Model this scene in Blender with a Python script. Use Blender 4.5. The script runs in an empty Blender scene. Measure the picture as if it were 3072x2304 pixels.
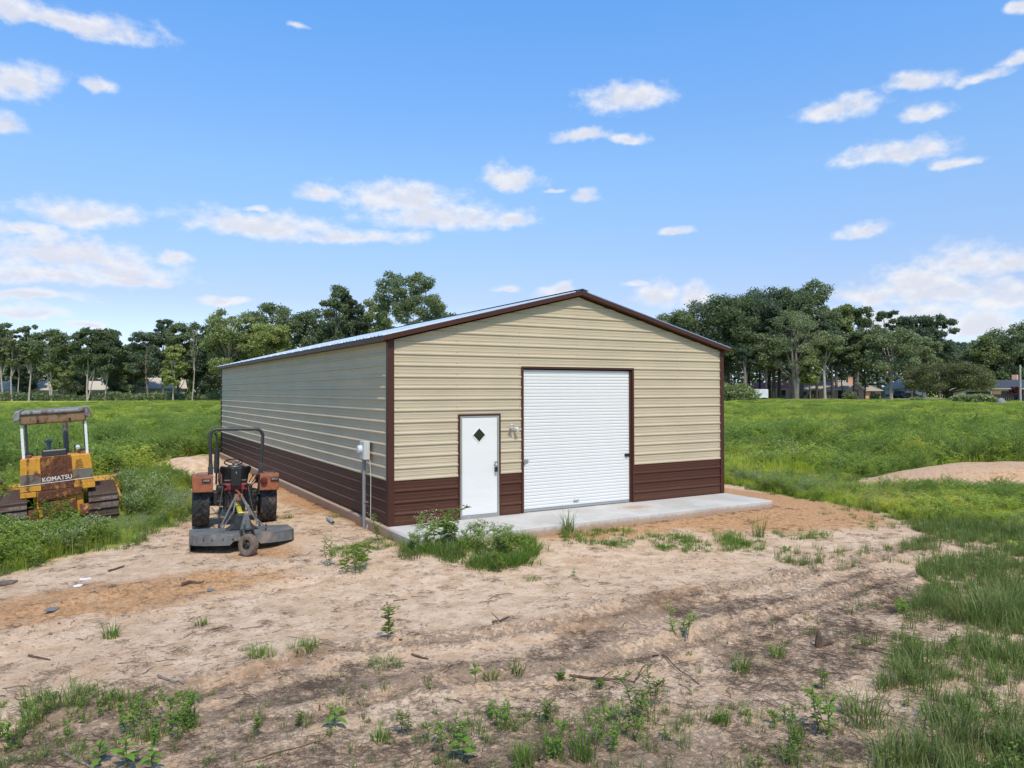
import bpy, math, random
import numpy as np
from mathutils import Vector, Matrix, Euler

R = math.radians
SC = bpy.context.scene
COL = SC.collection
random.seed(11)
RNG = np.random.default_rng(11)

# ------------------------------------------------------------------ camera
FPX, CX, CY = 2198.7, 1536.0, 1152.0            # focal length and centre of a 3072 x 2304 frame
CAM = np.array([-5.204, -13.737, 2.674])        # world: origin = near corner of the barn on the slab, +X along front wall, +Y along side wall
YAW, PITCH, ROLL = 0.52807, 0.00935, -0.00264
FW = np.array([math.sin(YAW)*math.cos(PITCH), math.cos(YAW)*math.cos(PITCH), math.sin(PITCH)])
RT = np.array([math.cos(YAW), -math.sin(YAW), 0.0]); UP = np.cross(RT, FW)
R2 = RT*math.cos(ROLL) + UP*math.sin(ROLL); U2 = -RT*math.sin(ROLL) + UP*math.cos(ROLL)
cd = bpy.data.cameras.new('camera'); cam = bpy.data.objects.new('camera', cd); COL.objects.link(cam)
cd.sensor_width = 36.0; cd.lens = 36.0*FPX/3072.0; cd.clip_start = 0.1; cd.clip_end = 9000.0
m = Matrix.Identity(4)
for i in range(3):
    m[i][0] = R2[i]; m[i][1] = U2[i]; m[i][2] = -FW[i]; m[i][3] = CAM[i]
cam.matrix_world = m
SC.camera = cam
SC.render.engine = 'CYCLES'
cy = SC.cycles; cy.max_bounces = 5; cy.diffuse_bounces = 2; cy.glossy_bounces = 2; cy.transmission_bounces = 3; cy.transparent_max_bounces = 6
cy.use_adaptive_sampling = True; cy.adaptive_threshold = 0.02; cy.use_denoising = True; cy.denoiser = 'OPENIMAGEDENOISE'; cy.caustics_reflective = False; cy.caustics_refractive = False
SC.render.resolution_x, SC.render.resolution_y = 1024, 768
def ray(px, py): return FW + R2*(px-CX)/FPX + U2*(CY-py)/FPX
def angles(px, py):
    d = ray(px, py); d = d/np.linalg.norm(d)
    return math.atan2(d[0], d[1]), math.asin(d[2])

# ------------------------------------------------------------------ light and exposure
SUN_AZ, SUN_EL = R(190.0), R(55.0)              # azimuth clockwise from +Y, so the sun stands in front of the roller door
SUN_STRENGTH, SKY_STRENGTH, EXPOSURE = 3.3, 0.118, 0.22
SC.view_settings.view_transform = 'Standard'; SC.view_settings.look = 'None'
SC.view_settings.exposure = EXPOSURE; SC.view_settings.gamma = 1.0
SC.view_settings.use_curve_mapping = False
sd = bpy.data.lights.new('sun', 'SUN'); sd.energy = SUN_STRENGTH; sd.angle = R(2.5); sd.color = (1.0, 0.90, 0.73)
so = bpy.data.objects.new('sun', sd); COL.objects.link(so)
sv = Vector((math.sin(SUN_AZ)*math.cos(SUN_EL), math.cos(SUN_AZ)*math.cos(SUN_EL), math.sin(SUN_EL)))
so.rotation_euler = sv.to_track_quat('Z', 'Y').to_euler(); so.location = (0, -30, 40)

W = bpy.data.worlds.new('World'); SC.world = W; W.use_nodes = True
def nd(nt, typ, **kw):
    n = nt.nodes.new(typ)
    for k, v in kw.items():
        if k == 'i':
            for kk, vv in v.items(): n.inputs[kk].default_value = vv
        else: setattr(n, k, v)
    return n
def math_(nt, op, a, b=None, c=None, clamp=False):
    n = nt.nodes.new('ShaderNodeMath'); n.operation = op; n.use_clamp = clamp
    for k, v in enumerate((a, b, c)):
        if v is None: continue
        if isinstance(v, (int, float)): n.inputs[k].default_value = v
        else: nt.links.new(v, n.inputs[k])
    return n.outputs[0]
def vmath(nt, op, a, b=None, c=None, out=0):
    n = nt.nodes.new('ShaderNodeVectorMath'); n.operation = op
    for k, v in enumerate((a, b, c)):
        if v is None: continue
        if isinstance(v, (tuple, list)): n.inputs[k].default_value = v
        else: nt.links.new(v, n.inputs[k])
    return n.outputs[out]
def mixc(nt, fac, a, b, blend='MIX'):
    n = nt.nodes.new('ShaderNodeMix'); n.data_type = 'RGBA'; n.blend_type = blend
    for sock, v in ((n.inputs['Factor'], fac), (n.inputs[6], a), (n.inputs[7], b)):
        if isinstance(v, (int, float)): sock.default_value = v
        elif isinstance(v, (tuple, list)): sock.default_value = tuple(v)[:3] + (1.0,)
        else: nt.links.new(v, sock)
    return n.outputs[2]
def smooth(nt, x, lo, hi):
    n = nt.nodes.new('ShaderNodeMapRange'); n.interpolation_type = 'SMOOTHSTEP'; n.clamp = True
    nt.links.new(x, n.inputs[0]); n.inputs[1].default_value = lo; n.inputs[2].default_value = hi
    return n.outputs[0]
def noise(nt, vec, scale, detail=4, rough=0.55, dist=0.0, out=0):
    n = nt.nodes.new('ShaderNodeTexNoise'); n.inputs['Scale'].default_value = scale
    n.inputs['Detail'].default_value = detail; n.inputs['Roughness'].default_value = rough; n.inputs['Distortion'].default_value = dist
    if vec is not None: nt.links.new(vec, n.inputs['Vector'])
    return n.outputs[out]

def build_world():
    nt = W.node_tree; nt.nodes.clear()
    out = nd(nt, 'ShaderNodeOutputWorld'); bg = nd(nt, 'ShaderNodeBackground', i={'Strength': SKY_STRENGTH})
    nt.links.new(bg.outputs[0], out.inputs[0])
    sky = nd(nt, 'ShaderNodeTexSky', sky_type='NISHITA', sun_disc=False, sun_elevation=SUN_EL, sun_rotation=SUN_AZ,
             altitude=60.0, air_density=1.0, dust_density=0.6, ozone_density=2.6)
    hs = nd(nt, 'ShaderNodeHueSaturation', i={'Saturation': 1.0, 'Value': 1.0, 'Hue': 0.5}); nt.links.new(sky.outputs[0], hs.inputs['Color'])
    tc = nd(nt, 'ShaderNodeTexCoord')
    sep = nd(nt, 'ShaderNodeSeparateXYZ'); nt.links.new(tc.outputs['Generated'], sep.inputs[0])
    az = math_(nt, 'ARCTAN2', sep.outputs[0], sep.outputs[1]); el = math_(nt, 'ARCSINE', sep.outputs[2])
    cb = nd(nt, 'ShaderNodeCombineXYZ'); nt.links.new(az, cb.inputs[0]); nt.links.new(el, cb.inputs[1])
    # billows: fine turbulence on the direction, stretched along the horizon
    st = vmath(nt, 'MULTIPLY', tc.outputs['Generated'], (1.0, 1.0, 1.5))
    n1 = noise(nt, st, 13.0, 3, 0.6, 0.0, out=1); off = vmath(nt, 'MULTIPLY', vmath(nt, 'SUBTRACT', n1, (0.5, 0.5, 0.5)), (0.060, 0.034, 0))
    p = vmath(nt, 'ADD', cb.outputs[0], off)
    n2 = noise(nt, st, 30.0, 6, 0.62)
    n3 = noise(nt, vmath(nt, 'ADD', st, (0.0, 0.0, 0.014)), 30.0, 3, 0.55)
    S = 3072.0/2212.0
    clouds = [(150, 48, 215, 36), (40, 30, 90, 36), (55, 178, 100, 46), (215, 190, 42, 20), (15, 272, 55, 36),
        (180, 470, 125, 34), (60, 502, 120, 26), (190, 552, 170, 36), (380, 562, 52, 20), (110, 600, 200, 28), (300, 606, 120, 16),
        (560, 490, 190, 40), (740, 512, 170, 24), (860, 430, 135, 46), (960, 475, 190, 38), (690, 422, 62, 20), (1100, 480, 60, 22),
        (1098, 385, 70, 36), (1190, 410, 34, 7), (1350, 214, 104, 44), (1262, 297, 68, 17), (1345, 303, 46, 15), (1265, 424, 38, 16),
        (1462, 508, 38, 13), (1868, 500, 50, 28), (1815, 240, 100, 32), (2000, 240, 64, 24),
        (1985, 178, 95, 24), (2130, 165, 64, 18), (2185, 132, 40, 18), (2200, 14, 36, 20), (1930, 335, 145, 32),
        (2055, 352, 66, 16), (2080, 572, 125, 46), (1975, 615, 110, 46), (2190, 575, 90, 34), (1860, 640, 100, 28), (2150, 645, 95, 44),
        (2100, 700, 170, 40), (1420, 636, 48, 36), (1512, 642, 52, 30), (1205, 632, 52, 18), (490, 652, 64, 12), (70, 672, 95, 18), (190, 702, 55, 12),
        (1375, 607, 34, 9), (648, 56, 20, 11), (560, 445, 26, 9), (1100, 625, 40, 12), (2060, 640, 190, 40), (1960, 690, 210, 34), (1760, 690, 90, 20), (90, 560, 160, 44), (250, 585, 150, 30), (60, 640, 150, 14)]
    while len(clouds) % 3: clouds.append(clouds[-1])
    ps = nd(nt, 'ShaderNodeSeparateXYZ'); nt.links.new(p, ps.inputs[0])
    spread = []
    for q in (0, 1):                                  # the same angle three times over: three clouds per vector operation
        c3 = nd(nt, 'ShaderNodeCombineXYZ'); spread.append(c3.outputs[0])
        for k in range(3): nt.links.new(ps.outputs[q], c3.inputs[k])
    d2 = None
    for k in range(0, len(clouds), 3):
        ka, oa, ke, oe = [], [], [], []
        for (x, y, rx, ry) in clouds[k:k+3]:
            a0, e0 = angles(x*S, y*S); a1, _ = angles((x+rx)*S, y*S); _, e1 = angles(x*S, (y-ry)*S)
            ka.append(1.0/abs(a1-a0)); oa.append(-a0/abs(a1-a0)); ke.append(1.0/abs(e1-e0)); oe.append(-e0/abs(e1-e0))
        u = vmath(nt, 'MULTIPLY_ADD', spread[0], tuple(ka), tuple(oa)); w = vmath(nt, 'MULTIPLY_ADD', spread[1], tuple(ke), tuple(oe))
        w = vmath(nt, 'MAXIMUM', w, vmath(nt, 'MULTIPLY', w, (-1.45, -1.45, -1.45)))          # flatter below than above
        q2 = vmath(nt, 'MULTIPLY_ADD', w, w, vmath(nt, 'MULTIPLY', u, u))
        d2 = q2 if d2 is None else vmath(nt, 'MINIMUM', d2, q2)
    ds3 = nd(nt, 'ShaderNodeSeparateXYZ'); nt.links.new(d2, ds3.inputs[0])
    d = math_(nt, 'SQRT', math_(nt, 'MINIMUM', math_(nt, 'MINIMUM', ds3.outputs[0], ds3.outputs[1]), ds3.outputs[2]))
    # the rest of the sky: scattered fair-weather clouds of the same kind outside the part that is mapped above
    zc = math_(nt, 'MAXIMUM', sep.outputs[2], 0.05)
    pl = nd(nt, 'ShaderNodeCombineXYZ')
    nt.links.new(math_(nt, 'DIVIDE', sep.outputs[0], zc), pl.inputs[0]); nt.links.new(math_(nt, 'DIVIDE', sep.outputs[1], zc), pl.inputs[1])
    g = noise(nt, pl.outputs[0], 1.7, 3, 0.55)
    gen = math_(nt, 'MULTIPLY_ADD', g, -9.0, 6.6)
    fwd = vmath(nt, 'DOT_PRODUCT', tc.outputs['Generated'], tuple(FW), out=1)
    inside = smooth(nt, fwd, 0.68, 0.76)
    gen = math_(nt, 'ADD', gen, math_(nt, 'MULTIPLY', inside, 6.0))
    d = math_(nt, 'MINIMUM', d, gen)
    dens = math_(nt, 'ADD', math_(nt, 'SUBTRACT', 1.27, d), math_(nt, 'MULTIPLY', math_(nt, 'SUBTRACT', n2, 0.5), 2.0))
    alpha = smooth(nt, dens, 0.0, 1.1)
    alpha = math_(nt, 'MULTIPLY', alpha, 0.93)
    alpha = math_(nt, 'MULTIPLY', alpha, smooth(nt, sep.outputs[2], 0.0, 0.05))
    core = smooth(nt, math_(nt, 'ADD', dens, math_(nt, 'MULTIPLY', math_(nt, 'SUBTRACT', n3, n2), 2.6)), 0.35, 1.30)
    k = 1.0
    white = (6.7, 6.75, 6.95); grey = (5.5, 5.65, 6.35)
    cc = mixc(nt, core, white, grey)
    cr = nd(nt, 'ShaderNodeValToRGB'); el_ = cr.color_ramp.elements            # colour balance of the clear sky from horizon to zenith
    stops = SKY_TINT
    while len(el_) < len(stops): el_.new(0.5)
    for e, (pos, col) in zip(el_, stops): e.position = pos; e.color = tuple(c*0.4 for c in col) + (1.0,)
    nt.links.new(sep.outputs[2], cr.inputs[0])
    skyc = vmath(nt, 'MULTIPLY', vmath(nt, 'MULTIPLY', hs.outputs[0], cr.outputs[0]), (2.5, 2.5, 2.5))
    fin = mixc(nt, alpha, skyc, cc)
    nt.links.new(fin, bg.inputs[0])
SKY_TINT = [(0.0, (1.05, 1.35, 2.35)), (0.04, (1.12, 1.16, 1.5)), (0.12, (1.07, 0.99, 1.12)), (0.28, (1.22, 1.42, 1.55)), (0.47, (1.02, 1.62, 2.05)), (1.0, (1.02, 1.62, 2.05))]
build_world()
# ------------------------------------------------------------------ materials
MAT = {}
def newmat(name):
    m = bpy.data.materials.new(name); m.use_nodes = True
    nt = m.node_tree; b = nt.nodes['Principled BSDF']; MAT[name] = m
    return m, nt, b
def simple(name, col, rough=0.6, metal=0.0, var=0.12, scale=6.0, dirt=None, dirt_amt=0.5, dirt_scale=3.0, bump=0.0, bump_scale=40.0, spec=None, coord='Object'):
    m, nt, b = newmat(name)
    tc = nd(nt, 'ShaderNodeTexCoord'); v = tc.outputs[coord]
    n = noise(nt, v, scale, 5, 0.6)
    lo = tuple(c*(1-var) for c in col); hi = tuple(min(1, c*(1+var)) for c in col)
    c = mixc(nt, smooth(nt, n, 0.3, 0.7), lo, hi)
    r = None
    if dirt:
        n2 = noise(nt, v, dirt_scale, 8, 0.68, 0.4)
        f = smooth(nt, n2, 1.0-dirt_amt-0.08, 1.0-dirt_amt+0.10)
        c = mixc(nt, f, c, dirt)
        r = math_(nt, 'MULTIPLY_ADD', f, (0.9-rough)*0.8, rough)
    nt.links.new(c, b.inputs['Base Color'])
    b.inputs['Metallic'].default_value = metal
    if r is None: r = math_(nt, 'MULTIPLY_ADD', n, 0.16, rough-0.08)
    nt.links.new(r, b.inputs['Roughness'])
    if spec is not None: b.inputs['Specular IOR Level'].default_value = spec
    if bump:
        bp = nd(nt, 'ShaderNodeBump', i={'Strength': 0.6, 'Distance': bump}); nt.links.new(noise(nt, v, bump_scale, 4, 0.6), bp.inputs['Height'])
        nt.links.new(bp.outputs[0], b.inputs['Normal'])
    return m
def leafmat(name, dark, light, accent=None, acc_amt=0.0, trans=0.35, patch=0.0, patch_col=None, patch_scale=0.06):
    m, nt, b = newmat(name)
    oi = nd(nt, 'ShaderNodeObjectInfo'); at = nd(nt, 'ShaderNodeAttribute', attribute_name='rnd'); ge = nd(nt, 'ShaderNodeNewGeometry')
    f = math_(nt, 'ADD', math_(nt, 'MULTIPLY', at.outputs['Fac'], 0.6), math_(nt, 'MULTIPLY', oi.outputs['Random'], 0.4))
    c = mixc(nt, f, dark, light)
    if accent:
        n = noise(nt, ge.outputs['Position'], 0.22, 5, 0.65)
        c = mixc(nt, math_(nt, 'MULTIPLY', smooth(nt, n, 0.5, 0.68), acc_amt), c, accent)
    if patch_col:
        n = noise(nt, ge.outputs['Position'], patch_scale, 3, 0.6)
        c = mixc(nt, math_(nt, 'MULTIPLY', smooth(nt, n, 0.42, 0.62), patch), c, patch_col)
    nt.links.new(c, b.inputs['Base Color']); b.inputs['Roughness'].default_value = 0.6; b.inputs['Specular IOR Level'].default_value = 0.25
    tr = nd(nt, 'ShaderNodeBsdfTranslucent'); nt.links.new(mixc(nt, 1.0, c, (1.3, 1.35, 0.6), 'MULTIPLY'), tr.inputs['Color'])
    mx = nd(nt, 'ShaderNodeMixShader', i={0: trans}); nt.links.new(b.outputs[0], mx.inputs[1]); nt.links.new(tr.outputs[0], mx.inputs[2])
    nt.links.new(mx.outputs[0], nt.nodes['Material Output'].inputs[0])
    return m

# ------------------------------------------------------------------ object helpers
def link(o, parent=None):
    COL.objects.link(o)
    if parent is not None: o.parent = parent
    return o
def tag(o, label=None, cat=None, group=None, kind=None):
    if label: o['label'] = label
    if cat: o['category'] = cat
    if group: o['group'] = group
    if kind: o['kind'] = kind
    return o
def thing(name, label, cat, loc=(0, 0, 0), rz=0.0, group=None, rot=None, scale=1.0):
    o = bpy.data.objects.new(name, None); o.empty_display_size = 0.2
    o.location = loc; o.rotation_euler = rot if rot else (0, 0, rz); o.scale = (scale,)*3
    link(o); return tag(o, label, cat, group)
def obj_of(name, me, parent=None):
    return link(bpy.data.objects.new(name, me), parent)
def mesh_np(name, v, f, mat=None, rnd=None, smooth_=False):
    v = np.asarray(v, dtype=np.float32); f = np.asarray(f, dtype=np.int32); k = f.shape[1]
    me = bpy.data.meshes.new(name)
    me.vertices.add(len(v)); me.vertices.foreach_set('co', v.ravel())
    me.loops.add(f.size); me.loops.foreach_set('vertex_index', f.ravel())
    me.polygons.add(len(f)); me.polygons.foreach_set('loop_start', np.arange(0, f.size, k, dtype=np.int32))
    if rnd is not None:
        a = me.attributes.new('rnd', 'FLOAT', 'FACE'); a.data.foreach_set('value', np.asarray(rnd, dtype=np.float32))
    me.update(calc_edges=True)
    if smooth_: me.polygons.foreach_set('use_smooth', np.ones(len(f), dtype=bool))
    if mat: me.materials.append(mat)
    return me

class MB:
    def __init__(s): s.v = []; s.f = []
    def add(s, vs, fs, M=None):
        o = len(s.v)
        s.v += [tuple(M @ Vector(p)) if M is not None else tuple(p) for p in vs]
        s.f += [tuple(i+o for i in f) for f in fs]; return s
    def box(s, c, d, rot=None):
        x, y, z = (q/2 for q in d)
        M = Matrix.Translation(c) @ (Euler(rot).to_matrix().to_4x4() if rot else Matrix.Identity(4))
        vs = [(-x,-y,-z),(x,-y,-z),(x,y,-z),(-x,y,-z),(-x,-y,z),(x,-y,z),(x,y,z),(-x,y,z)]
        return s.add(vs, [(0,3,2,1),(4,5,6,7),(0,1,5,4),(1,2,6,5),(2,3,7,6),(3,0,4,7)], M)
    def box2(s, a, b): return s.box([(p+q)/2 for p, q in zip(a, b)], [abs(q-p) for p, q in zip(a, b)])
    def tube(s, pts, r, n=8, caps=True):
        pts = [Vector(p) for p in pts]; rs = r if isinstance(r, (list, tuple)) else [r]*len(pts)
        t0 = (pts[1]-pts[0]).normalized(); u = t0.orthogonal().normalized(); vs = []; fs = []
        for i, p in enumerate(pts):
            t = (pts[min(i+1, len(pts)-1)] - pts[max(i-1, 0)]).normalized()
            u = (u - t*u.dot(t)).normalized(); w = t.cross(u)
            for k in range(n):
                a = 2*math.pi*k/n; vs.append(p + (u*math.cos(a) + w*math.sin(a))*rs[i])
        for i in range(len(pts)-1):
            for k in range(n): fs.append((i*n+k, i*n+(k+1) % n, (i+1)*n+(k+1) % n, (i+1)*n+k))
        if caps: fs.append(tuple(range(n))[::-1]); fs.append(tuple(range((len(pts)-1)*n, len(pts)*n)))
        return s.add(vs, fs)
    def cyl(s, a, b, r, r2=None, n=14): return s.tube([a, b], [r, r if r2 is None else r2], n)
    def lathe(s, prof, c=(0,0,0), axis='Z', n=20):
        M = Matrix.Translation(c) @ {'Z': Matrix.Identity(4), 'X': Matrix.Rotation(R(90), 4, 'Y'), 'Y': Matrix.Rotation(R(-90), 4, 'X')}[axis]
        vs = []; fs = []; k = len(prof)
        for j in range(n):
            a = 2*math.pi*j/n
            for r, z in prof: vs.append((r*math.cos(a), r*math.sin(a), z))
        for j in range(n):
            for i in range(k-1): fs.append((j*k+i, ((j+1) % n)*k+i, ((j+1) % n)*k+i+1, j*k+i+1))
        return s.add(vs, fs, M)
    def prism(s, poly, h0, h1, M=None):
        n = len(poly); vs = [(a, b, h0) for a, b in poly] + [(a, b, h1) for a, b in poly]
        fs = [tuple(range(n))[::-1], tuple(range(n, 2*n))] + [(i, (i+1) % n, n+(i+1) % n, n+i) for i in range(n)]
        return s.add(vs, fs, M)
    def quad(s, *p): return s.add(p, [tuple(range(len(p)))])
    def mesh(s, name, mat, smooth_=False, ang=35):
        me = bpy.data.meshes.new(name); me.from_pydata(s.v, [], s.f); me.materials.append(mat)
        if smooth_:
            me.polygons.foreach_set('use_smooth', np.ones(len(me.polygons), dtype=bool)); me.set_sharp_from_angle(angle=R(ang))
        me.update(); return me
    def build(s, name, mat, parent=None, smooth_=False, bevel=0.0, ang=35):
        o = obj_of(name, s.mesh(name, MAT[mat] if isinstance(mat, str) else mat, smooth_, ang), parent)
        if bevel:
            b = o.modifiers.new('bevel', 'BEVEL'); b.width = bevel; b.segments = 2; b.limit_method = 'ANGLE'; b.angle_limit = R(40)
        return o
XZ = Matrix(((1,0,0,0),(0,0,1,0),(0,1,0,0),(0,0,0,1)))      # prism drawn in x,z and pushed along y
YZ = Matrix(((0,0,1,0),(1,0,0,0),(0,1,0,0),(0,0,0,1)))      # prism drawn in y,z and pushed along x
def copy_tree(o, parent=None):
    c = o.copy(); COL.objects.link(c); c.parent = parent
    for ch in o.children: copy_tree(ch, c)
    return c

# ------------------------------------------------------------------ noise and terrain
def _h(ix, iy, s):
    n = (ix.astype(np.int64)*374761393 + iy.astype(np.int64)*668265263 + s*974711) & 0x7fffffff
    n = (n ^ (n >> 13))*1274126177 & 0x7fffffff
    return ((n ^ (n >> 16)) & 0xffff)/65535.0
def vnoise(x, y, s=0):
    ix, iy = np.floor(x), np.floor(y); fx, fy = x-ix, y-iy
    fx = fx*fx*(3-2*fx); fy = fy*fy*(3-2*fy); ix = ix.astype(np.int64); iy = iy.astype(np.int64)
    a, b, c, d = _h(ix, iy, s), _h(ix+1, iy, s), _h(ix, iy+1, s), _h(ix+1, iy+1, s)
    return (a*(1-fx)+b*fx)*(1-fy) + (c*(1-fx)+d*fx)*fy
def fbm(x, y, s=0, o=4):
    t = 0; a = 0.5
    for i in range(o): t = t + a*vnoise(x*2**i+i*17.3, y*2**i-i*9.1, s+i); a *= 0.5
    return t/(1-0.5**o)
def sstep(x, a, b):
    t = np.clip((x-a)/(b-a), 0, 1); return t*t*(3-2*t)
BW, BL = 9.144, 20.48
SLAB = (-0.12, 9.20, -1.55, 20.62)               # x0 x1 y0 y1 of the concrete
def flat(px, py, z=-0.24):
    d = ray(px, py); return (CAM + d*(z-CAM[2])/d[2])[:2]
DS = 3072.0/2212.0
def poly(pts, z=-0.24): return np.array([flat(a*DS, b*DS, z) for a, b in pts])
def inpoly(P, x, y):
    c = np.zeros(x.shape, dtype=bool); n = len(P)
    for i in range(n):
        x1, y1 = P[i]; x2, y2 = P[(i+1) % n]
        if y1 == y2: continue
        c ^= ((y1 > y) != (y2 > y)) & (x < (x2-x1)*(y-y1)/(y2-y1)+x1)
    return c
def soft(P, x, y, warp=0.5, blur=0.35, s=0):
    wx = x + warp*(fbm(x*0.9, y*0.9, 40+s)-0.5)*2; wy = y + warp*(fbm(x*0.9, y*0.9, 60+s)-0.5)*2
    t = 0
    for dx, dy in ((0,0),(1,0.2),(-1,-0.3),(0.2,1),(-0.3,-1),(0.6,-0.6),(-0.6,0.7)):
        t = t + inpoly(P, wx+dx*blur, wy+dy*blur)
    return t/7.0
# outline of the bare soil around the barn (world metres)
_a = poly([(-700,1290),(0,1236),(90,1216),(150,1197),(215,1182),(290,1168),(350,1142),(405,1106),(410,1062),(396,1036),(335,1014),(400,998),(445,990),(478,980)])
_b = np.array([(-1.2, 21.0), (-1.0, 22.6), (10.4, 22.6), (10.8, 8.0)])
_c = poly([(1590,1048),(1700,1068),(1800,1085),(1900,1103),(1960,1130),(2040,1150),(2120,1168),(2260,1200),(2420,1260),(2450,1420),(2350,1700),(2300,2300),(-200,2300),(-1500,1700)])
DIRT = np.vstack([_a, _b, _c])
ORANGE = [poly(q) for q in (
    [(-300,1330),(0,1296),(200,1258),(430,1236),(600,1222),(660,1240),(530,1268),(380,1306),(200,1342),(0,1378),(-300,1420)],
    [(640,1100),(830,1170),(880,1200),(1100,1185),(1480,1155),(1700,1150),(1950,1140),(1880,1095),(1600,1055),(1560,1050),(1200,1130),(840,1135),(600,1030),(330,1000),(420,985)],
    [(420,1462),(560,1440),(720,1395),(735,1408),(600,1462),(470,1500)],
    [(1180,1345),(1350,1300),(1550,1268),(1600,1285),(1400,1325),(1250,1365)],
    [(520,1185),(640,1180),(700,1200),(560,1212)])]
DARK = [poly(q) for q in (
    [(0,1500),(200,1485),(420,1500),(700,1440),(1000,1420),(1200,1380),(1450,1290),(1600,1275),(1640,1300),(1500,1340),(1350,1400),(1500,1440),(1300,1480),(900,1500),(600,1560),(300,1620),(0,1660)],
    [(1550,1300),(1750,1250),(1960,1235),(2050,1300),(1950,1420),(1800,1440),(1650,1500),(1500,1480),(1480,1380)],
    [(0,1560),(700,1540),(1500,1520),(1900,1560),(1900,2000),(0,2000)])]  # last outline: strip of darker ground colour nearest the camera
RUTS = [poly(q) for q in (
    [(-100,1585),(300,1525),(560,1452),(730,1400),(1000,1375),(1200,1345),(1400,1300),(1600,1268),(1850,1215),(2000,1180)],
    [(600,1560),(900,1480),(1250,1440),(1500,1380),(1700,1320),(1950,1240)],
    [(-50,1350),(200,1300),(430,1255),(620,1228)],
    [(-50,1400),(250,1330),(500,1285),(700,1255)])]
def seg_dist(P, x, y):
    d = np.full(x.shape, 1e9)
    for i in range(len(P)-1):
        ax, ay = P[i]; bx, by = P[i+1]; vx, vy = bx-ax, by-ay
        t = np.clip(((x-ax)*vx+(y-ay)*vy)/(vx*vx+vy*vy), 0, 1)
        d = np.minimum(d, np.hypot(x-ax-t*vx, y-ay-t*vy))
    return d
MOUND_R = flat(3030*1.0, 1432.0, -0.1)            # low heap of spread sand right of the barn
def ground(x, y):
    x = np.asarray(x, dtype=float); y = np.asarray(y, dtype=float)
    r = np.hypot(x-CAM[0], y-CAM[1])
    dx = np.maximum(np.maximum(SLAB[0]-x, x-SLAB[1]), 0); dy = np.maximum(np.maximum(SLAB[2]-y, y-SLAB[3]), 0); ds = np.hypot(dx, dy)
    z = -0.27 + 0.13*(1-sstep(ds, 0.2, 3.0)) + 0.87*sstep(r, 45, 170)
    near = 1-sstep(r, 22, 60)
    z = z + near*(0.10*(fbm(x*0.35, y*0.35, 3)-0.5)*sstep(ds, 0.3, 2.5) + 0.035*(fbm(x*1.7, y*1.7, 7, 3)-0.5)) + 0.35*(1-near)*(fbm(x*0.06, y*0.06, 5, 3)-0.5)*(1-sstep(r, 120, 165))
    vn = r < 16
    if vn.any():
        for k, P in enumerate(RUTS):
            d = seg_dist(P, x, y) + 0.25*(vnoise(x*1.2, y*1.2, 31+k)-0.5)
            a = (0.4+0.9*vnoise(x*0.8, y*0.8, 51+k))
            z = z + vn*a*(0.085*np.exp(-((d-0.22)/0.11)**2) - 0.06*np.exp(-(d/0.15)**2))*(0.6+0.8*vnoise(x*7, y*7, 71+k))
    # heaps: sand right of the barn, clay left of the side wall
    ca, sa = math.cos(0.32), math.sin(0.32)
    u = (x-MOUND_R[0])*ca - (y-MOUND_R[1])*sa; v = (x-MOUND_R[0])*sa + (y-MOUND_R[1])*ca
    q = np.hypot(u/6.6, v/2.9) + 0.25*(fbm(x*0.5, y*0.5, 9)-0.5)
    z = z + 0.56*(1-sstep(q, 0.30, 1.0))
    mx, my = flat(575, 1394, 0.0); q = np.hypot((x-mx)/2.3, (y-my)/2.4) + 0.3*(fbm(x*0.9, y*0.9, 19)-0.5)
    z = z + 0.46*(1-sstep(q, 0.2, 1.0))
    # soil packed against the slab edge never covers it
    ins = (x > SLAB[0]-0.06) & (x < SLAB[1]+0.06) & (y > SLAB[2]-0.06) & (y < SLAB[3]+0.06)
    z = np.where(ins, -0.35, np.where(ds < 1.2, np.minimum(z, -0.05), z))
    return z
def gz(x, y): return float(ground(np.array([x]), np.array([y]))[0])
def on_ground(px, py):                            # point of the terrain seen at a place in the frame
    d = ray(px, py); t0 = -(CAM[2]+0.24)/d[2]; t = t0*np.linspace(0.55, 1.12, 160)
    P = CAM[None, :] + t[:, None]*d[None, :]; k = np.argmax(P[:, 2] <= ground(P[:, 0], P[:, 1]))
    return P[k].copy()
def at_depth(px, D):
    d = ray(px, 1172.0); p = CAM + d*D; return np.array([p[0], p[1], gz(p[0], p[1])])
def mound_mask(x, y):
    ca, sa = math.cos(0.32), math.sin(0.32)
    u = (x-MOUND_R[0])*ca - (y-MOUND_R[1])*sa; v = (x-MOUND_R[0])*sa + (y-MOUND_R[1])*ca
    return 1-sstep(np.hypot(u/6.6, v/2.9) + 0.25*(fbm(x*0.5, y*0.5, 9)-0.5), 0.72, 1.0)
def dirt_mask(x, y):
    r = np.hypot(x-CAM[0], y-CAM[1])
    m = np.zeros(x.shape); k = r < 60
    if k.any(): m[k] = soft(DIRT, x[k], y[k], 0.45, 0.3)
    mx, my = flat(575, 1394, 0.0); q = np.hypot((x-mx)/2.3, (y-my)/2.4) + 0.3*(fbm(x*0.9, y*0.9, 19)-0.5)
    return np.maximum(np.maximum(m, 1-sstep(q, 0.75, 1.0)), mound_mask(x, y))
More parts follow.
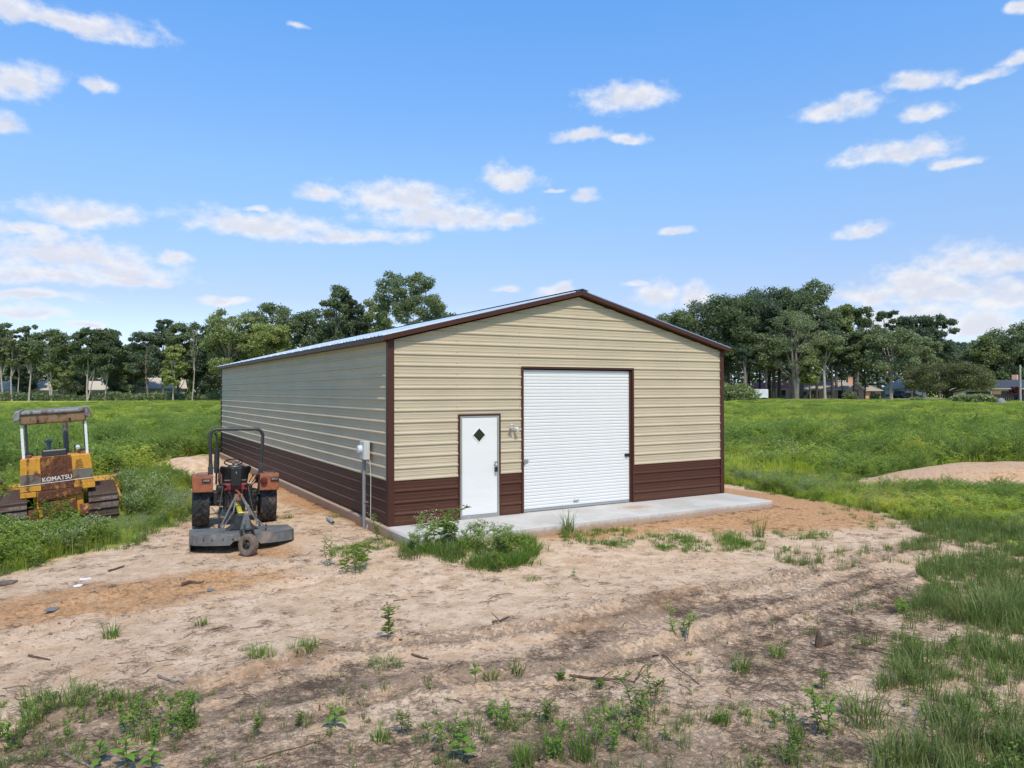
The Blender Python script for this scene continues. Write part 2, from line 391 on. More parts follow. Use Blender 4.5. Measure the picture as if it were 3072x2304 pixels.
# ------------------------------------------------------------------ ground sheet
def build_ground():
    fa = math.degrees(YAW)
    angs = list(np.arange(fa-46, fa+46.01, 0.30)) + list(np.arange(fa+48, fa+312.5, 3.0))
    angs = np.radians(np.array(angs)); rr = [1.2, 2.0, 2.8]
    r = 3.4
    while r < 4200: rr.append(r); r *= 1.0135 if r < 40 else (1.03 if r < 240 else 1.25)
    rr = np.array(rr); na, nr = len(angs), len(rr)
    A, Q = np.meshgrid(angs, rr, indexing='ij')
    x = (CAM[0] + np.sin(A)*Q).ravel(); y = (CAM[1] + np.cos(A)*Q).ravel()
    z = ground(x, y)
    v = np.stack([x, y, z], 1)
    v = np.vstack([v, [[CAM[0], CAM[1], -0.27]]])
    i = np.arange(na)[:, None]; j = np.arange(nr-1)[None, :]; i2 = (i+1) % na
    f = np.stack([(i*nr+j), (i*nr+j+1), (i2*nr+j+1), (i2*nr+j)], -1).reshape(-1, 4)
    i = np.arange(na); c = na*nr
    tri = np.stack([np.full(na, c), i*nr, ((i+1) % na)*nr, ((i+1) % na)*nr], 1)
    me = bpy.data.meshes.new('ground')
    faces = f[:, ::-1]
    me.vertices.add(len(v)); me.vertices.foreach_set('co', v.astype(np.float32).ravel())
    nl = faces.size + 3*na
    me.loops.add(nl); me.loops.foreach_set('vertex_index', np.concatenate([faces.ravel(), tri[:, [0,2,1]].ravel()]).astype(np.int32))
    me.polygons.add(len(faces)+na)
    me.polygons.foreach_set('loop_start', np.concatenate([np.arange(0, faces.size, 4), faces.size + np.arange(0, 3*na, 3)]).astype(np.int32))
    me.update(calc_edges=True)
    me.polygons.foreach_set('use_smooth', np.ones(len(me.polygons), dtype=bool))
    xx, yy = v[:, 0], v[:, 1]; rad = np.hypot(xx-CAM[0], yy-CAM[1]); nearm = rad < 45
    dm = dirt_mask(xx, yy); om = np.zeros(len(xx)); km = np.zeros(len(xx))
    for k, P in enumerate(ORANGE): om[nearm] = np.maximum(om[nearm], soft(P, xx[nearm], yy[nearm], 0.55, 0.3, 3+k)*(0.75 if k != 1 else 0.95))
    om = np.maximum(om, 0.42*mound_mask(xx, yy))
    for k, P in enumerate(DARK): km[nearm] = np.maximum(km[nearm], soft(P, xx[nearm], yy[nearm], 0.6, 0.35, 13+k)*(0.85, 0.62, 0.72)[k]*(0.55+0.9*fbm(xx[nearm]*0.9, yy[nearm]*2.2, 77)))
    lowr = 1-sstep(rad, 5.5, 9.5); km = np.maximum(km, 0.62*lowr*(0.6+0.8*fbm(xx*0.8, yy*0.8, 79)))  # darker ground tone over the nearest metres, fading out with distance
    for P in RUTS[:2]: km[nearm] = np.maximum(km[nearm], 0.8*np.exp(-(seg_dist(P, xx[nearm], yy[nearm])/0.35)**2))
    for nm, a in (('bare', dm), ('clay', om), ('dark_soil', km)):
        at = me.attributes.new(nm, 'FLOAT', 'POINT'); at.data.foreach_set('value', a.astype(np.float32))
    m, nt, b = newmat('soil')
    ge = nd(nt, 'ShaderNodeNewGeometry'); P = ge.outputs['Position']
    A_ = lambda n: nd(nt, 'ShaderNodeAttribute', attribute_name=n).outputs['Fac']
    n_big, n_mid, n_fine, n_grit = noise(nt, P, 0.55, 5, 0.6), noise(nt, P, 3.2, 6, 0.62), noise(nt, P, 16.0, 6, 0.65), noise(nt, P, 70.0, 4, 0.7)
    sand = mixc(nt, smooth(nt, n_mid, 0.32, 0.7), (0.60, 0.395, 0.235), (0.87, 0.64, 0.44))
    sand = mixc(nt, math_(nt, 'MULTIPLY', smooth(nt, n_big, 0.45, 0.7), 0.45), sand, (0.66, 0.42, 0.25))
    clay = mixc(nt, smooth(nt, n_fine, 0.3, 0.7), (0.42, 0.195, 0.075), (0.70, 0.41, 0.20))
    dark_soil = mixc(nt, smooth(nt, n_fine, 0.3, 0.7), (0.15, 0.095, 0.058), (0.36, 0.250, 0.165))
    cf = smooth(nt, math_(nt, 'ADD', A_('clay'), math_(nt, 'MULTIPLY', math_(nt, 'SUBTRACT', n_mid, 0.5), 1.9)), 0.10, 0.78)
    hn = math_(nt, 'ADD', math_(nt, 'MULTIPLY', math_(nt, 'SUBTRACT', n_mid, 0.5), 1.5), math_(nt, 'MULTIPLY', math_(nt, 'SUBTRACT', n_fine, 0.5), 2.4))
    hf = smooth(nt, math_(nt, 'ADD', math_(nt, 'MULTIPLY', A_('dark_soil'), 0.8), hn), 0.26, 0.78)
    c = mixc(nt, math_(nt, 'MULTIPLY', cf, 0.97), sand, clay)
    c = mixc(nt, math_(nt, 'MULTIPLY', hf, 0.85), c, dark_soil)
    # scattered dark flecks of bark and straw
    wv = vmath(nt, 'MULTIPLY', P, (17.0, 60.0, 24.0)); fl = noise(nt, wv, 1.0, 3, 0.6, 1.2)
    c = mixc(nt, math_(nt, 'MULTIPLY', smooth(nt, fl, 0.57, 0.68), 0.62), c, (0.13, 0.075, 0.05))
    c = mixc(nt, math_(nt, 'MULTIPLY', smooth(nt, n_grit, 0.45, 0.8), 0.25), c, (0.58, 0.47, 0.36))
    turf = mixc(nt, smooth(nt, n_big, 0.35, 0.65), (0.24, 0.31, 0.045), (0.42, 0.45, 0.09))
    crk = noise(nt, P, 5.5, 8, 0.75, 1.0)
    c = mixc(nt, math_(nt, 'MULTIPLY', smooth(nt, crk, 0.57, 0.74), 0.34), c, (0.27, 0.165, 0.10))
    turf = mixc(nt, math_(nt, 'MULTIPLY', smooth(nt, n_mid, 0.5, 0.75), 0.4), turf, (0.12, 0.10, 0.05))
    bf = smooth(nt, math_(nt, 'ADD', A_('bare'), math_(nt, 'MULTIPLY', math_(nt, 'SUBTRACT', n_fine, 0.5), 0.9)), 0.3, 0.7)
    c = mixc(nt, bf, turf, c)
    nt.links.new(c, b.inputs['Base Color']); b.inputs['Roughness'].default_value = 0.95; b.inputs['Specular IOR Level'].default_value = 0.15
    hgt = math_(nt, 'ADD', math_(nt, 'MULTIPLY', n_fine, 1.0), math_(nt, 'ADD', math_(nt, 'MULTIPLY', n_grit, 0.45), math_(nt, 'MULTIPLY', n_mid, 1.6)))
    bp = nd(nt, 'ShaderNodeBump', i={'Strength': 0.9, 'Distance': 0.055}); nt.links.new(hgt, bp.inputs['Height']); nt.links.new(bp.outputs[0], b.inputs['Normal'])
    me.materials.append(m)
    tag(obj_of('ground', me), kind='structure')
build_ground()

# far road edge: a pale strip of drive in front of the houses, laid on the terrain
simple('gravel', (0.42, 0.36, 0.29), 0.95, var=0.2, scale=3.0)
simple('asphalt', (0.16, 0.155, 0.15), 0.9, var=0.2, scale=3.0)
simple('lawn', (0.10, 0.16, 0.035), 0.95, var=0.3, scale=0.6, coord='Generated')
def strip(name, pts, w, mat, dz=0.05):
    v = []; f = []
    for k, (px, D) in enumerate(pts):
        for s in (0, 1):
            p = at_depth(px, D + (w if s else 0)); v.append((p[0], p[1], p[2]+dz))
    for k in range(len(pts)-1): f.append((2*k, 2*k+2, 2*k+3, 2*k+1))
    me = bpy.data.meshes.new(name); me.from_pydata(v, [], f); me.materials.append(MAT[mat]); tag(obj_of(name, me), kind='structure')
strip('road', [(2200+k*60, 158) for k in range(19)], 7, 'gravel', 0.10)
strip('driveway', [(2640+k*30, 172) for k in range(7)], 9, 'gravel', 0.14)
strip('lawn', [(2560+k*60, 166.5) for k in range(10)], 5, 'lawn', 0.08)
# ------------------------------------------------------------------ concrete slab and apron
def concrete():
    m, nt, b = newmat('concrete'); tc = nd(nt, 'ShaderNodeTexCoord'); v = tc.outputs['Object']
    n1, n2, n3 = noise(nt, v, 1.1, 6, 0.6), noise(nt, v, 9.0, 6, 0.65), noise(nt, v, 120.0, 3, 0.7)
    c = mixc(nt, smooth(nt, n1, 0.3, 0.7), (0.44, 0.41, 0.36), (0.56, 0.53, 0.475))
    c = mixc(nt, math_(nt, 'MULTIPLY', smooth(nt, n2, 0.5, 0.8), 0.35), c, (0.36, 0.32, 0.27))
    # clay washed onto the slab beside the roller door
    sp = nd(nt, 'ShaderNodeSeparateXYZ'); nt.links.new(v, sp.inputs[0])
    d = vmath(nt, 'LENGTH', vmath(nt, 'MULTIPLY_ADD', v, (1.5, 2.6, 0), (-5.7*1.5, 0.62*2.6, 0)), out=1)
    c = mixc(nt, math_(nt, 'MULTIPLY', smooth(nt, math_(nt, 'ADD', math_(nt, 'SUBTRACT', 1.0, d), math_(nt, 'SUBTRACT', n2, 0.5)), 0.0, 0.9), 0.75), c, (0.42, 0.23, 0.12))
    c = mixc(nt, math_(nt, 'MULTIPLY', smooth(nt, math_(nt, 'ADD', math_(nt, 'MULTIPLY', sp.outputs[0], -6.0), math_(nt, 'SUBTRACT', n2, 0.5)), 0.0, 0.5), math_(nt, 'MULTIPLY', smooth(nt, sp.outputs[1], -1.3, 0.3), 0.85)), c, (0.36, 0.21, 0.115))
    # soil splashed on the lowest centimetres of the edge
    low = math_(nt, 'ADD', math_(nt, 'MULTIPLY', sp.outputs[2], -9.0), math_(nt, 'MULTIPLY', math_(nt, 'SUBTRACT', n2, 0.5), 1.5))
    c = mixc(nt, math_(nt, 'MULTIPLY', smooth(nt, low, 0.25, 1.0), 0.8), c, (0.38, 0.24, 0.14))
    nt.links.new(c, b.inputs['Base Color']); b.inputs['Roughness'].default_value = 0.85
    bp = nd(nt, 'ShaderNodeBump', i={'Strength': 0.4, 'Distance': 0.004}); nt.links.new(n3, bp.inputs['Height']); nt.links.new(bp.outputs[0], b.inputs['Normal'])
concrete()
mb = MB(); mb.box2((SLAB[0], SLAB[2], -0.30), (SLAB[1], SLAB[3], 0.0))
slab = mb.build('concrete_slab', 'concrete', bevel=0.012); tag(slab, kind='structure')

# ------------------------------------------------------------------ the metal barn
def painted(name, col, rough, var=0.05, spec=0.4, dust=None):
    m, nt, b = newmat(name); tc = nd(nt, 'ShaderNodeTexCoord'); v = tc.outputs['Object']
    n = noise(nt, vmath(nt, 'MULTIPLY', v, (0.6, 0.6, 1.6)), 1.1, 5, 0.6); n2 = noise(nt, v, 14.0, 5, 0.65)
    c = mixc(nt, smooth(nt, n, 0.3, 0.7), tuple(q*(1-var) for q in col), tuple(q*(1+var) for q in col))
    if dust:
        sp = nd(nt, 'ShaderNodeSeparateXYZ'); nt.links.new(v, sp.inputs[0])
        f = math_(nt, 'ADD', math_(nt, 'MULTIPLY', sp.outputs[2], -2.2), math_(nt, 'MULTIPLY', n2, 1.0))
        c = mixc(nt, math_(nt, 'MULTIPLY', smooth(nt, f, -0.6, 0.7), dust[1]), c, dust[0])
    nt.links.new(c, b.inputs['Base Color']); b.inputs['Specular IOR Level'].default_value = spec
    nt.links.new(math_(nt, 'MULTIPLY_ADD', n2, 0.14, rough-0.07), b.inputs['Roughness'])
    bp = nd(nt, 'ShaderNodeBump', i={'Strength': 0.4, 'Distance': 0.03}); nt.links.new(n, bp.inputs['Height']); nt.links.new(bp.outputs[0], b.inputs['Normal'])
    return m
painted('tan_metal', (0.478, 0.394, 0.268), 0.52, 0.05, 0.22)
painted('brown_metal', (0.074, 0.029, 0.018), 0.5, 0.05, 0.18, dust=((0.22, 0.12, 0.07), 0.20))
painted('brown_trim', (0.066, 0.025, 0.016), 0.45, 0.08, 0.22)
painted('white_metal', (0.70, 0.685, 0.65), 0.38, 0.02, 0.5)
painted('white_door', (0.70, 0.68, 0.64), 0.45, 0.02, 0.4)
painted('galvalume', (0.29, 0.36, 0.44), 0.55, 0.05, 0.5); MAT['galvalume'].node_tree.nodes['Principled BSDF'].inputs['Metallic'].default_value = 0.6
painted('aluminium', (0.45, 0.44, 0.42), 0.35, 0.05, 0.5); MAT['aluminium'].node_tree.nodes['Principled BSDF'].inputs['Metallic'].default_value = 0.7
simple('black_plastic', (0.015, 0.015, 0.016), 0.45, var=0.2)
simple('screw_head', (0.20, 0.18, 0.15), 0.4, metal=0.6)
m, nt, b = newmat('dark_glass'); b.inputs['Base Color'].default_value = (0.012, 0.016, 0.018, 1); b.inputs['Roughness'].default_value = 0.08; b.inputs['Specular IOR Level'].default_value = 0.7

barn = thing('metal_barn', 'large tan metal barn with brown wainscot and white roller door', 'barn')
PITCH_M, SLOPE, MID = 0.2286, 0.25, BW/2
ZW = 4.815                                        # wall top at the middle of the gable
def clip_gable(z, a, b):
    h = (ZW - z)/SLOPE
    if h <= 0: return MID, MID
    a2, b2 = max(a, MID-h), min(b, MID+h)
    return (a2, b2) if a2 < b2 else ((a2+b2)/2,)*2
def const_lim(z, a, b): return a, b
def frame_front(x, z, o): return (x, -0.004-o, z)
def frame_left(y, z, o): return (-0.004-o, y, z)
def frame_right(y, z, o): return (BW+0.004+o, y, z)
def frame_back(x, z, o): return (x, BL+0.004+o, z)
def panel(parent, fr, a, b, z0, z1, mat, lim, flip, eave=None, ribs_join=False):
    rows = [(z0, 0.0)]
    k0 = int(math.floor(z0/PITCH_M)); k1 = int(math.ceil(z1/PITCH_M))
    for k in range(k0, k1+1):
        for q in (0.0762, 0.1524):
            zc = k*PITCH_M + q
            for dz, o in ((-0.012, 0), (-0.005, 0.0045), (0.005, 0.0045), (0.012, 0)):
                if z0+0.002 < zc+dz < z1-0.002: rows.append((zc+dz, o))
    if eave and z0 < eave < z1: rows.append((eave, 0.0))
    rows.append((z1, 0.0)); rows.sort()
    mb = MB()
    for (za, oa), (zb, ob) in zip(rows[:-1], rows[1:]):
        a0, b0 = lim(za, a, b); a1, b1 = lim(zb, a, b)
        p = [fr(a0, za, oa), fr(b0, za, oa), fr(b1, zb, ob), fr(a1, zb, ob)]
        mb.quad(*(p if not flip else p[::-1]))
    o = mb.build('wall_panel', mat, parent)
    rb = None
    for k in range(k0, k1+1):
        zc = k*PITCH_M
        if not (z0-0.001 <= zc < z1-0.001) or k == 0: continue
        a0, b0 = lim(zc, a, b)
        if b0-a0 < 0.08: continue
        pr = [(-0.026, 0), (-0.014, 0.021), (0.008, 0.021), (0.034, 0)]
        if rb is None or not ribs_join: rb = MB()
        for (d0, o0), (d1, o1) in zip(pr[:-1], pr[1:]):
            A0, B0 = lim(zc+d0, a, b); A1, B1 = lim(zc+d1, a, b)
            p = [fr(A0, zc+d0, o0+0.001), fr(B0, zc+d0, o0+0.001), fr(B1, zc+d1, o1+0.001), fr(A1, zc+d1, o1+0.001)]
            rb.quad(*(p if not flip else p[::-1]))
        if not ribs_join: rb.build('rib', mat, o)
    if ribs_join and rb is not None: rb.build('rib', mat, o)
    return o
DW = (1.512, 2.496, 2.175); RD = (3.045, 6.165, 3.195)
zb = [0.0, 0.9144, 1.8288, 2.175, 2.7432, 3.195, 3.6576, 4.572, ZW]
for z0, z1 in zip(zb[:-1], zb[1:]):
    mat = 'brown_metal' if z1 < 0.92 else 'tan_metal'
    spans = [(0.0, BW)]
    if z1 <= RD[2]+0.01: spans = [(0.0, RD[0]), (RD[1], BW)]
    if z1 <= DW[2]+0.01: spans = [(0.0, DW[0]), (DW[1], RD[0]), (RD[1], BW)]
    for a, b_ in spans: panel(barn, frame_front, a, b_, z0, z1, mat, clip_gable, False, ZW-SLOPE*MID)
zl = [0.0, 0.9144, 1.8288, 2.7432, 3.66]
for z0, z1 in zip(zl[:-1], zl[1:]):
    mat = 'brown_metal' if z1 < 0.92 else 'tan_metal'
    panel(barn, frame_left, 0.0, BL, z0, z1, mat, const_lim, True)
    panel(barn, frame_right, 0.0, BL, z0, z1, mat, const_lim, False, ribs_join=True)
for z0, z1, mat in ((0.0, 0.9144, 'brown_metal'), (0.9144, ZW, 'tan_metal')):
    panel(barn, frame_back, 0.0, BW, z0, z1, mat, clip_gable, True, ZW-SLOPE*MID, ribs_join=True)
# corner and base trim
for x, y, sx, sy in ((0, 0, -1, -1), (BW, 0, 1, -1), (0, BL, -1, 1), (BW, BL, 1, 1)):
    mb = MB(); ht = 3.70
    mb.box2((x+sx*0.034, y+sy*0.034, 0.004), (x-sx*0.092, y+sy*0.029, ht)); mb.box2((x+sx*0.034, y+sy*0.029, 0.004), (x+sx*0.029, y-sy*0.092, ht))
    mb.build('corner_trim', 'brown_trim', barn, bevel=0.003)
for a, b_ in ((0.095, DW[0]-0.04), (DW[1]+0.04, RD[0]-0.05), (RD[1]+0.05, BW-0.095)):
    mb = MB(); mb.box2((a, -0.030, 0.004), (b_, -0.006, 0.022)); mb.build('base_trim', 'brown_trim', barn)
mb = MB(); mb.box2((-0.030, 0.095, 0.004), (-0.006, BL-0.095, 0.022)); mb.build('base_trim', 'brown_trim', barn)
# screws: two columns of heads on the front sheets
mb = MB()
for x in (0.18, 1.48, 3.0, 4.55, 6.2, 7.6, 9.0):
    for k in range(1, 20):
        z = k*PITCH_M + 0.045
        if not (RD[0]-0.03 < x < RD[1]+0.02 and z < RD[2]+0.05) and not (DW[0]-0.02 < x < DW[1] and z < DW[2]) and z < ZW-SLOPE*abs(x-MID)-0.05: mb.cyl((x, -0.003, z), (x, -0.012, z), 0.008, n=6)
sc_ = mb.build('screw_row', 'screw_head', barn); sc_['kind'] = 'stuff'

# roof: separate ribbed sheets on both slopes, ridge cap, eave and rake trim
RZ = 4.955; OV = 0.19; FO = 0.15
def roof_mesh(side, w):
    ys = []
    for k in range(5):
        c = k*PITCH_M
        for d, o in ((-0.030, 0), (-0.012, 0.020), (0.012, 0.020), (0.030, 0)):
            if 0 <= c+d <= w+1e-6: ys.append((c+d, o))
    if ys[0][0] > 0: ys.insert(0, (0.0, 0.0))
    if ys[-1][0] < w: ys.append((w, 0.0))
    L = MID + OV; mb = MB(); n = Vector((side*SLOPE, 0, 1)).normalized()
    P = lambda t, y, o: Vector((side*t, y, -SLOPE*t)) + n*o
    for (ya, oa), (yb, ob) in zip(ys[:-1], ys[1:]):
        for th, fl in ((0.0, side < 0), (-0.006, side > 0)):
            p = [P(0.02, ya, oa+th), P(L, ya, oa+th), P(L, yb, ob+th), P(0.02, yb, ob+th)]
            mb.quad(*(p if not fl else p[::-1]))
        e = [P(L, ya, oa-0.006), P(L, yb, ob-0.006), P(L, yb, ob), P(L, ya, oa)]; mb.quad(*e)
    return mb.mesh('roof_panel', MAT['galvalume'])
np_ = 23; rw = (BL + 2*FO)/np_
for side in (-1, 1):
    me = roof_mesh(side, rw-0.002)
    for k in range(np_):
        o = obj_of('roof_panel', me, barn); o.location = (MID, -FO + k*rw, RZ)
mb = MB()
for s in (-1, 1):
    p = [(MID, -FO-0.03, RZ+0.045), (MID+s*0.17, -FO-0.03, RZ+0.045-0.17*SLOPE), (MID+s*0.17, BL+FO, RZ+0.045-0.17*SLOPE), (MID, BL+FO, RZ+0.045)]
    mb.quad(*(p if s < 0 else p[::-1])); q = [(a, b_, c-0.012) for a, b_, c in p]; mb.quad(*q)
    mb.quad(p[0], p[1], q[1], q[0])
mb.build('ridge_cap', 'galvalume', barn)
for yy, s in ((-FO, -1), (BL+FO, 1)):
    for side in (-1, 1):
        L = MID + OV - 0.02; mb = MB()
        t = [(0, RZ-0.010), (L, RZ-0.010-SLOPE*L), (L, RZ-0.105-SLOPE*L), (0, RZ-0.105)]
        pts = [(MID+side*a, z) for a, z in t]
        mb.prism(pts, yy-0.012, yy+0.012, XZ); mb.build('rake_trim', 'brown_trim', barn, bevel=0.003)
        mb = MB(); q = [(MID+side*0.0, RZ-0.112), (MID+side*(L-0.02), RZ-0.112-SLOPE*(L-0.02)), (MID+side*(L-0.02), RZ-0.100-SLOPE*(L-0.02)), (MID, RZ-0.100)]
        y2 = yy - s*(FO-0.008)
        mb.prism(q, min(yy-s*0.013, y2), max(yy-s*0.013, y2), XZ); mb.build('soffit', 'brown_trim', barn)
for side in (-1, 1):
    x0 = MID + side*(MID+OV-0.03); zt = RZ - 0.012 - SLOPE*(MID+OV-0.03)
    mb = MB(); mb.box2((x0-0.010, -FO+0.013, zt-0.10), (x0+0.010, BL+FO-0.013, zt)); mb.build('eave_trim', 'brown_trim', barn)
    xw = 0.0 if side < 0 else BW
    mb = MB(); mb.box2((x0-side*0.012, -FO+0.16, zt-0.10), (xw+side*0.006, BL+FO-0.16, zt-0.088)); mb.build('soffit', 'brown_trim', barn)

# walk door
door = MB().box2((DW[0]+0.075, -0.030, 0.075), (DW[1]-0.075, 0.012, DW[2]-0.062)).build('door', 'white_door', barn, bevel=0.004)
door['label'] = 'plain white door leaf with a black diamond pane'
mb = MB()
for x0, x1, z0, z1 in ((DW[0]+0.030, DW[0]+0.072, 0.03, DW[2]-0.03), (DW[1]-0.072, DW[1]-0.030, 0.03, DW[2]-0.03), (DW[0]+0.073, DW[1]-0.073, DW[2]-0.058, DW[2]-0.03)):
    mb.box2((x0, -0.038, z0), (x1, 0.02, z1))
mb.build('door_frame', 'aluminium', barn, bevel=0.003)
mb = MB().box2((DW[0]+0.03, -0.055, 0.004), (DW[1]-0.03, 0.03, 0.028)); mb.box2((DW[0]+0.075, -0.04, 0.030), (DW[1]-0.075, 0.02, 0.070)); mb.build('door_sill', 'aluminium', barn)
for nm, x0, x1, z0, z1 in (('door_trim', DW[0]-0.012, DW[0]+0.029, 0.004, DW[2]-0.03), ('door_trim', DW[1]-0.029, DW[1]+0.012, 0.004, DW[2]-0.03), ('door_trim', DW[0]-0.012, DW[1]+0.012, DW[2]-0.029, DW[2]+0.014)):
    MB().box2((x0, -0.034, z0), (x1, 0.0, z1)).build(nm, 'brown_trim', barn, bevel=0.003)
dc = (1.984, 1.745)
pane = MB(); pane.prism([(dc[0], dc[1]-0.145), (dc[0]+0.145, dc[1]), (dc[0], dc[1]+0.145), (dc[0]-0.145, dc[1])], -0.0335, -0.031, XZ)
win = pane.build('window_pane', 'dark_glass', door)
fr_ = MB()
for k in range(4):
    a0 = R(90*k); a1 = R(90*k+90)
    p = [(dc[0]+r*math.cos(a), dc[1]+r*math.sin(a)) for r, a in ((0.143, a0), (0.172, a0), (0.172, a1), (0.143, a1))]
    fr_.prism(p, -0.040, -0.0305, XZ)
fr_.build('window_frame', 'white_door', door)
hx = 2.372
h = MB(); h.lathe([(0.0, -0.008), (0.032, -0.008), (0.034, 0.0), (0.014, 0.004), (0.012, 0.035), (0.030, 0.045), (0.031, 0.065), (0.018, 0.075), (0, 0.076)], (0, 0, 0), 'Z', 16)
ho = h.build('door_knob', 'aluminium', door, smooth_=True); ho.rotation_euler = (R(90), 0, 0); ho.location = (hx, -0.031, 1.10)
lb = MB(); lb.box((hx-0.004, -0.085, 1.005), (0.062, 0.036, 0.10)); lb.build('lock_box', 'black_plastic', door, bevel=0.008)
lb = MB(); lb.tube([(hx-0.022, -0.085, 1.05), (hx-0.022, -0.085, 1.09), (hx-0.004, -0.085, 1.112), (hx+0.014, -0.085, 1.09), (hx+0.014, -0.085, 1.05)], 0.005, 6); lb.build('shackle', 'aluminium', door, True)
mb = MB(); mb.box2((hx-0.02, -0.034, 1.0), (hx+0.045, -0.0305, 1.17)); mb.build('lock_plate', 'aluminium', door)

# roller door
rd = MB().box2((RD[0]+0.045, 0.045, 0.012), (RD[1]-0.045, 0.052, RD[2]-0.06)).build('roller_door', 'white_metal', barn)
rd['label'] = 'white corrugated roller door'
ns = 42; sh = (RD[2]-0.075-0.06)/ns
mb = MB(); L = RD[1]-RD[0]-0.10
pr = [(0.0, 0.0), (0.10, 0.0), (0.20, -0.011), (0.80, -0.013), (0.90, 0.0), (1.0, 0.0)]
for (a, oa), (b_, ob) in zip(pr[:-1], pr[1:]):
    mb.quad((0, oa, a*sh), (L, oa, a*sh), (L, ob, b_*sh), (0, ob, b_*sh))
sm = mb.mesh('slat', MAT['white_metal'])
for k in range(ns):
    o = obj_of('slat', sm, rd); o.location = (RD[0]+0.05, 0.040, 0.062+k*sh)
MB().box2((RD[0]+0.05, 0.020, 0.014), (RD[1]-0.05, 0.044, 0.060)).build('bottom_bar', 'aluminium', rd, bevel=0.004)
for x0, x1 in ((RD[0]+0.030, RD[0]+0.062), (RD[1]-0.100, RD[1]-0.040)):
    MB().box2((x0, 0.005 if x0 > 4 else 0.0, 0.006), (x1, 0.018, RD[2]-0.05)).build('guide_rail', 'brown_trim', rd)
for x0, x1, z0, z1, d in ((RD[0]-0.012, RD[0]+0.030, 0.004, RD[2]-0.031, 0.0), (RD[1]-0.040, RD[1]+0.012, 0.004, RD[2]-0.031, 0.0), (RD[0]-0.012, RD[1]+0.012, RD[2]-0.03, RD[2]+0.016, 0.0)):
    MB().box2((x0, -0.036, z0), (x1, 0.10, z1)).build('roller_door_trim', 'brown_trim', barn, bevel=0.003)
for x, z, lab in ((RD[0]+0.105, 1.125, 'grey slide latch at the left edge'), (RD[1]-0.165, 1.135, 'dark slide latch with padlock at the right edge')):
    l = MB(); l.box((x, 0.018, z), (0.13, 0.012, 0.075)); l.box((x, 0.006, z+0.012), (0.17, 0.018, 0.022)); l.box((x-0.02, 0.000, z-0.018), (0.05, 0.026, 0.04))
    l.build('latch', 'aluminium' if x < 4 else 'black_plastic', rd, bevel=0.003)['label'] = lab
l = MB(); l.box((4.51, 0.012, 0.165), (0.14, 0.02, 0.035)); l.build('lift_handle', 'aluminium', rd, bevel=0.004)
# inside of the building: closed box behind the panels keeps daylight out
mb = MB(); mb.box2((0.02, 0.13, 0.002), (BW-0.02, BL-0.02, 3.6)); mb.build('inner_wall', 'brown_trim', barn)

# flood light beside the walk door
m, nt, b = newmat('lamp_glass'); b.inputs['Base Color'].default_value = (0.75, 0.75, 0.72, 1); b.inputs['Roughness'].default_value = 0.15; b.inputs['Metallic'].default_value = 0.6
painted('lamp_grey', (0.62, 0.62, 0.60), 0.4, 0.05)
lt = thing('flood_light', 'small twin head flood light on the tan wall beside the roller door', 'light', (2.80, -0.008, 1.88), scale=0.85)
MB().lathe([(0, 0), (0.058, 0), (0.06, -0.02), (0.045, -0.032), (0, -0.034)], (0, 0, 0), 'Y', 18).build('base_plate', 'lamp_grey', lt, True)
for sx, dz, dn in ((-1, 0.055, 0.02), (1, -0.03, 0.01)):
    a = Vector((sx*0.02, -0.034, 0.0)); e = Vector((sx*0.075, -0.12, dz))
    MB().tube([a, a+Vector((sx*0.01, -0.04, 0)), e], 0.011, 8).build('arm', 'lamp_grey', lt, True)
    hd = MB(); hd.lathe([(0.0, 0.05), (0.03, 0.045), (0.036, 0.0), (0.060, -0.055), (0.062, -0.062)], (0, 0, 0), 'Z', 18)
    ho = hd.build('lamp_head', 'lamp_grey', lt, True); ho.location = e; ho.rotation_euler = (R(-60), 0, R(sx*22))
    gl = MB(); gl.lathe([(0.0, -0.068), (0.03, -0.066), (0.058, -0.060)], (0, 0, 0), 'Z', 18); gl.build('lens', 'lamp_glass', ho, True)

# electric meter on its conduit
painted('meter_grey', (0.50, 0.51, 0.50), 0.5, 0.08)
painted('conduit_grey', (0.22, 0.225, 0.225), 0.5, 0.08)
em = thing('electric_meter', 'grey electric meter box on a conduit pipe against the side wall', 'meter', (-0.03, 1.08, gz(-0.3, 1.1)))
z0 = em.location.z
mb = MB(); mb.box((-0.105, 0, 1.44-z0), (0.13, 0.29, 0.38)); mb.build('meter_box', 'meter_grey', em, bevel=0.012)
mb = MB(); mb.box((-0.173, 0.0, 1.36-z0), (0.006, 0.25, 0.19)); mb.build('box_cover', 'meter_grey', em, bevel=0.002)
mb = MB(); mb.lathe([(0.095, 0), (0.095, -0.012), (0.085, -0.016), (0.085, -0.065), (0.07, -0.08), (0, -0.082)], (-0.172, 0.03, 1.46-z0), 'X', 20); mb.build('meter_dial', 'lamp_grey', em, True)
mb = MB(); mb.cyl((-0.10, 0.06, -0.1), (-0.10, 0.06, 1.25-z0), 0.037, n=14); mb.cyl((-0.10, 0.06, 1.17-z0), (-0.10, 0.06, 1.26-z0), 0.046, n=14); mb.build('conduit', 'conduit_grey', em, True)
mb = MB(); mb.tube([(-0.04, -0.13, 1.25-z0), (-0.035, -0.14, 1.1-z0), (-0.02, -0.135, 0.9-z0), (-0.022, -0.13, 0.02-z0), (-0.1, -0.14, -0.12-z0), (-0.15, -0.15, -0.3)], 0.008, 6); mb.build('ground_wire', 'meter_grey', em, True)
for z in (0.35, 0.95):
    mb = MB(); mb.box((-0.065, 0.06, z-z0), (0.09, 0.10, 0.025)); mb.build('pipe_strap', 'aluminium', em)
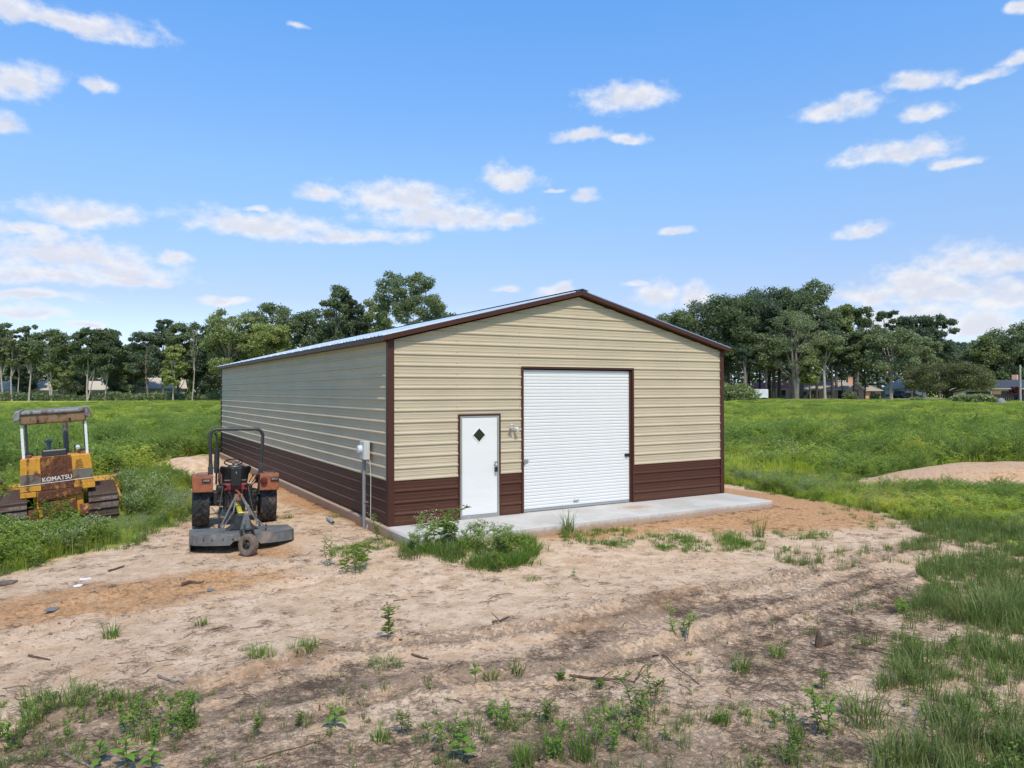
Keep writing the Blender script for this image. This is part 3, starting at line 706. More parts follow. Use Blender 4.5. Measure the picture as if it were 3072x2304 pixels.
# ------------------------------------------------------------------ compact tractor seen from behind
simple('tractor_red', (0.25, 0.075, 0.035), 0.6, var=0.25, scale=9, dirt=(0.32, 0.15, 0.09), dirt_amt=0.42, dirt_scale=5)
simple('faded_red', (0.28, 0.088, 0.036), 0.7, var=0.2, scale=12, dirt=(0.13, 0.045, 0.025), dirt_amt=0.35, dirt_scale=7)
simple('iron_dark', (0.022, 0.021, 0.020), 0.55, var=0.4, scale=14, dirt=(0.10, 0.075, 0.055), dirt_amt=0.4, dirt_scale=8)
simple('rubber', (0.022, 0.022, 0.022), 0.8, var=0.3, scale=20, dirt=(0.16, 0.12, 0.085), dirt_amt=0.40, dirt_scale=6)
simple('rops_black', (0.030, 0.029, 0.028), 0.42, var=0.3, scale=10, dirt=(0.10, 0.06, 0.04), dirt_amt=0.35, dirt_scale=9)
simple('seat_black', (0.012, 0.012, 0.013), 0.38, var=0.2)
simple('seat_red', (0.20, 0.018, 0.02), 0.6, var=0.2)
simple('rim_red', (0.26, 0.05, 0.03), 0.6, var=0.3, dirt=(0.2, 0.13, 0.09), dirt_amt=0.5)
simple('lens_red', (0.10, 0.012, 0.012), 0.25, var=0.2)
simple('chain_steel', (0.30, 0.28, 0.26), 0.45, metal=0.6, var=0.2, dirt=(0.16, 0.075, 0.04), dirt_amt=0.45, dirt_scale=9)
simple('deck_grey', (0.115, 0.118, 0.112), 0.6, var=0.2, scale=4, dirt=(0.26, 0.20, 0.15), dirt_amt=0.42, dirt_scale=2.2)
simple('shaft_yellow', (0.55, 0.45, 0.05), 0.5, var=0.2, dirt=(0.2, 0.15, 0.05), dirt_amt=0.35)
simple('mud_tan', (0.15, 0.11, 0.078), 0.9, var=0.25, scale=10)

def tyre_mesh(name, Rr, w, rim, lugs, lug_h, mat='rubber', cross=0.35):
    mb = MB(); h = w/2
    prof = [(rim, -h*0.80), (rim+0.02, -h*0.95), (Rr*0.82, -h), (Rr-lug_h-0.01, -h*0.92), (Rr-lug_h, -h*0.6), (Rr-lug_h, h*0.6), (Rr-lug_h-0.01, h*0.92), (Rr*0.82, h), (rim+0.02, h*0.95), (rim, h*0.80)]
    mb.lathe(prof, (0, 0, 0), 'X', 36)
    for s in (-1, 1):
        for k in range(lugs):
            a0 = 2*math.pi*(k + (0.5 if s > 0 else 0))/lugs
            def P(t, r, da): a = a0 + cross*t*1.0 + da; return (s*h*(0.0+0.98*t), r*math.sin(a), r*math.cos(a))
            da = 0.30*2*math.pi/lugs/2*1.05
            vs = [P(0.02, Rr-lug_h-0.004, -da), P(0.02, Rr-lug_h-0.004, da), P(0.02, Rr, da*0.7), P(0.02, Rr, -da*0.7),
                  P(1.0, Rr-lug_h-0.035, -da), P(1.0, Rr-lug_h-0.035, da), P(1.0, Rr-0.03, da*0.7), P(1.0, Rr-0.03, -da*0.7)]
            mb.add(vs, [(0,1,2,3),(4,7,6,5),(0,4,5,1),(1,5,6,2),(2,6,7,3),(3,7,4,0)])
    return mb.mesh(name, MAT[mat], True, 30)
def rim_mesh(name, r, w, dish, mat):
    mb = MB(); mb.lathe([(r, -w/2), (r-0.03, -w/2+0.02), (r-0.05, dish-0.01), (r*0.5, dish), (r*0.42, dish+0.05), (0, dish+0.05)], (0, 0, 0), 'X', 24)
    mb.lathe([(r, w/2), (r-0.03, w/2-0.02), (r-0.05, dish+0.01), (r*0.5, dish+0.012)], (0, 0, 0), 'X', 24)
    for k in range(6):
        a = k*math.pi/3; c = (dish+0.05, 0.28*r*math.sin(a), 0.28*r*math.cos(a)); mb.cyl((c[0]-0.02, c[1], c[2]), (c[0]+0.025, c[1], c[2]), 0.014, n=6)
    return mb.mesh(name, MAT[mat], True)
TR = Vector((-2.36, 3.30, 0)); TR.z = gz(-2.36, 3.2) - 0.02
tr = thing('tractor', 'small red tractor with black roll bar parked beside the barn', 'tractor', TR, rot=(0, R(1.2), R(-6.0)))
RW = 0.53
tm, rm = tyre_mesh('tyre', RW, 0.34, 0.31, 20, 0.035), rim_mesh('rim', 0.315, 0.25, 0.05, 'rim_red')
for s in (-1, 1):
    wh = obj_of('wheel_hub', MB().cyl((-0.10, 0, 0), (0.10, 0, 0), 0.11, n=16).mesh('wheel_hub', MAT['iron_dark'], True), tr); wh.location = (s*0.68, 0, RW)
    t = obj_of('tyre', tm, wh); r_ = obj_of('rim', rm, wh)
    if s < 0: t.rotation_euler = r_.rotation_euler = (0, 0, R(180))
    t.rotation_euler[0] = R(8)
tf, rf = tyre_mesh('tyre', 0.31, 0.18, 0.18, 16, 0.022), rim_mesh('rim', 0.182, 0.13, 0.03, 'rim_red')
for s in (-1, 1):
    wh = obj_of('wheel_hub', MB().cyl((-0.06, 0, 0), (0.06, 0, 0), 0.06, n=12).mesh('wheel_hub', MAT['iron_dark'], True), tr); wh.location = (s*0.55, 1.62, 0.31)
    t = obj_of('tyre', tf, wh); r_ = obj_of('rim', rf, wh)
    if s < 0: t.rotation_euler = r_.rotation_euler = (0, 0, R(180))
mb = MB(); mb.box((0, 0.10, 0.66), (0.74, 0.34, 0.44)); mb.box((-0.40, 0.05, 0.62), (0.12, 0.30, 0.30)); mb.box((0.40, 0.05, 0.62), (0.12, 0.30, 0.30)); mb.build('rear_housing', 'iron_dark', tr, bevel=0.03)
mb = MB(); mb.box((0, 0.02, 0.56), (0.44, 0.42, 0.46)); mb.box((0, -0.22, 0.60), (0.34, 0.10, 0.36)); mb.box((0, 0.65, 0.56), (0.34, 0.9, 0.34)); mb.cyl((-0.62, 0, RW), (0.62, 0, RW), 0.085, n=14)
mb.box((0, 1.5, 0.42), (0.9, 0.12, 0.12)); mb.box((0, 1.35, 0.62), (0.30, 0.8, 0.22)); mb.build('transmission', 'iron_dark', tr, bevel=0.02)
for s in (-1, 1):
    mb = MB(); prof = []
    for k in range(9):
        a = R(48 + k*12); prof.append((-math.cos(a)*0.62+0.03, RW+math.sin(a)*0.60))
    out = prof + [(y*0.93+0.03*0.07, RW+(z-RW)*0.93) for y, z in prof[::-1]]
    xi, xo = s*0.47, s*0.87
    mb.prism(out, min(xi, xo), max(xi, xo), YZ)
    fe = mb.build('fender', 'tractor_red', tr, True)
    mb = MB(); mb.box((s*0.665, -0.585, 0.985), (0.40, 0.035, 0.33)); bk = mb.build('fender_back', 'faded_red', tr, bevel=0.02)
    mb = MB(); mb.box((s*0.665, -0.40, 1.155), (0.40, 0.40, 0.035)); mb.build('fender_top', 'tractor_red', tr, bevel=0.015)
    mb = MB(); mb.box((s*0.60+(0.17 if s > 0 else 0), -0.62, 1.07), (0.17, 0.04, 0.075)); mb.build('tail_lamp', 'seat_black', bk, bevel=0.008)
    mb = MB(); mb.box((s*0.60+(0.17 if s > 0 else 0), -0.643, 1.07), (0.13, 0.006, 0.04)); mb.build('lamp_lens', 'chain_steel', bk)
    mb = MB(); mb.tube([(s*0.56, -0.5, 1.17), (s*0.56, -0.52, 1.22), (s*0.78, -0.52, 1.22), (s*0.78, -0.5, 1.17)], 0.010, 6); mb.build('grab_rail', 'rops_black', tr, True)
mb = MB(); mb.box((-0.665, -0.608, 0.875), (0.36, 0.008, 0.095)); mb.build('number_plate', 'faded_red', tr, bevel=0.004)
mb = MB(); mb.lathe([(0, -0.05), (0.06, -0.045), (0.075, 0.0), (0.075, 0.02), (0, 0.02)], (0.55, -0.62, 1.03), 'Y', 16); mb.build('reflector', 'lens_red', tr, True)
# roll bar
pts = []
for k in range(6):
    a = R(k*18); pts.append((-0.535+0.15-0.15*math.cos(a), 0, 2.13-0.15+0.15*math.sin(a)))
left = [(-0.505, 0, 1.12), (-0.515, 0, 1.45), (-0.535, 0, 1.90)] + [(x, 0, z) for x, _, z in pts]
path = left + [(-x, y, z) for x, y, z in left[::-1]]
rb_ = MB(); rb_.tube([(x, -0.30, z) for x, y, z in path], 0.036, 10); rops = rb_.build('roll_bar', 'rops_black', tr, True)
for s in (-1, 1):
    mb = MB(); mb.box((s*0.51, -0.30, 1.22), (0.10, 0.10, 0.22)); mb.box((s*0.51, -0.30, 1.33), (0.085, 0.085, 0.10)); mb.cyl((s*0.45, -0.30, 1.30), (s*0.57, -0.30, 1.30), 0.014, n=8); mb.build('roll_bar_foot', 'rops_black', rops, bevel=0.008)
    mb = MB(); mb.box((s*0.50, -0.28, 0.92), (0.07, 0.12, 0.42)); mb.build('roll_bar_bracket', 'iron_dark', rops)
# seat: scooped shell with winged back
mb = MB(); cols = 13; rows = [(-0.20, 0.96, 0.24, 0.0), (-0.18, 1.02, 0.26, 0.01), (-0.22, 1.12, 0.27, 0.03), (-0.27, 1.20, 0.31, 0.05), (-0.30, 1.27, 0.325, 0.06), (-0.31, 1.335, 0.30, 0.05)]
vs = []; fs = []
for (y, z, w, cv) in rows:
    for k in range(cols):
        t = -1+2*k/(cols-1); wing = 0.05*abs(t)**4 if z > 1.2 else 0
        dip = -0.035*math.exp(-((abs(t)-0.72)/0.13)**2) if z > 1.30 else 0
        vs.append((t*w, y+cv*2.6*t*t, z+wing*(-1 if z > 1.30 else 0.4)+dip))
for i in range(len(rows)-1):
    for k in range(cols-1): fs.append((i*cols+k, i*cols+k+1, (i+1)*cols+k+1, (i+1)*cols+k))
mb.add(vs, fs); seat = mb.build('seat', 'seat_black', tr, True); so_ = seat.modifiers.new('thick', 'SOLIDIFY'); so_.thickness = 0.045
mb = MB(); mb.box((0, 0.02, 0.99), (0.50, 0.46, 0.09)); mb.build('seat_cushion', 'seat_black', seat, bevel=0.03)
mb = MB(); mb.box((0, -0.08, 0.87), (0.52, 0.40, 0.17)); mb.build('seat_base', 'seat_red', tr, bevel=0.03)
mb = MB(); mb.box((0.0, -0.385, 1.10), (0.22, 0.06, 0.40)); mb.build('control_box', 'seat_black', tr, bevel=0.015)
mb = MB(); mb.box((0.0, -0.418, 1.20), (0.02, 0.006, 0.05)); mb.build('plate_mark', 'chain_steel', tr)
mb = MB(); mb.tube([(-0.1, -0.40, 1.30), (0, -0.42, 1.315), (0.1, -0.40, 1.30)], 0.012, 6); mb.build('box_handle', 'rops_black', tr, True)
# steering wheel, column, dash, bonnet, exhaust
ring = [(0.19*math.cos(R(k*15)), 0.19*math.sin(R(k*15)), 0) for k in range(25)]
mb = MB(); mb.tube(ring, 0.014, 8, False)
for a in (90, 210, 330): mb.tube([(0, 0, -0.03), (0.19*math.cos(R(a)), 0.19*math.sin(R(a)), 0)], 0.009, 6)
mb.tube([(0, 0, -0.03), (0, 0, -0.3)], 0.022, 8)
sw = mb.build('steering_wheel', 'seat_black', tr, True); sw.location = (0, 0.62, 1.33); sw.rotation_euler = (R(-28), 0, 0)
mb = MB(); mb.prism([(0.72, 0.70), (2.05, 0.70), (2.05, 1.00), (1.9, 1.06), (0.85, 1.20), (0.72, 1.16)], -0.26, 0.26, YZ); mb.build('bonnet', 'faded_red', tr, bevel=0.04)
mb = MB(); mb.box((0, 0.70, 1.0), (0.46, 0.08, 0.40)); mb.build('dashboard', 'seat_black', tr, bevel=0.02)
mb = MB(); mb.cyl((-0.34, 0.95, 0.80), (-0.34, 0.95, 1.06), 0.022); mb.tube([(-0.34, 0.95, 1.06), (-0.34, 0.95, 1.10)], 0.05, 12); mb.cyl((-0.34, 0.95, 1.10), (-0.34, 0.95, 1.62), 0.058); mb.tube([(-0.34, 0.95, 1.62), (-0.34, 0.95, 1.80), (-0.355, 0.94, 1.92), (-0.40, 0.92, 1.99)], 0.026, 10); mb.build('exhaust', 'rops_black', tr, True)
mb = MB(); mb.box((-0.02, 0.35, 0.62), (0.96, 0.50, 0.03)); mb.build('floor_plate', 'iron_dark', tr)
# levers, links, hoses and rods at the back
for k, (x, y, z, x2, y2, z2, r) in enumerate(((0.28, -0.15, 0.95, 0.36, -0.22, 1.12, 0.010), (0.34, -0.1, 0.92, 0.42, -0.16, 1.06, 0.010), (-0.30, -0.2, 0.9, -0.34, -0.3, 1.05, 0.010), (0.22, -0.26, 0.8, 0.40, -0.35, 0.98, 0.012))):
    mb = MB(); mb.cyl((x, y, z), (x2, y2, z2), r, n=8); mb.lathe([(0, 0.03), (0.02, 0.02), (0.024, 0), (0.02, -0.02), (0, -0.03)], (x2, y2, z2), 'Z', 8); mb.build('lever', 'iron_dark', tr, True)
for s in (-1, 1):
    mb = MB(); mb.tube([(s*0.27, -0.16, 0.42), (s*0.33, -0.60, 0.38), (s*0.38, -1.72, 0.26)], 0.024, 8); mb.build('lower_link', 'iron_dark', tr, True)
    mb = MB(); mb.tube([(s*0.25, -0.30, 0.92), (s*0.34, -0.62, 0.40)], 0.016, 8); mb.build('lift_rod', 'iron_dark', tr, True)
    mb = MB(); mb.tube([(s*0.13, -0.20, 0.84), (s*0.25, -0.32, 0.93)], [0.035, 0.025], 8); mb.build('lift_arm', 'iron_dark', tr, True)
    mb = MB(); mb.tube([(s*0.46, -0.12, 0.42), (s*0.37, -0.95, 0.38)], 0.009, 6); mb.build('check_chain', 'chain_steel', tr, True)
for k in range(9):
    x = -0.34+0.085*k; mb = MB(); mb.tube([(x, -0.26, 0.80), (x+0.02, -0.36, 0.84), (x+0.05, -0.36, 0.70), (x*0.6, -0.28, 0.62)], 0.010, 6); mb.build('hose', 'seat_black', tr, True)
mb = MB(); mb.tube([(0, -0.30, 0.80), (0.01, -0.75, 0.84), (0.02, -1.24, 0.85)], 0.022, 8); mb.build('top_link', 'tractor_red', tr, True)
mb = MB(); mb.box((0, -0.42, 0.30), (0.10, 0.50, 0.035)); mb.build('drawbar', 'iron_dark', tr)

# ------------------------------------------------------------------ rotary mower hitched behind
mo = thing('rotary_mower', 'grey rotary mower deck with tail wheel hitched behind the red tractor', 'mower', (TR.x, TR.y, TR.z-0.27), rot=(R(-4.6), R(1.2), R(-6.0)))
YC = -2.42; HW = 0.91; dz0, dz1 = 0.25, 0.265
half = [(-HW, 0.70), (-HW, -0.22), (-HW+0.05, -0.36), (-HW+0.22, -0.54), (-HW+0.46, -0.66), (-0.2, -0.70)]
outline = half + [(-x, y) for x, y in half[::-1]]
outline = [(x, y+YC) for x, y in outline]
mb = MB(); mb.prism(outline, dz1+0.10, dz1+0.118); mb.build('deck_top', 'deck_grey', mo, bevel=0.006)
def skirt(p, q, h0, h1, t=0.010):
    v = Vector((q[0]-p[0], q[1]-p[1], 0)); n = Vector((v.y, -v.x, 0)).normalized()*t
    top = dz1+0.096
    vs = [(p[0], p[1], top-h0), (q[0], q[1], top-h1), (q[0], q[1], top), (p[0], p[1], top)]
    vs2 = [(a-n.x, b_-n.y, c) for a, b_, c in vs]; return vs + vs2
sk = MB(); box_f = [(0,1,2,3),(7,6,5,4),(0,4,5,1),(1,5,6,2),(2,6,7,3),(3,7,4,0)]
n_ = len(outline)
for i in range(n_):
    p, q = outline[i], outline[(i+1) % n_]
    if i == n_-1: continue                         # open to the front
    h0 = h1 = 0.175
    if i == 5:                                     # rear skirt is cut back between the two sides
        m1, m2 = (p[0]*0.98+q[0]*0.02, p[1]), (q[0]*0.98+p[0]*0.02, q[1])
        sk.add(skirt(m1, m2, 0.10, 0.10), box_f); continue
    if i == 4: h1 = 0.125
    if i == 6: h0 = 0.125
    if i == 4:
        mid = (p[0]*0.25+q[0]*0.75, p[1]*0.25+q[1]*0.75); sk.add(skirt(p, mid, 0.175, 0.175), box_f); sk.add(skirt(mid, q, 0.175, 0.105), box_f)
    elif i == 6:
        mid = (q[0]*0.25+p[0]*0.75, q[1]*0.25+p[1]*0.75); sk.add(skirt(p, mid, 0.105, 0.175), box_f); sk.add(skirt(mid, q, 0.175, 0.175), box_f)
    else: sk.add(skirt(p, q, h0, h1), box_f)
sk.build('skirt', 'deck_grey', mo)
for x in (-0.70, -0.56, -0.38, -0.22, 0.30, 0.48, 0.62):
    yb = YC - (0.70 if abs(x) < 0.25 else 0.665 if abs(x) < 0.45 else 0.61 if abs(x) < 0.6 else 0.535) - 0.012
    mb = MB(); mb.cyl((x, yb+0.02, dz1+0.03), (x, yb-0.004, dz1+0.03), 0.013, n=8); mb.build('bolt', 'iron_dark', mo)
mb = MB(); mb.box((-HW-0.006, YC+0.24, 0.20), (0.014, 0.90, 0.32)); mb.build('side_plate', 'deck_grey', mo, bevel=0.004)
mb = MB(); mb.box((HW+0.006, YC+0.24, 0.20), (0.014, 0.90, 0.32)); mb.build('side_plate', 'deck_grey', mo, bevel=0.004)
zt = dz1+0.118
mb = MB(); mb.prism([(-0.30, 0), (0.30, 0), (0.16, 0.12), (0.10, 0.30), (-0.10, 0.30), (-0.16, 0.12)], -0.16, 0.16, Matrix.Translation((0, YC+0.12, zt)) @ XZ); mb.build('gearbox', 'iron_dark', mo, bevel=0.02)
mb = MB(); mb.tube([(0.02, -0.40, 0.76), (0.015, -1.10, 0.72), (0.0, -1.95, 0.62)], [0.048, 0.052, 0.045], 12); mb.build('drive_shaft', 'shaft_yellow', mo, True)
mb = MB(); mb.lathe([(0.055, 0), (0.085, -0.08), (0.09, -0.16), (0.06, -0.2)], (0.0, -1.94, 0.62), 'Y', 14); mb.build('shaft_cover', 'shaft_yellow', mo, True)
# hitch frame: mast, stays down to the rear of the deck
for s in (-1, 1):
    mb = MB(); mb.tube([(s*0.05, -1.25, 0.98), (s*0.36, -1.78, zt+0.02)], 0.020, 8); mb.build('mast', 'deck_grey', mo, True)
    mb = MB(); mb.tube([(s*0.05, -1.27, 0.96), (s*0.14, -2.0, 0.70), (s*0.40, YC-0.34, zt+0.04)], 0.014, 8); mb.build('stay', 'chain_steel', mo, True)
    mb = MB(); mb.box((s*0.40, YC-0.30, zt+0.055), (0.022, 0.30, 0.11)); mb.build('lug_plate', 'deck_grey', mo)
mb = MB(); mb.box((0, -1.25, 0.94), (0.16, 0.05, 0.14)); mb.build('hitch_head', 'tractor_red', mo, bevel=0.01)
mb = MB(); mb.prism([(-0.11, 0), (0.11, 0), (0.035, 0.34), (-0.035, 0.34)], -0.06, 0.06, Matrix.Translation((0.03, YC-0.36, zt)) @ XZ); mb.build('stand', 'deck_grey', mo, bevel=0.01)
mb = MB(); mb.box((0.03, YC-0.50, zt+0.13), (0.09, 0.62, 0.07)); mb.cyl((0.03, YC-0.82, zt+0.06), (0.03, YC-0.82, zt+0.26), 0.042); mb.build('tail_arm', 'deck_grey', mo, bevel=0.005)
mb = MB(); mb.tube([(0.03, YC-0.82, zt+0.10), (0.03, YC-0.82, zt+0.05)], 0.05, 10)
for s in (-1, 1): mb.box((0.03+s*0.095, YC-0.92, 0.34), (0.014, 0.09, 0.28), rot=(R(-25), 0, R(30)))
mb.box((0.03, YC-0.85, zt+0.09), (0.21, 0.09, 0.016)); mb.build('wheel_fork', 'iron_dark', mo)
tw = obj_of('tail_wheel', tyre_mesh('tail_wheel', 0.205, 0.13, 0.09, 18, 0.012, 'mud_tan', 0.15), mo); tw.location = (0.03, YC-0.97, 0.205); tw.rotation_euler = (0, R(3), R(40))
mb = MB(); mb.lathe([(0.105, -0.035), (0.06, -0.02), (0.035, -0.05), (0, -0.05)], (0, 0, 0), 'X', 16); mb.lathe([(0.105, 0.035), (0.06, 0.02), (0.035, 0.05), (0, 0.05)], (0, 0, 0), 'X', 16); mb.build('rim', 'iron_dark', tw, True)
mb = MB(); mb.cyl((-0.5, YC+0.1, 0.2), (0.5, YC+0.1, 0.2), 0.02, n=6); mb.box((0, YC+0.1, 0.2), (1.2, 0.09, 0.012)); mb.build('blade', 'iron_dark', mo)
# ------------------------------------------------------------------ old bulldozer on the left
def rusty(name, col, amt, rust=(0.095, 0.032, 0.014), sc=2.6, rough=0.6):
    m, nt, b = newmat(name); tc = nd(nt, 'ShaderNodeTexCoord'); v = tc.outputs['Object']
    n = noise(nt, v, sc, 9, 0.7, 0.6); n2 = noise(nt, vmath(nt, 'MULTIPLY', v, (9, 9, 1.6)), 1.0, 6, 0.65); n3 = noise(nt, v, 22, 5, 0.6)
    c = mixc(nt, smooth(nt, n3, 0.3, 0.7), tuple(q*0.88 for q in col), tuple(q*1.1 for q in col))
    f = smooth(nt, math_(nt, 'ADD', n, math_(nt, 'MULTIPLY', math_(nt, 'SUBTRACT', n2, 0.5), 0.5)), 1.0-amt-0.05, 1.0-amt+0.09)
    rc = mixc(nt, smooth(nt, n3, 0.3, 0.72), tuple(q*0.55 for q in rust), tuple(q*1.7 for q in rust))
    nt.links.new(mixc(nt, f, c, rc), b.inputs['Base Color']); nt.links.new(math_(nt, 'MULTIPLY_ADD', f, 0.3, rough), b.inputs['Roughness'])
    bp = nd(nt, 'ShaderNodeBump', i={'Strength': 0.4, 'Distance': 0.01}); nt.links.new(n, bp.inputs['Height']); nt.links.new(bp.outputs[0], b.inputs['Normal'])
rusty('dozer_yellow', (0.56, 0.26, 0.022), 0.395)
rusty('dozer_rust', (0.36, 0.15, 0.03), 0.60)
rusty('dozer_grey', (0.14, 0.125, 0.10), 0.45)
rusty('track_steel', (0.090, 0.062, 0.048), 0.52, (0.075, 0.038, 0.025), 4.0)
rusty('canopy_top', (0.24, 0.225, 0.215), 0.50, (0.11, 0.08, 0.065), 2.0)
rusty('canopy_edge', (0.22, 0.13, 0.065), 0.52, (0.13, 0.065, 0.030), 3.0)
rusty('post_white', (0.70, 0.70, 0.66), 0.33, (0.30, 0.12, 0.05), 6.0)
rusty('stack_grey', (0.16, 0.15, 0.155), 0.42, (0.10, 0.05, 0.03), 3.0)
simple('vinyl_black', (0.012, 0.012, 0.012), 0.45)
simple('cap_blue', (0.16, 0.22, 0.24), 0.5, var=0.2, dirt=(0.2, 0.12, 0.08), dirt_amt=0.35)
simple('letter_white', (0.62, 0.60, 0.56), 0.6, var=0.15, scale=30, dirt=(0.10, 0.04, 0.02), dirt_amt=0.32, dirt_scale=14)
DZ = Vector((-5.66, 5.55, 0)); DZ.z = gz(-5.66, 5.6) - 0.15
dz = thing('bulldozer', 'rusty yellow bulldozer with canopy sunk in weeds at left', 'bulldozer', DZ, rot=(R(0.5), R(-3.4), R(0.5))); dz.scale = (0.88, 1.0, 1.0)
# body: rear fuel tank in three panels under the seat, main frame, engine hood ahead
mb = MB(); mb.prism([(-0.80, 0.92), (0.82, 0.92), (0.76, 1.66), (-0.74, 1.66)], 0.02, 0.85, XZ); mb.build('rear_body', 'dozer_yellow', dz, bevel=0.02)
def plate(name, x0, x1, z0, z1, mat, y=-0.012, t=0.02, par=None):
    f = lambda x, z: x*(1 - (z-0.92)*0.085)
    mb = MB(); mb.prism([(f(x0, z0), z0), (f(x1, z0), z0), (f(x1, z1), z1), (f(x0, z1), z1)], y-t/2, y+t/2, XZ); return mb.build(name, mat, par or dz, bevel=0.005)
plate('side_panel', -0.80, -0.352, 0.93, 1.645, 'dozer_yellow')
plate('side_panel', 0.362, 0.815, 0.93, 1.645, 'dozer_yellow')
cp = plate('rusted_panel', -0.345, 0.355, 0.93, 1.665, 'dozer_rust', y=-0.02); cp['label'] = 'rust-brown centre panel with worn white lettering'
plate('grey_band', -0.79, -0.36, 1.09, 1.31, 'dozer_grey', y=-0.026, t=0.006); plate('grey_band', 0.37, 0.805, 1.13, 1.33, 'dozer_grey', y=-0.026, t=0.006)
mb = MB(); mb.prism([(-0.80, 1.066), (0.815, 1.105), (0.815, 1.118), (-0.80, 1.08)], -0.037, -0.033, XZ); mb.build('stripe', 'letter_white', dz)
for k in range(6):
    z = 1.36+0.035*k; mb = MB(); mb.box((0.50, -0.028, z), (0.19-0.012*k, 0.006, 0.009), rot=(0, R(-3), 0)); mb.build('louvre', 'dozer_rust', dz)
for x in (-0.34, 0.345):
    for z in (0.98, 1.25, 1.6):
        mb = MB(); mb.cyl((x*0.97, -0.02, z), (x*0.97, -0.042, z), 0.013, n=6); mb.build('bolt', 'dozer_rust', dz)
# worn lettering on the centre panel: slab letters
def letters():
    cu = bpy.data.curves.new('lettering', 'FONT'); cu.body = 'KOMATSU'; cu.size = 0.135; cu.extrude = 0.003; cu.offset = 0.002; cu.align_x = 'CENTER'; cu.space_character = 1.02
    t = bpy.data.objects.new('tmp', cu); COL.objects.link(t)
    dg = bpy.context.evaluated_depsgraph_get(); me = bpy.data.meshes.new_from_object(t.evaluated_get(dg)); bpy.data.objects.remove(t)
    xs = [v.co.x for v in me.vertices]; w = max(xs)-min(xs); k = 0.645/w
    for v in me.vertices: v.co.x *= k
    me.materials.clear(); me.materials.append(MAT['letter_white']); o = obj_of('lettering', me, cp)
    o.location = (0.008, -0.036, 1.128); o.rotation_euler = (R(90), R(-2.0), 0)
letters()
mb = MB(); mb.prism([(-0.80, 0.80), (-0.46, 0.80), (-0.46, 0.915), (-0.80, 0.915)], -0.03, 0.7, XZ); mb.build('corner_step', 'dozer_yellow', dz, bevel=0.01)
mb = MB(); mb.prism([(0.54, 0.88), (0.83, 0.88), (0.83, 0.985), (0.54, 0.985)], -0.03, 0.7, XZ); mb.build('corner_step', 'dozer_yellow', dz, bevel=0.01)
mb = MB(); mb.prism([(-0.45, 0.70), (0.53, 0.78), (0.53, 0.925), (-0.45, 0.915)], -0.05, 0.10, XZ); mb.build('rear_bumper', 'dozer_rust', dz, bevel=0.012)
mb = MB(); mb.box2((-0.48, 0.06, 0.30), (0.55, 2.6, 0.80)); mb.build('main_frame', 'dozer_yellow', dz, bevel=0.03)
mb = MB(); mb.box2((-0.36, 0.0, 0.34), (0.40, 0.09, 0.68)); mb.build('rear_plate', 'dozer_rust', dz, bevel=0.02)
mb = MB(); mb.box2((-0.40, 1.35, 0.85), (0.42, 2.75, 1.42)); mb.build('engine_hood', 'dozer_yellow', dz, bevel=0.04)
mb = MB(); mb.box2((-0.75, 0.85, 0.9), (0.77, 1.35, 1.0)); mb.build('floor_plate', 'dozer_grey', dz)
for s in (-1, 1):
    mb = MB(); mb.box2((s*0.52, 0.1, 1.55), (s*0.76, 0.95, 1.70)); mb.build('arm_rest', 'dozer_rust', dz, bevel=0.02)
mb = MB(); mb.box((-0.02, 0.17, 1.72), (0.56, 0.11, 0.17), rot=(R(-8), 0, R(0))); mb.build('seat_back', 'vinyl_black', dz, bevel=0.035)
mb = MB(); mb.box((-0.02, 0.42, 1.60), (0.52, 0.5, 0.12)); mb.build('seat_cushion', 'vinyl_black', dz, bevel=0.03)
mb = MB(); mb.lathe([(0, 0.05), (0.06, 0.045), (0.11, 0.01), (0.11, -0.01), (0.055, -0.03), (0.055, -0.32), (0, -0.32)], (-0.18, 1.5, 1.90), 'Z', 16); mb.build('air_cleaner', 'cap_blue', dz, True)
mb = MB(); mb.cyl((0.22, 1.8, 1.40), (0.22, 1.8, 2.42), 0.068); mb.cyl((0.22, 1.8, 2.40), (0.22, 1.8, 2.56), 0.045); mb.build('exhaust_stack', 'stack_grey', dz, True)
mb = MB(); mb.cyl((0.22, 1.8, 1.40), (0.22, 1.8, 1.56), 0.078); mb.build('stack_collar', 'dozer_rust', dz, True)
hl = MB(); hl.lathe([(0, 0.05), (0.05, 0.04), (0.06, 0.0), (0.06, -0.02)], (0.50, 0.30, 1.80), 'Y', 16); hlo = hl.build('work_lamp', 'stack_grey', dz, True)
mb = MB(); mb.lathe([(0, -0.028), (0.03, -0.026), (0.055, -0.018)], (0.50, 0.30, 1.80), 'Y', 16); mb.build('lens', 'lamp_glass', hlo, True)
mb = MB(); mb.cyl((0.50, 0.30, 1.66), (0.50, 0.30, 1.75), 0.015, n=8); mb.build('lamp_bracket', 'dozer_rust', dz)
for x, y, h in ((0.08, 0.75, 0.32), (-0.42, 0.6, 0.22), (0.42, 0.6, 0.24)):
    mb = MB(); mb.cyl((x, y, 1.55), (x+0.01, y-0.03, 1.55+h), 0.010, n=8); mb.lathe([(0, 0.03), (0.018, 0.02), (0.02, 0), (0, -0.03)], (x+0.01, y-0.03, 1.57+h), 'Z', 8); mb.build('control_lever', 'vinyl_black', dz, True)
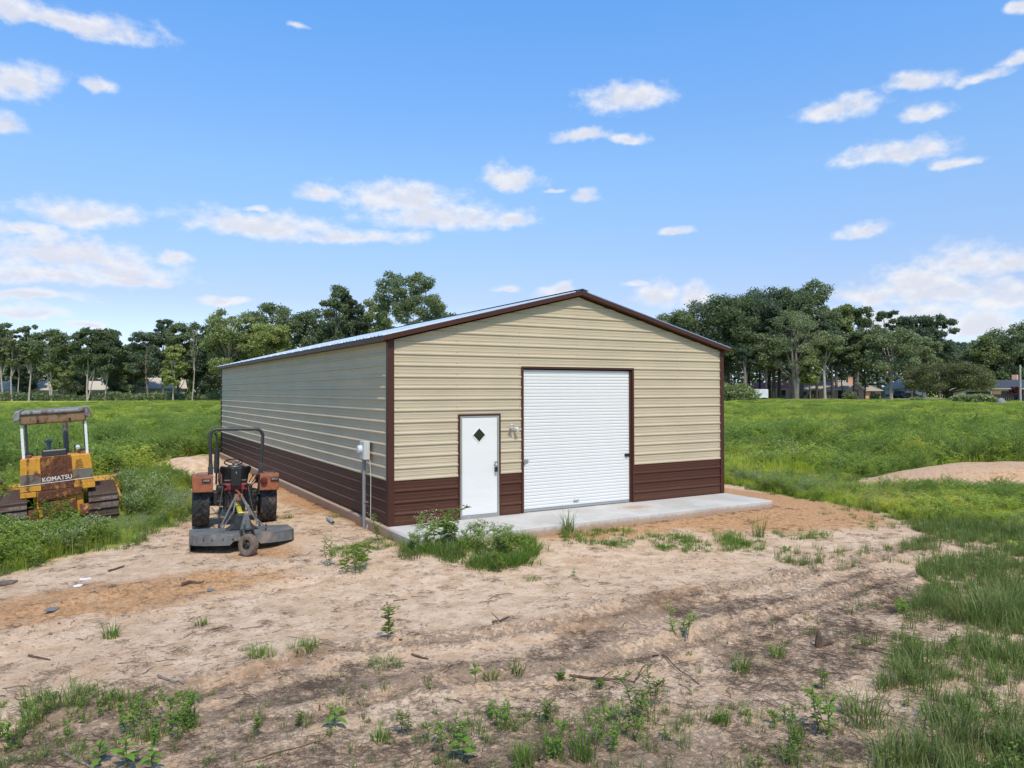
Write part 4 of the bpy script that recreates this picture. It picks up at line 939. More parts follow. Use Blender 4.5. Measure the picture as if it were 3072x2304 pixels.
# canopy on four posts
for x, y in ((-0.68, 0.12), (0.70, 0.12)):
    mb = MB(); mb.box2((x-0.032, y-0.032, 1.62), (x+0.032, y+0.032, 2.50)); mb.build('canopy_post', 'post_white', dz, bevel=0.006)
for x, y in ((-0.66, 1.22), (0.68, 1.22)):
    mb = MB(); mb.box2((x-0.028, y-0.028, 1.0), (x+0.028, y+0.028, 2.50)); mb.build('canopy_post', 'stack_grey', dz, bevel=0.006)
mb = MB(); mb.prism([(-0.70, 2.40), (0.70, 2.40), (0.745, 2.63), (-0.745, 2.63)], 0.02, 1.34, XZ); cn = mb.build('canopy', 'canopy_edge', dz, bevel=0.03)
mb = MB(); mb.prism([(-0.70, 2.615), (0.70, 2.615), (0.66, 2.70), (-0.66, 2.70)], -0.02, 1.36, XZ); mb.build('canopy_roof', 'canopy_top', cn, bevel=0.03)
for s in (-1, 1):
    mb = MB(); mb.prism([(s*0.70, 2.52), (s*0.83, 2.46), (s*0.845, 2.60), (s*0.79, 2.71), (s*0.68, 2.715)], -0.05, 1.39, XZ); mb.build('canopy_rail', 'canopy_top', cn, bevel=0.02)
for x in (-0.32, 0.36):
    mb = MB(); mb.box((x, 0.03, 2.47), (0.05, 0.05, 0.05)); mb.build('canopy_clip', 'vinyl_black', cn)
# tracks
PITCHT = 0.150
def track_path():
    r = 0.36; L = 1.95; n = int((2*L+2*math.pi*r)/PITCHT); out = []
    tot = 2*L+2*math.pi*r; n = int(round(tot/PITCHT))
    for k in range(n):
        s = k*tot/n
        if s < L: out.append((s, 2*r, 0.0))
        elif s < L+math.pi*r: a = (s-L)/r; out.append((L+r*math.sin(a), r+r*math.cos(a), -a))
        elif s < 2*L+math.pi*r: out.append((L-(s-L-math.pi*r), 0.0, -math.pi))
        else: a = (s-2*L-math.pi*r)/r; out.append((-r*math.sin(a), r-r*math.cos(a), -math.pi-a))
    return out
sw_ = 0.66
mb = MB(); mb.box((0, 0, 0), (sw_, PITCHT*0.97, 0.022)); mb.prism([(-0.065, 0.008), (-0.045, 0.008), (-0.050, 0.060), (-0.060, 0.060)], -sw_/2, sw_/2, Matrix(((0,0,1,0),(1,0,0,0),(0,1,0,0),(0,0,0,1))))
for s in (-1, 1):
    for x in (0.05, 0.11): mb.box((s*x, 0.02, 0.018), (0.032, 0.05, 0.02))
shoe = mb.mesh('track_shoe', MAT['track_steel'])
for s in (-1, 1):
    xc = s*0.99
    tk = MB(); tk.prism([(y, z) for y, z in [(-0.02+0.30*math.sin(a)*-1 if False else 0.33*math.cos(a), 0.36+0.33*math.sin(a)) for a in [R(90+k*15) for k in range(13)]]] + [(1.95+0.33*math.cos(a), 0.36+0.33*math.sin(a)) for a in [R(-90+k*15) for k in range(13)]], xc-0.10, xc+0.10, YZ)
    trk = tk.build('track_frame', 'track_steel', dz)
    for (y, z, a) in track_path():
        o = obj_of('track_shoe', shoe, trk); o.location = (xc, y, z+0.005); o.rotation_euler = (a, 0, 0)
    mb = MB(); mb.box2((xc-0.22, 0.3, 0.42), (xc+0.22, 1.7, 0.60)); mb.build('track_guard', 'dozer_yellow', dz, bevel=0.02)
    mb = MB(); mb.lathe([(0, -0.16), (0.2, -0.16), (0.24, -0.1), (0.24, 0.1), (0.2, 0.16), (0, 0.16)], (xc, 0.0, 0.36), 'X', 18); mb.build('sprocket', 'dozer_rust', dz, True)
    mb = MB(); mb.cyl((s*0.45, 0.0, 0.36), (s*0.92, 0.0, 0.36), 0.17, n=18); mb.build('final_drive', 'dozer_rust', dz, True)
    mb = MB(); mb.box2((s*1.40, 0.9, 0.36), (s*1.46, 2.9, 0.50)); mb.build('push_arm', 'dozer_yellow', dz, bevel=0.01)
bp_ = []
for k in range(7): a = R(-35+k*11.5); bp_.append((2.86-0.45*math.cos(a)+0.40, 0.46+0.62*math.sin(a)))
bp2 = [(y+0.03, z) for y, z in bp_[::-1]]
mb = MB(); mb.prism(bp_+bp2, -1.50, 1.50, YZ); bl = mb.build('blade', 'dozer_yellow', dz)
for s in (-1, 1):
    mb = MB(); mb.prism([(2.72, 0.05), (3.0, 0.05), (3.05, 0.86), (2.72, 0.92)], s*1.50-0.015, s*1.50+0.015, YZ); mb.build('blade_end', 'dozer_yellow', bl, bevel=0.005)
    mb = MB(); mb.lathe([(0, -0.05), (0.07, -0.04), (0.08, 0.0), (0.05, 0.04), (0, 0.05)], (s*1.44, 2.7, 0.92), 'Z', 10); mb.build('blade_pin', 'dozer_rust', bl, True)
# ------------------------------------------------------------------ houses, vehicles and poles beyond the field
simple('brick_pink', (0.800, 0.455, 0.320), 0.9, var=0.15, scale=30)
simple('brick_brown', (0.581, 0.388, 0.290), 0.9, var=0.15, scale=30)
simple('shingle_grey', (0.388, 0.339, 0.300), 0.9, var=0.2, scale=4)
simple('shingle_red', (0.504, 0.204, 0.145), 0.9, var=0.2, scale=4)
simple('shingle_dark', (0.055, 0.062, 0.075), 0.9, var=0.2, scale=4)
simple('siding_cream', (0.50, 0.46, 0.39), 0.8, var=0.06)
simple('siding_grey', (0.581, 0.640, 0.640), 0.8, var=0.06)
simple('roof_pale', (0.50, 0.44, 0.36), 0.9, var=0.1)
simple('trim_white', (0.72, 0.71, 0.68), 0.7, var=0.04)
simple('wood_pole', (0.15, 0.105, 0.08), 0.9, var=0.25, scale=3)
simple('pole_grey', (0.36, 0.34, 0.32), 0.9, var=0.2, scale=3)
simple('car_black', (0.015, 0.016, 0.02), 0.25, var=0.1)
simple('car_navy', (0.02, 0.03, 0.06), 0.25, var=0.1)
simple('fence_dark', (0.018, 0.020, 0.022), 0.8, var=0.2)
simple('rock_grey', (0.22, 0.21, 0.19), 0.9, var=0.25, scale=2)
def face_rz(px): d = ray(px, 1172.0); return math.atan2(-d[0], d[1])      # turned so that local -Y looks at the viewer
def house(px, D, L, dep, wall_h, rise, wall, roof, label, style='hip', rz_off=0.0, front=None, wins=(), chim=None):
    p = at_depth(px, D); h = thing('house', label, 'house', p, face_rz(px)+R(rz_off))
    mb = MB(); mb.box2((-L/2, 0, -0.3), (L/2, dep, wall_h)); w = mb.build('wall', wall, h)
    o = 0.55; z0 = wall_h
    mb = MB(); a, b_, c, d = (-L/2-o, -o), (L/2+o, -o), (L/2+o, dep+o), (-L/2-o, dep+o)
    if style == 'hip':
        r1, r2 = (-L/2+dep/2, dep/2), (L/2-dep/2, dep/2)
    else: r1, r2 = (-L/2-o, dep/2), (L/2+o, dep/2)
    V = [(x, y, z0) for x, y in (a, b_, c, d)] + [(x, y, z0+rise) for x, y in (r1, r2)] + [(x, y, z0-0.18) for x, y in (a, b_, c, d)]
    mb.add(V, [(0,1,5,4),(1,2,5),(2,3,4,5),(3,0,4),(0,6,7,1),(1,7,8,2),(2,8,9,3),(3,9,6,0),(6,9,8,7)])
    r = mb.build('roof', roof, h)
    mb = MB(); mb.box2((-L/2-o, -o-0.03, z0-0.17), (L/2+o, -o-0.003, z0-0.01)); mb.build('fascia', 'trim_white' if wall != 'siding_cream' else 'siding_cream', r)
    if front:
        fx, fw, fd, frise, fm = front
        mb = MB(); mb.box2((fx-fw/2, -fd, -0.3), (fx+fw/2, -0.002, wall_h)); mb.prism([(fx-fw/2, wall_h+0.001), (fx+fw/2, wall_h+0.001), (fx, wall_h+frise-0.12)], -fd, -fd+0.1, XZ); mb.build('front_wing', fm, h)
        mb = MB()
        for s in (-1, 1):
            q = [(fx, wall_h+frise), (fx+s*(fw/2+0.5), wall_h+frise*(-0.5/(fw/2))), (fx+s*(fw/2+0.5), wall_h+frise*(-0.5/(fw/2))-0.16), (fx, wall_h+frise-0.16)]
            mb.prism(q, -fd-0.5, dep/2, XZ)
        mb.build('wing_roof', roof, r)
        mb = MB()
        for s in (-1, 1):
            q = [(fx, wall_h+frise+0.03), (fx+s*(fw/2+0.55), wall_h+frise*(-0.55/(fw/2))+0.03), (fx+s*(fw/2+0.55), wall_h+frise*(-0.55/(fw/2))-0.24), (fx, wall_h+frise-0.24)]
            mb.prism(q, -fd-0.56, -fd-0.503, XZ)
        mb.build('barge_board', 'trim_white', r)
    for (x, z, ww, hh, kind, y) in wins:
        mb = MB(); mb.box2((x-ww/2-0.08, y-0.06, z-hh/2-0.08), (x+ww/2+0.08, y-0.004, z+hh/2+0.08)); f = mb.build('window_frame' if kind == 'w' else 'door_frame', 'trim_white', h)
        mb = MB(); mb.box2((x-ww/2, y-0.09, z-hh/2), (x+ww/2, y-0.061, z+hh/2)); mb.build('pane' if kind == 'w' else 'door_leaf', 'dark_glass' if kind == 'w' else ('fence_dark' if kind == 'd' else 'trim_white'), f)
    if chim:
        mb = MB(); mb.box2((chim-0.5, dep/2+0.3, z0), (chim+0.5, dep/2+1.0, z0+rise+1.0)); mb.build('chimney', 'brick_pink', r, bevel=0.03)
    return h
S5 = 226.0/1000.0      # crop scale helpers for reading positions in the frame
house(2230, 176, 9.0, 8, 2.3, 1.3, 'brick_brown', 'shingle_red', 'low brick house with faded red roof half hidden behind the white trailer', 'hip', 0, None, ((-1.5, 1.3, 1.2, 1.0, 'w', 0), (2.0, 1.3, 1.2, 1.0, 'w', 0)))
house(2325, 174, 8.5, 8, 2.4, 1.6, 'brick_brown', 'shingle_red', 'brick house with terracotta red roof behind the paired dark trunks', 'gable', 0, None, ((-2.0, 1.2, 1.4, 1.2, 'w', 0), (1.9, 1.1, 1.0, 2.0, 'd', 0)))
house(2480, 172, 16.0, 9, 2.3, 1.9, 'brick_brown', 'shingle_grey', 'long low brick house with grey shingle roof among the oaks', 'hip', 0, (6.2, 3.2, 1.2, 1.5, 'brick_pink'),
      ((-5.0, 1.3, 1.4, 1.0, 'w', 0), (-2.4, 1.0, 1.6, 1.9, 'w', 0), (0.4, 1.3, 1.4, 1.0, 'w', 0), (2.9, 1.0, 1.0, 2.0, 'd', 0), (6.2, 1.35, 1.1, 1.9, 'w', -1.2)), chim=5.2)
house(2610, 174, 4.6, 6, 2.0, 1.1, 'brick_pink', 'shingle_grey', 'small pink brick annex with grey hip roof right of the long brick house', 'hip', 0, None, ((0.6, 1.1, 1.0, 1.0, 'w', 0),))
house(2712, 180, 8.5, 7, 2.6, 2.3, 'siding_grey', 'shingle_grey', 'grey house with steep grey roof behind the parked cars', 'hip', 0, (2.6, 4.2, 1.2, 1.9, 'trim_white'), ((-1.6, 1.4, 1.0, 1.8, 'w', 0), (2.6, 1.1, 2.6, 2.0, 'g', -1.2)))
house(2985, 150, 12.0, 8, 2.35, 1.75, 'brick_pink', 'shingle_dark', 'cream gabled house with dark slate roof at the right edge', 'gable', -14, (-4.1, 6.2, 1.6, 1.55, 'siding_cream'), ((-2.5, 0.9, 4.4, 1.6, 'w', -1.6), (1.8, 1.2, 1.4, 1.2, 'w', 0), (4.2, 1.2, 1.0, 2.0, 'd', 0)), chim=2.4)
# pale buildings seen between the trunks on the far left
house(70, 187, 21.0, 8, 2.7, 2.2, 'siding_cream', 'roof_pale', 'long white building glimpsed between the slender trunks at far left', 'gable', 0, None, ((-6, 1.2, 1.3, 1.2, 'w', 0), (-1, 1.2, 1.3, 1.2, 'w', 0), (4, 1.2, 1.3, 1.2, 'w', 0), (7.5, 1.0, 1.0, 2.0, 'd', 0)))
house(196, 188, 5.0, 7, 2.6, 2.6, 'siding_cream', 'roof_pale', 'small white gabled building behind the forked pale trunks', 'gable', 0, None, ((0, 1.2, 1.2, 1.2, 'w', 0),))
house(320, 187, 7.0, 7, 2.7, 2.2, 'siding_cream', 'roof_pale', 'white building behind the two leaning pale trunks', 'gable', 0, None, ((-2, 1.2, 1.2, 1.2, 'w', 0), (2, 1.2, 1.2, 1.2, 'w', 0)))
house(478, 188, 12.0, 7, 3.0, 2.7, 'siding_cream', 'roof_pale', 'white gabled building glimpsed through the trees left of the barn', 'gable', 6, None, ((-3, 1.2, 1.4, 1.2, 'w', 0), (1, 1.2, 1.4, 1.2, 'w', 0), (4.2, 1.2, 1.2, 1.2, 'w', 0)))

# white cargo trailer
p = at_depth(2277, 148); tl = thing('cargo_trailer', 'white enclosed cargo trailer parked under the trees right of the barn', 'trailer', p, face_rz(2277))
mb = MB(); mb.box2((-1.85, -0.9, 0.50), (1.75, 0.9, 2.30)); mb.build('body', 'trim_white', tl, bevel=0.06)
mb = MB(); mb.box2((-1.2, -0.93, 0.48), (-1.17, -0.905, 2.28)); mb.box2((0.1, -0.93, 0.48), (0.13, -0.905, 2.28)); mb.build('side_seam', 'siding_grey', tl)
mb = MB(); mb.box2((0.75, -0.915, 1.65), (1.05, -0.902, 2.0)); mb.build('emblem', 'siding_grey', tl)
for x in (1.05,):
    for s in (-1, 1): mb = MB(); mb.lathe([(0, -0.1), (0.33, -0.1), (0.35, -0.05), (0.35, 0.05), (0.33, 0.1), (0, 0.1)], (x, s*0.86, 0.35), 'Y', 16); mb.build('wheel', 'rubber', tl, True)
mb = MB(); mb.box2((0.6, -0.98, 0.62), (1.5, -0.903, 0.80)); mb.build('mudguard', 'trim_white', tl, bevel=0.02)
mb = MB(); mb.box2((-1.9, -0.92, 0.36), (1.78, 0.92, 0.495)); mb.tube([(-1.8, 0, 0.45), (-3.0, 0, 0.45)], 0.06, 6); mb.build('chassis', 'fence_dark', tl)

def car(px, D, label, mat, rz, truck=False, grp=None):
    p = at_depth(px, D); c = thing('parked_car', label, 'car', p, face_rz(px)+R(rz), group=grp)
    if truck: prof = [(-2.6, 0.45), (2.5, 0.45), (2.55, 0.95), (1.4, 1.08), (0.75, 1.75), (-0.55, 1.8), (-0.75, 1.10), (-2.6, 1.05)]; gl = [(1.2, 1.12), (0.68, 1.66), (-0.5, 1.7), (-0.62, 1.12)]
    else: prof = [(-2.2, 0.35), (2.2, 0.35), (2.25, 0.75), (1.3, 0.92), (0.6, 1.40), (-0.9, 1.42), (-1.7, 0.98), (-2.25, 0.9)]; gl = [(1.1, 0.95), (0.55, 1.33), (-0.85, 1.35), (-1.45, 0.98)]
    mb = MB(); mb.prism(prof, -0.88, 0.88, XZ); mb.build('body', mat, c, bevel=0.10)
    mb = MB(); mb.prism(gl, -0.892, 0.892, XZ); mb.build('window', 'dark_glass', c)
    for x in (-1.45, 1.45):
        for s in (-1, 1): mb = MB(); mb.lathe([(0, -0.1), (0.30, -0.1), (0.33, -0.05), (0.33, 0.05), (0.30, 0.1), (0, 0.1)], (x, s*0.80, 0.33), 'Y', 14); mb.build('wheel', 'rubber', c, True)
    for s in (-1, 1): mb = MB(); mb.box((2.2 if not truck else 2.5, s*0.62, 0.68), (0.10, 0.32, 0.14)); mb.build('headlight', 'lamp_glass', c)
car(2695, 171, 'black pickup truck parked before the grey house', 'car_black', 25, True, 'cars parked before the grey house')
car(2713, 170, 'dark blue car parked beside the black pickup truck', 'car_navy', 40, False, 'cars parked before the grey house')
car(2734, 167.5, 'low black car nearest the utility pole', 'car_black', 12, False, 'cars parked before the grey house')
# utility poles
def pole(px, D, top, mat, label, arm=False):
    p = at_depth(px, D); d = ray(px, top); H = (CAM + d*D)[2]-p[2]
    u = thing('utility_pole', label, 'pole', p, face_rz(px)); mb = MB(); mb.tube([(0, 0, -0.5), (0, 0, H)], [0.19, 0.13], 10); mb.build('pole', mat, u, True)
    if arm:
        mb = MB(); mb.box((0, -0.14, H-0.35), (1.7, 0.10, 0.12)); mb.build('crossarm', 'pole_grey', u)
        mb = MB(); mb.lathe([(0, -0.5), (0.28, -0.5), (0.30, -0.45), (0.30, 0.4), (0.24, 0.5), (0, 0.52)], (-0.42, -0.1, H-1.6), 'Z', 14); mb.build('transformer', 'trim_white', u, True)
        for x in (-0.7, 0.7): mb = MB(); mb.lathe([(0, 0.1), (0.05, 0.08), (0.03, 0)], (x, -0.14, H-0.28), 'Z', 8); mb.build('insulator', 'pole_grey', u)
pole(2735, 158, 1109, 'wood_pole', 'brown utility pole with transformer before the grey house', True)
pole(3061, 120, 1095, 'pole_grey', 'weathered grey pole standing at the right edge of the frame')
p = at_depth(2996, 122); fe = thing('garden_fence', 'black board fence in front of the cream gabled house', 'fence', p, face_rz(3010))
for k in range(26):
    mb = MB(); mb.box2((-1.6+k*0.3, 0, 0), (-1.6+k*0.3+0.27, 0.03, 1.35)); mb.build('board', 'fence_dark', fe)
for k in range(4): mb = MB(); mb.box2((-1.6+k*2.4, 0.035, 0), (-1.5+k*2.4, 0.13, 1.45)); mb.build('post', 'fence_dark', fe)
p = at_depth(2672, 186); fe = thing('board_fence', 'weathered grey board fence between the pink annex and the grey house', 'fence', p, face_rz(2660))
for k in range(16):
    mb = MB(); mb.box2((-3.2+k*0.4, 0, 0), (-3.2+k*0.4+0.38, 0.03, 1.7)); mb.build('board', 'pole_grey', fe)
p = at_depth(3003, 112); mb = MB(); mb.lathe([(0, 0.95), (0.35, 0.85), (0.6, 0.5), (0.8, 0.0), (0.8, -0.2)], (0, 0, 0), 'Z', 9)
o = mb.build('rock_pile', 'rock_grey', None, True, ang=60); o.location = p; tag(o, 'pale grey rubble pile in front of the black board fence', 'rubble')
# survey stake in the weeds
p = on_ground(285, 1420); st = thing('survey_stake', 'short white survey stake with pink top standing in the weeds', 'stake', (p[0], p[1], gz(p[0], p[1])))
mb = MB(); mb.box((0, 0, 0.30), (0.035, 0.02, 0.9)); mb.build('stake', 'siding_cream', st)
simple('flag_pink', (0.65, 0.22, 0.18), 0.7); mb = MB(); mb.box((0, 0, 0.79), (0.04, 0.025, 0.09)); mb.build('ribbon', 'flag_pink', st)
# ------------------------------------------------------------------ trees
simple('bark_grey', (0.17, 0.145, 0.12), 0.95, var=0.25, scale=1.2)
simple('bark_dark', (0.060, 0.048, 0.040), 0.95, var=0.25, scale=1.2)
simple('bark_pale', (0.36, 0.32, 0.265), 0.95, var=0.2, scale=1.2)
LEAF = {
 'oak': leafmat('leaf_oak', (0.090, 0.130, 0.072), (0.255, 0.297, 0.153), (0.141, 0.176, 0.111), 0.5),
 'deep': leafmat('leaf_deep', (0.067, 0.103, 0.072), (0.181, 0.220, 0.143), (0.114, 0.148, 0.111), 0.5),
 'mid': leafmat('leaf_mid', (0.144, 0.192, 0.082), (0.371, 0.396, 0.181), (0.227, 0.267, 0.111), 0.5),
 'lime': leafmat('leaf_lime', (0.179, 0.227, 0.079), (0.446, 0.456, 0.166), (0.267, 0.313, 0.111), 0.4),
 'olive': leafmat('leaf_olive', (0.137, 0.170, 0.091), (0.312, 0.354, 0.192), (0.243, 0.220, 0.153), 0.6),
 'pine': leafmat('leaf_pine', (0.074, 0.113, 0.079), (0.189, 0.231, 0.143), None),
 'umber': leafmat('leaf_umber', (0.075, 0.085, 0.040), (0.190, 0.195, 0.095), (0.14, 0.115, 0.065), 0.6),
 'rose': leafmat('leaf_rose', (0.10, 0.035, 0.03), (0.22, 0.075, 0.06), None)}
def leaf_cards(cen, size, rng, squash=0.6):
    """quads spread through a volume, each with its own tilt"""
    n = len(cen); a = rng.normal(size=(n, 3)); a[:, 2] = np.abs(a[:, 2])*0.8+0.25; a /= np.linalg.norm(a, axis=1)[:, None]
    b = rng.normal(size=(n, 3)); u = np.cross(a, b); u /= np.linalg.norm(u, axis=1)[:, None]; w = np.cross(a, u)
    s = size*(0.6+0.8*rng.random(n))[:, None]
    p0 = cen - u*s*0.5; p1 = cen + w*s*squash*0.5; p2 = cen + u*s*0.5; p3 = cen - w*s*squash*0.5
    v = np.stack([p0, p1, p2, p3], 1).reshape(-1, 3); f = np.arange(4*n).reshape(-1, 4)
    return v, f, rng.random(n)
def crown_points(rng, R_, z0, z1, nl, per, lob, shape='round', asym=0.0):
    pts = []; lobes = []; H = z1-z0; zc = z0+H*0.55
    tries = 0; nl = int(nl*2.1); lob = lob*0.80; per = int(per*0.80)
    while len(lobes) < nl and tries < 4000:
        tries += 1
        t = rng.random()
        z = z0 + H*(0.08+0.84*t)
        if shape == 'round': prof = math.sqrt(max(0.02, 1-((z-(z0+H*0.48))/(H*0.56))**2))
        elif shape == 'top': prof = 0.35+0.65*math.sin(min(1, t*1.15)*math.pi*0.62) if t < 0.9 else 0.6
        elif shape == 'cone': prof = max(0.1, 1.0-t*0.85)
        else: prof = math.sqrt(max(0.02, 1-((z-(z0+H*0.35))/(H*0.68))**2))
        a = rng.random()*2*math.pi; rr = R_*prof*(0.25+0.75*math.sqrt(rng.random()))
        c = np.array([rr*math.cos(a)+asym*R_*t, rr*math.sin(a), z]); r = lob*R_*(0.65+0.7*rng.random())
        r = min(r, max(0.25*R_*lob, z1-z+0.15*r))
        if all(np.linalg.norm(c-q) > 0.36*(r+s) for q, s in lobes): lobes.append((c, r))
    for c, r in lobes:
        n = int(1.75*per*(r/(lob*R_))**2)+8
        d = rng.normal(size=(n, 3)); d /= np.linalg.norm(d, axis=1)[:, None]
        rad = r*np.where(rng.random(n) < 0.22, 0.9+0.55*rng.random(n), 0.35+0.7*rng.random(n)**0.6)[:, None]
        q = c + d*rad*np.array([1.0, 1.0, 0.68]); pts.append(q)
    return np.vstack(pts), lobes
TREE_N = [0]
def tree(px, D, top, width, label, leaf='oak', bark='bark_grey', bottom=0.30, shape='round', lob=0.34, nl=26, per=190, size=0.62, group=None, trunk_r=None, asym=0.0, lean=0.0, fork=0, name='tree', cat='tree', base=None, bare=0):
    TREE_N[0] += 1; rng = np.random.default_rng(100+TREE_N[0])
    p = at_depth(px, D); H = (CAM + ray(px, top)*D)[2]-p[2]; R_ = width/FPX*D/2
    t = thing(name, label, cat, p, rng.random()*0.3-0.15, group=group)
    pts, lobes = crown_points(rng, R_, H*bottom, H, nl, per, lob, shape, asym)
    pts[:, 0] += lean*H*(pts[:, 2]/H)**1.0
    pts[:, 2] = np.minimum(pts[:, 2], H+0.2)
    v, f, rn = leaf_cards(pts, size*0.74, rng)
    o = obj_of('crown', mesh_np('crown', v, f, LEAF[leaf], rn), t)
    r0 = trunk_r or max(0.14, H*0.014); mb = MB()
    hh = H*(0.80 if shape != 'cone' else 0.97)
    tp = [(lean*H*q + 0.012*H*math.sin(q*5+TREE_N[0]), 0.01*H*math.sin(q*4+1.3*TREE_N[0]), hh*q if q > 0 else -0.4) for q in (0, 0.04, 0.2, 0.4, 0.6, 0.8, 1.0)]
    mb.tube(tp, [r0*1.45, r0*1.1, r0*0.95, r0*0.8, r0*0.6, r0*0.38, r0*0.15], 8)
    order = sorted(lobes, key=lambda q: -q[1])[:12+bare]
    for c, r in order:
        zs = max(H*bottom*0.75, c[2]-0.35*H*rng.random()-0.10*H); q = min(0.95, zs/hh)
        k = 0.6; a = np.array([lean*H*q, 0, zs]); b_ = np.array([c[0]+lean*H*c[2]/H, c[1], c[2]]); mid = (a*0.5+b_*0.5) + np.array([0, 0, -0.04*H])
        mb.tube([a, mid, b_], [r0*0.42*(1-q*0.5), r0*0.26, 0.04], 6)
    if fork:
        a = Vector((0, 0, H*0.02)); mb.tube([a, (fork*H*0.12, 0.2, H*0.35), (fork*H*0.16, 0.2, H*0.72)], [r0*0.9, r0*0.65, r0*0.2], 7)
    mb.build('trunk', bark, t, True, ang=60)
    return t
GL = 'trees along the far left edge of the field'; GC = 'trees behind the barn'; GR = 'trees around the houses on the right'
# left line
tree(-30, 178, 965, 90, 'leafy tree cut by the left edge of the frame', 'oak', 'bark_pale', 0.35, group=GL)
tree(6, 174, 962, 62, 'slender pale trunk at the far left with its leaning top', 'olive', 'bark_pale', 0.42, 'top', nl=16, per=120, trunk_r=0.20, group=GL)
tree(36, 173, 985, 46, 'thin pale trunk, second from the left edge', 'olive', 'bark_pale', 0.45, 'top', nl=13, per=110, trunk_r=0.17, group=GL)
tree(57, 175, 1000, 36, 'thinnest pale trunk among the far left cluster', 'olive', 'bark_pale', 0.5, 'top', nl=10, per=110, trunk_r=0.13, group=GL)
tree(90, 172, 968, 62, 'straight pale trunk with a tall ragged top left of the canopy', 'oak', 'bark_pale', 0.45, 'top', nl=17, per=120, trunk_r=0.20, group=GL)
tree(75, 186, 1005, 80, 'dark understory tree between the far left trunks', 'deep', 'bark_dark', 0.12, nl=24, group=GL)
tree(152, 173, 984, 100, 'rounded tree on two close pale trunks above the bulldozer canopy', 'oak', 'bark_pale', 0.38, 'top', nl=26, per=150, trunk_r=0.19, fork=-0.3, asym=0.2, group=GL)
tree(190, 175, 1080, 60, 'short leafy tree right of the double pale trunks', 'mid', 'bark_pale', 0.2, nl=16, trunk_r=0.14, group=GL)
tree(225, 192, 1075, 110, 'low dark tree in the gap of the left tree line', 'deep', 'bark_dark', 0.05, nl=26, group=GL)
tree(264, 172, 977, 84, 'full tree on a pale trunk left of the V shaped trunks', 'oak', 'bark_pale', 0.34, 'round', nl=26, per=170, trunk_r=0.19, group=GL, fork=0.6)
tree(318, 174, 984, 82, 'broad crowned tree on a thin leaning pale trunk', 'oak', 'bark_pale', 0.36, 'round', nl=24, per=170, trunk_r=0.17, lean=0.03, group=GL)
tree(365, 184, 1060, 90, 'dark bushy tree right of the leaning pale trunk', 'deep', 'bark_grey', 0.10, nl=24, group=GL)
tree(400, 180, 1030, 80, 'bushy green tree left of the wide bluish tree', 'oak', 'bark_grey', 0.15, nl=22, group=GL)
tree(440, 178, 988, 112, 'wide bluish green tree with open sky showing through', 'deep', 'bark_grey', 0.30, 'round', nl=26, per=150, lob=0.27, group=GL)
tree(490, 180, 954, 50, 'dark pine poking above the left tree line', 'pine', 'bark_grey', 0.62, 'round', nl=14, lob=0.42, per=150, group=GL)
tree(537, 178, 963, 92, 'tall rounded tree right of the dark pine', 'oak', 'bark_grey', 0.18, 'round', nl=30, group=GL)
tree(521, 168, 1026, 58, 'bright yellow green young tree before the left tree line', 'lime', 'bark_pale', 0.22, 'round', nl=20, per=150, trunk_r=0.17, group=GL)
tree(578, 166, 955, 30, 'nearly bare thin trunk with a few leaves left of the barn', 'olive', 'bark_pale', 0.5, 'top', nl=6, per=60, trunk_r=0.13, lean=0.02, group=GL)
tree(610, 180, 958, 86, 'dense dark tree just left of the barn roof end', 'deep', 'bark_dark', 0.10, 'round', nl=30, group=GL)
# behind the barn
tree(690, 165, 921, 156, 'broad olive green tree with spreading pale limbs behind the barn end', 'mid', 'bark_pale', 0.22, 'round', nl=34, per=200, lob=0.26, group=GC, bare=6)
tree(805, 160, 958, 118, 'yellow green tree in front of the dark crowns behind the barn', 'lime', 'bark_grey', 0.15, 'round', nl=30, group=GC)
tree(815, 172, 899, 140, 'tall full crown behind the yellow green tree', 'oak', 'bark_grey', 0.2, 'round', nl=34, per=200, group=GC)
tree(922, 170, 916, 128, 'full dark green crown over the middle of the barn roof slope', 'oak', 'bark_grey', 0.15, 'round', nl=34, per=200, group=GC)
tree(1010, 166, 840, 86, 'tall narrow tree with lumpy top left of the highest crown', 'oak', 'bark_grey', 0.3, 'round', nl=26, lob=0.36, per=170, group=GC)
tree(1062, 168, 872, 74, 'knobbly narrow tree between the lumpy top and the highest crown', 'deep', 'bark_grey', 0.3, 'round', nl=22, lob=0.36, group=GC)
tree(1030, 178, 930, 180, 'dark leafy mass low behind the lumpy topped tree', 'deep', 'bark_grey', 0.1, 'round', nl=34, group=GC)
tree(1130, 172, 888, 96, 'medium crown leaning against the highest tree', 'mid', 'bark_pale', 0.25, 'round', nl=26, group=GC)
tree(1224, 158, 802, 208, 'highest rounded tree rising above the barn roof', 'oak', 'bark_pale', 0.30, 'round', nl=46, per=230, lob=0.21, size=0.55, group=GC, bare=8)
tree(1380, 172, 928, 110, 'tree top just showing over the upper roof slope', 'oak', 'bark_grey', 0.2, 'round', nl=24, group=GC)
tree(1500, 182, 970, 120, 'dark tree hidden behind the barn ridge', 'deep', 'bark_grey', 0.2, 'round', nl=18, group=GC)
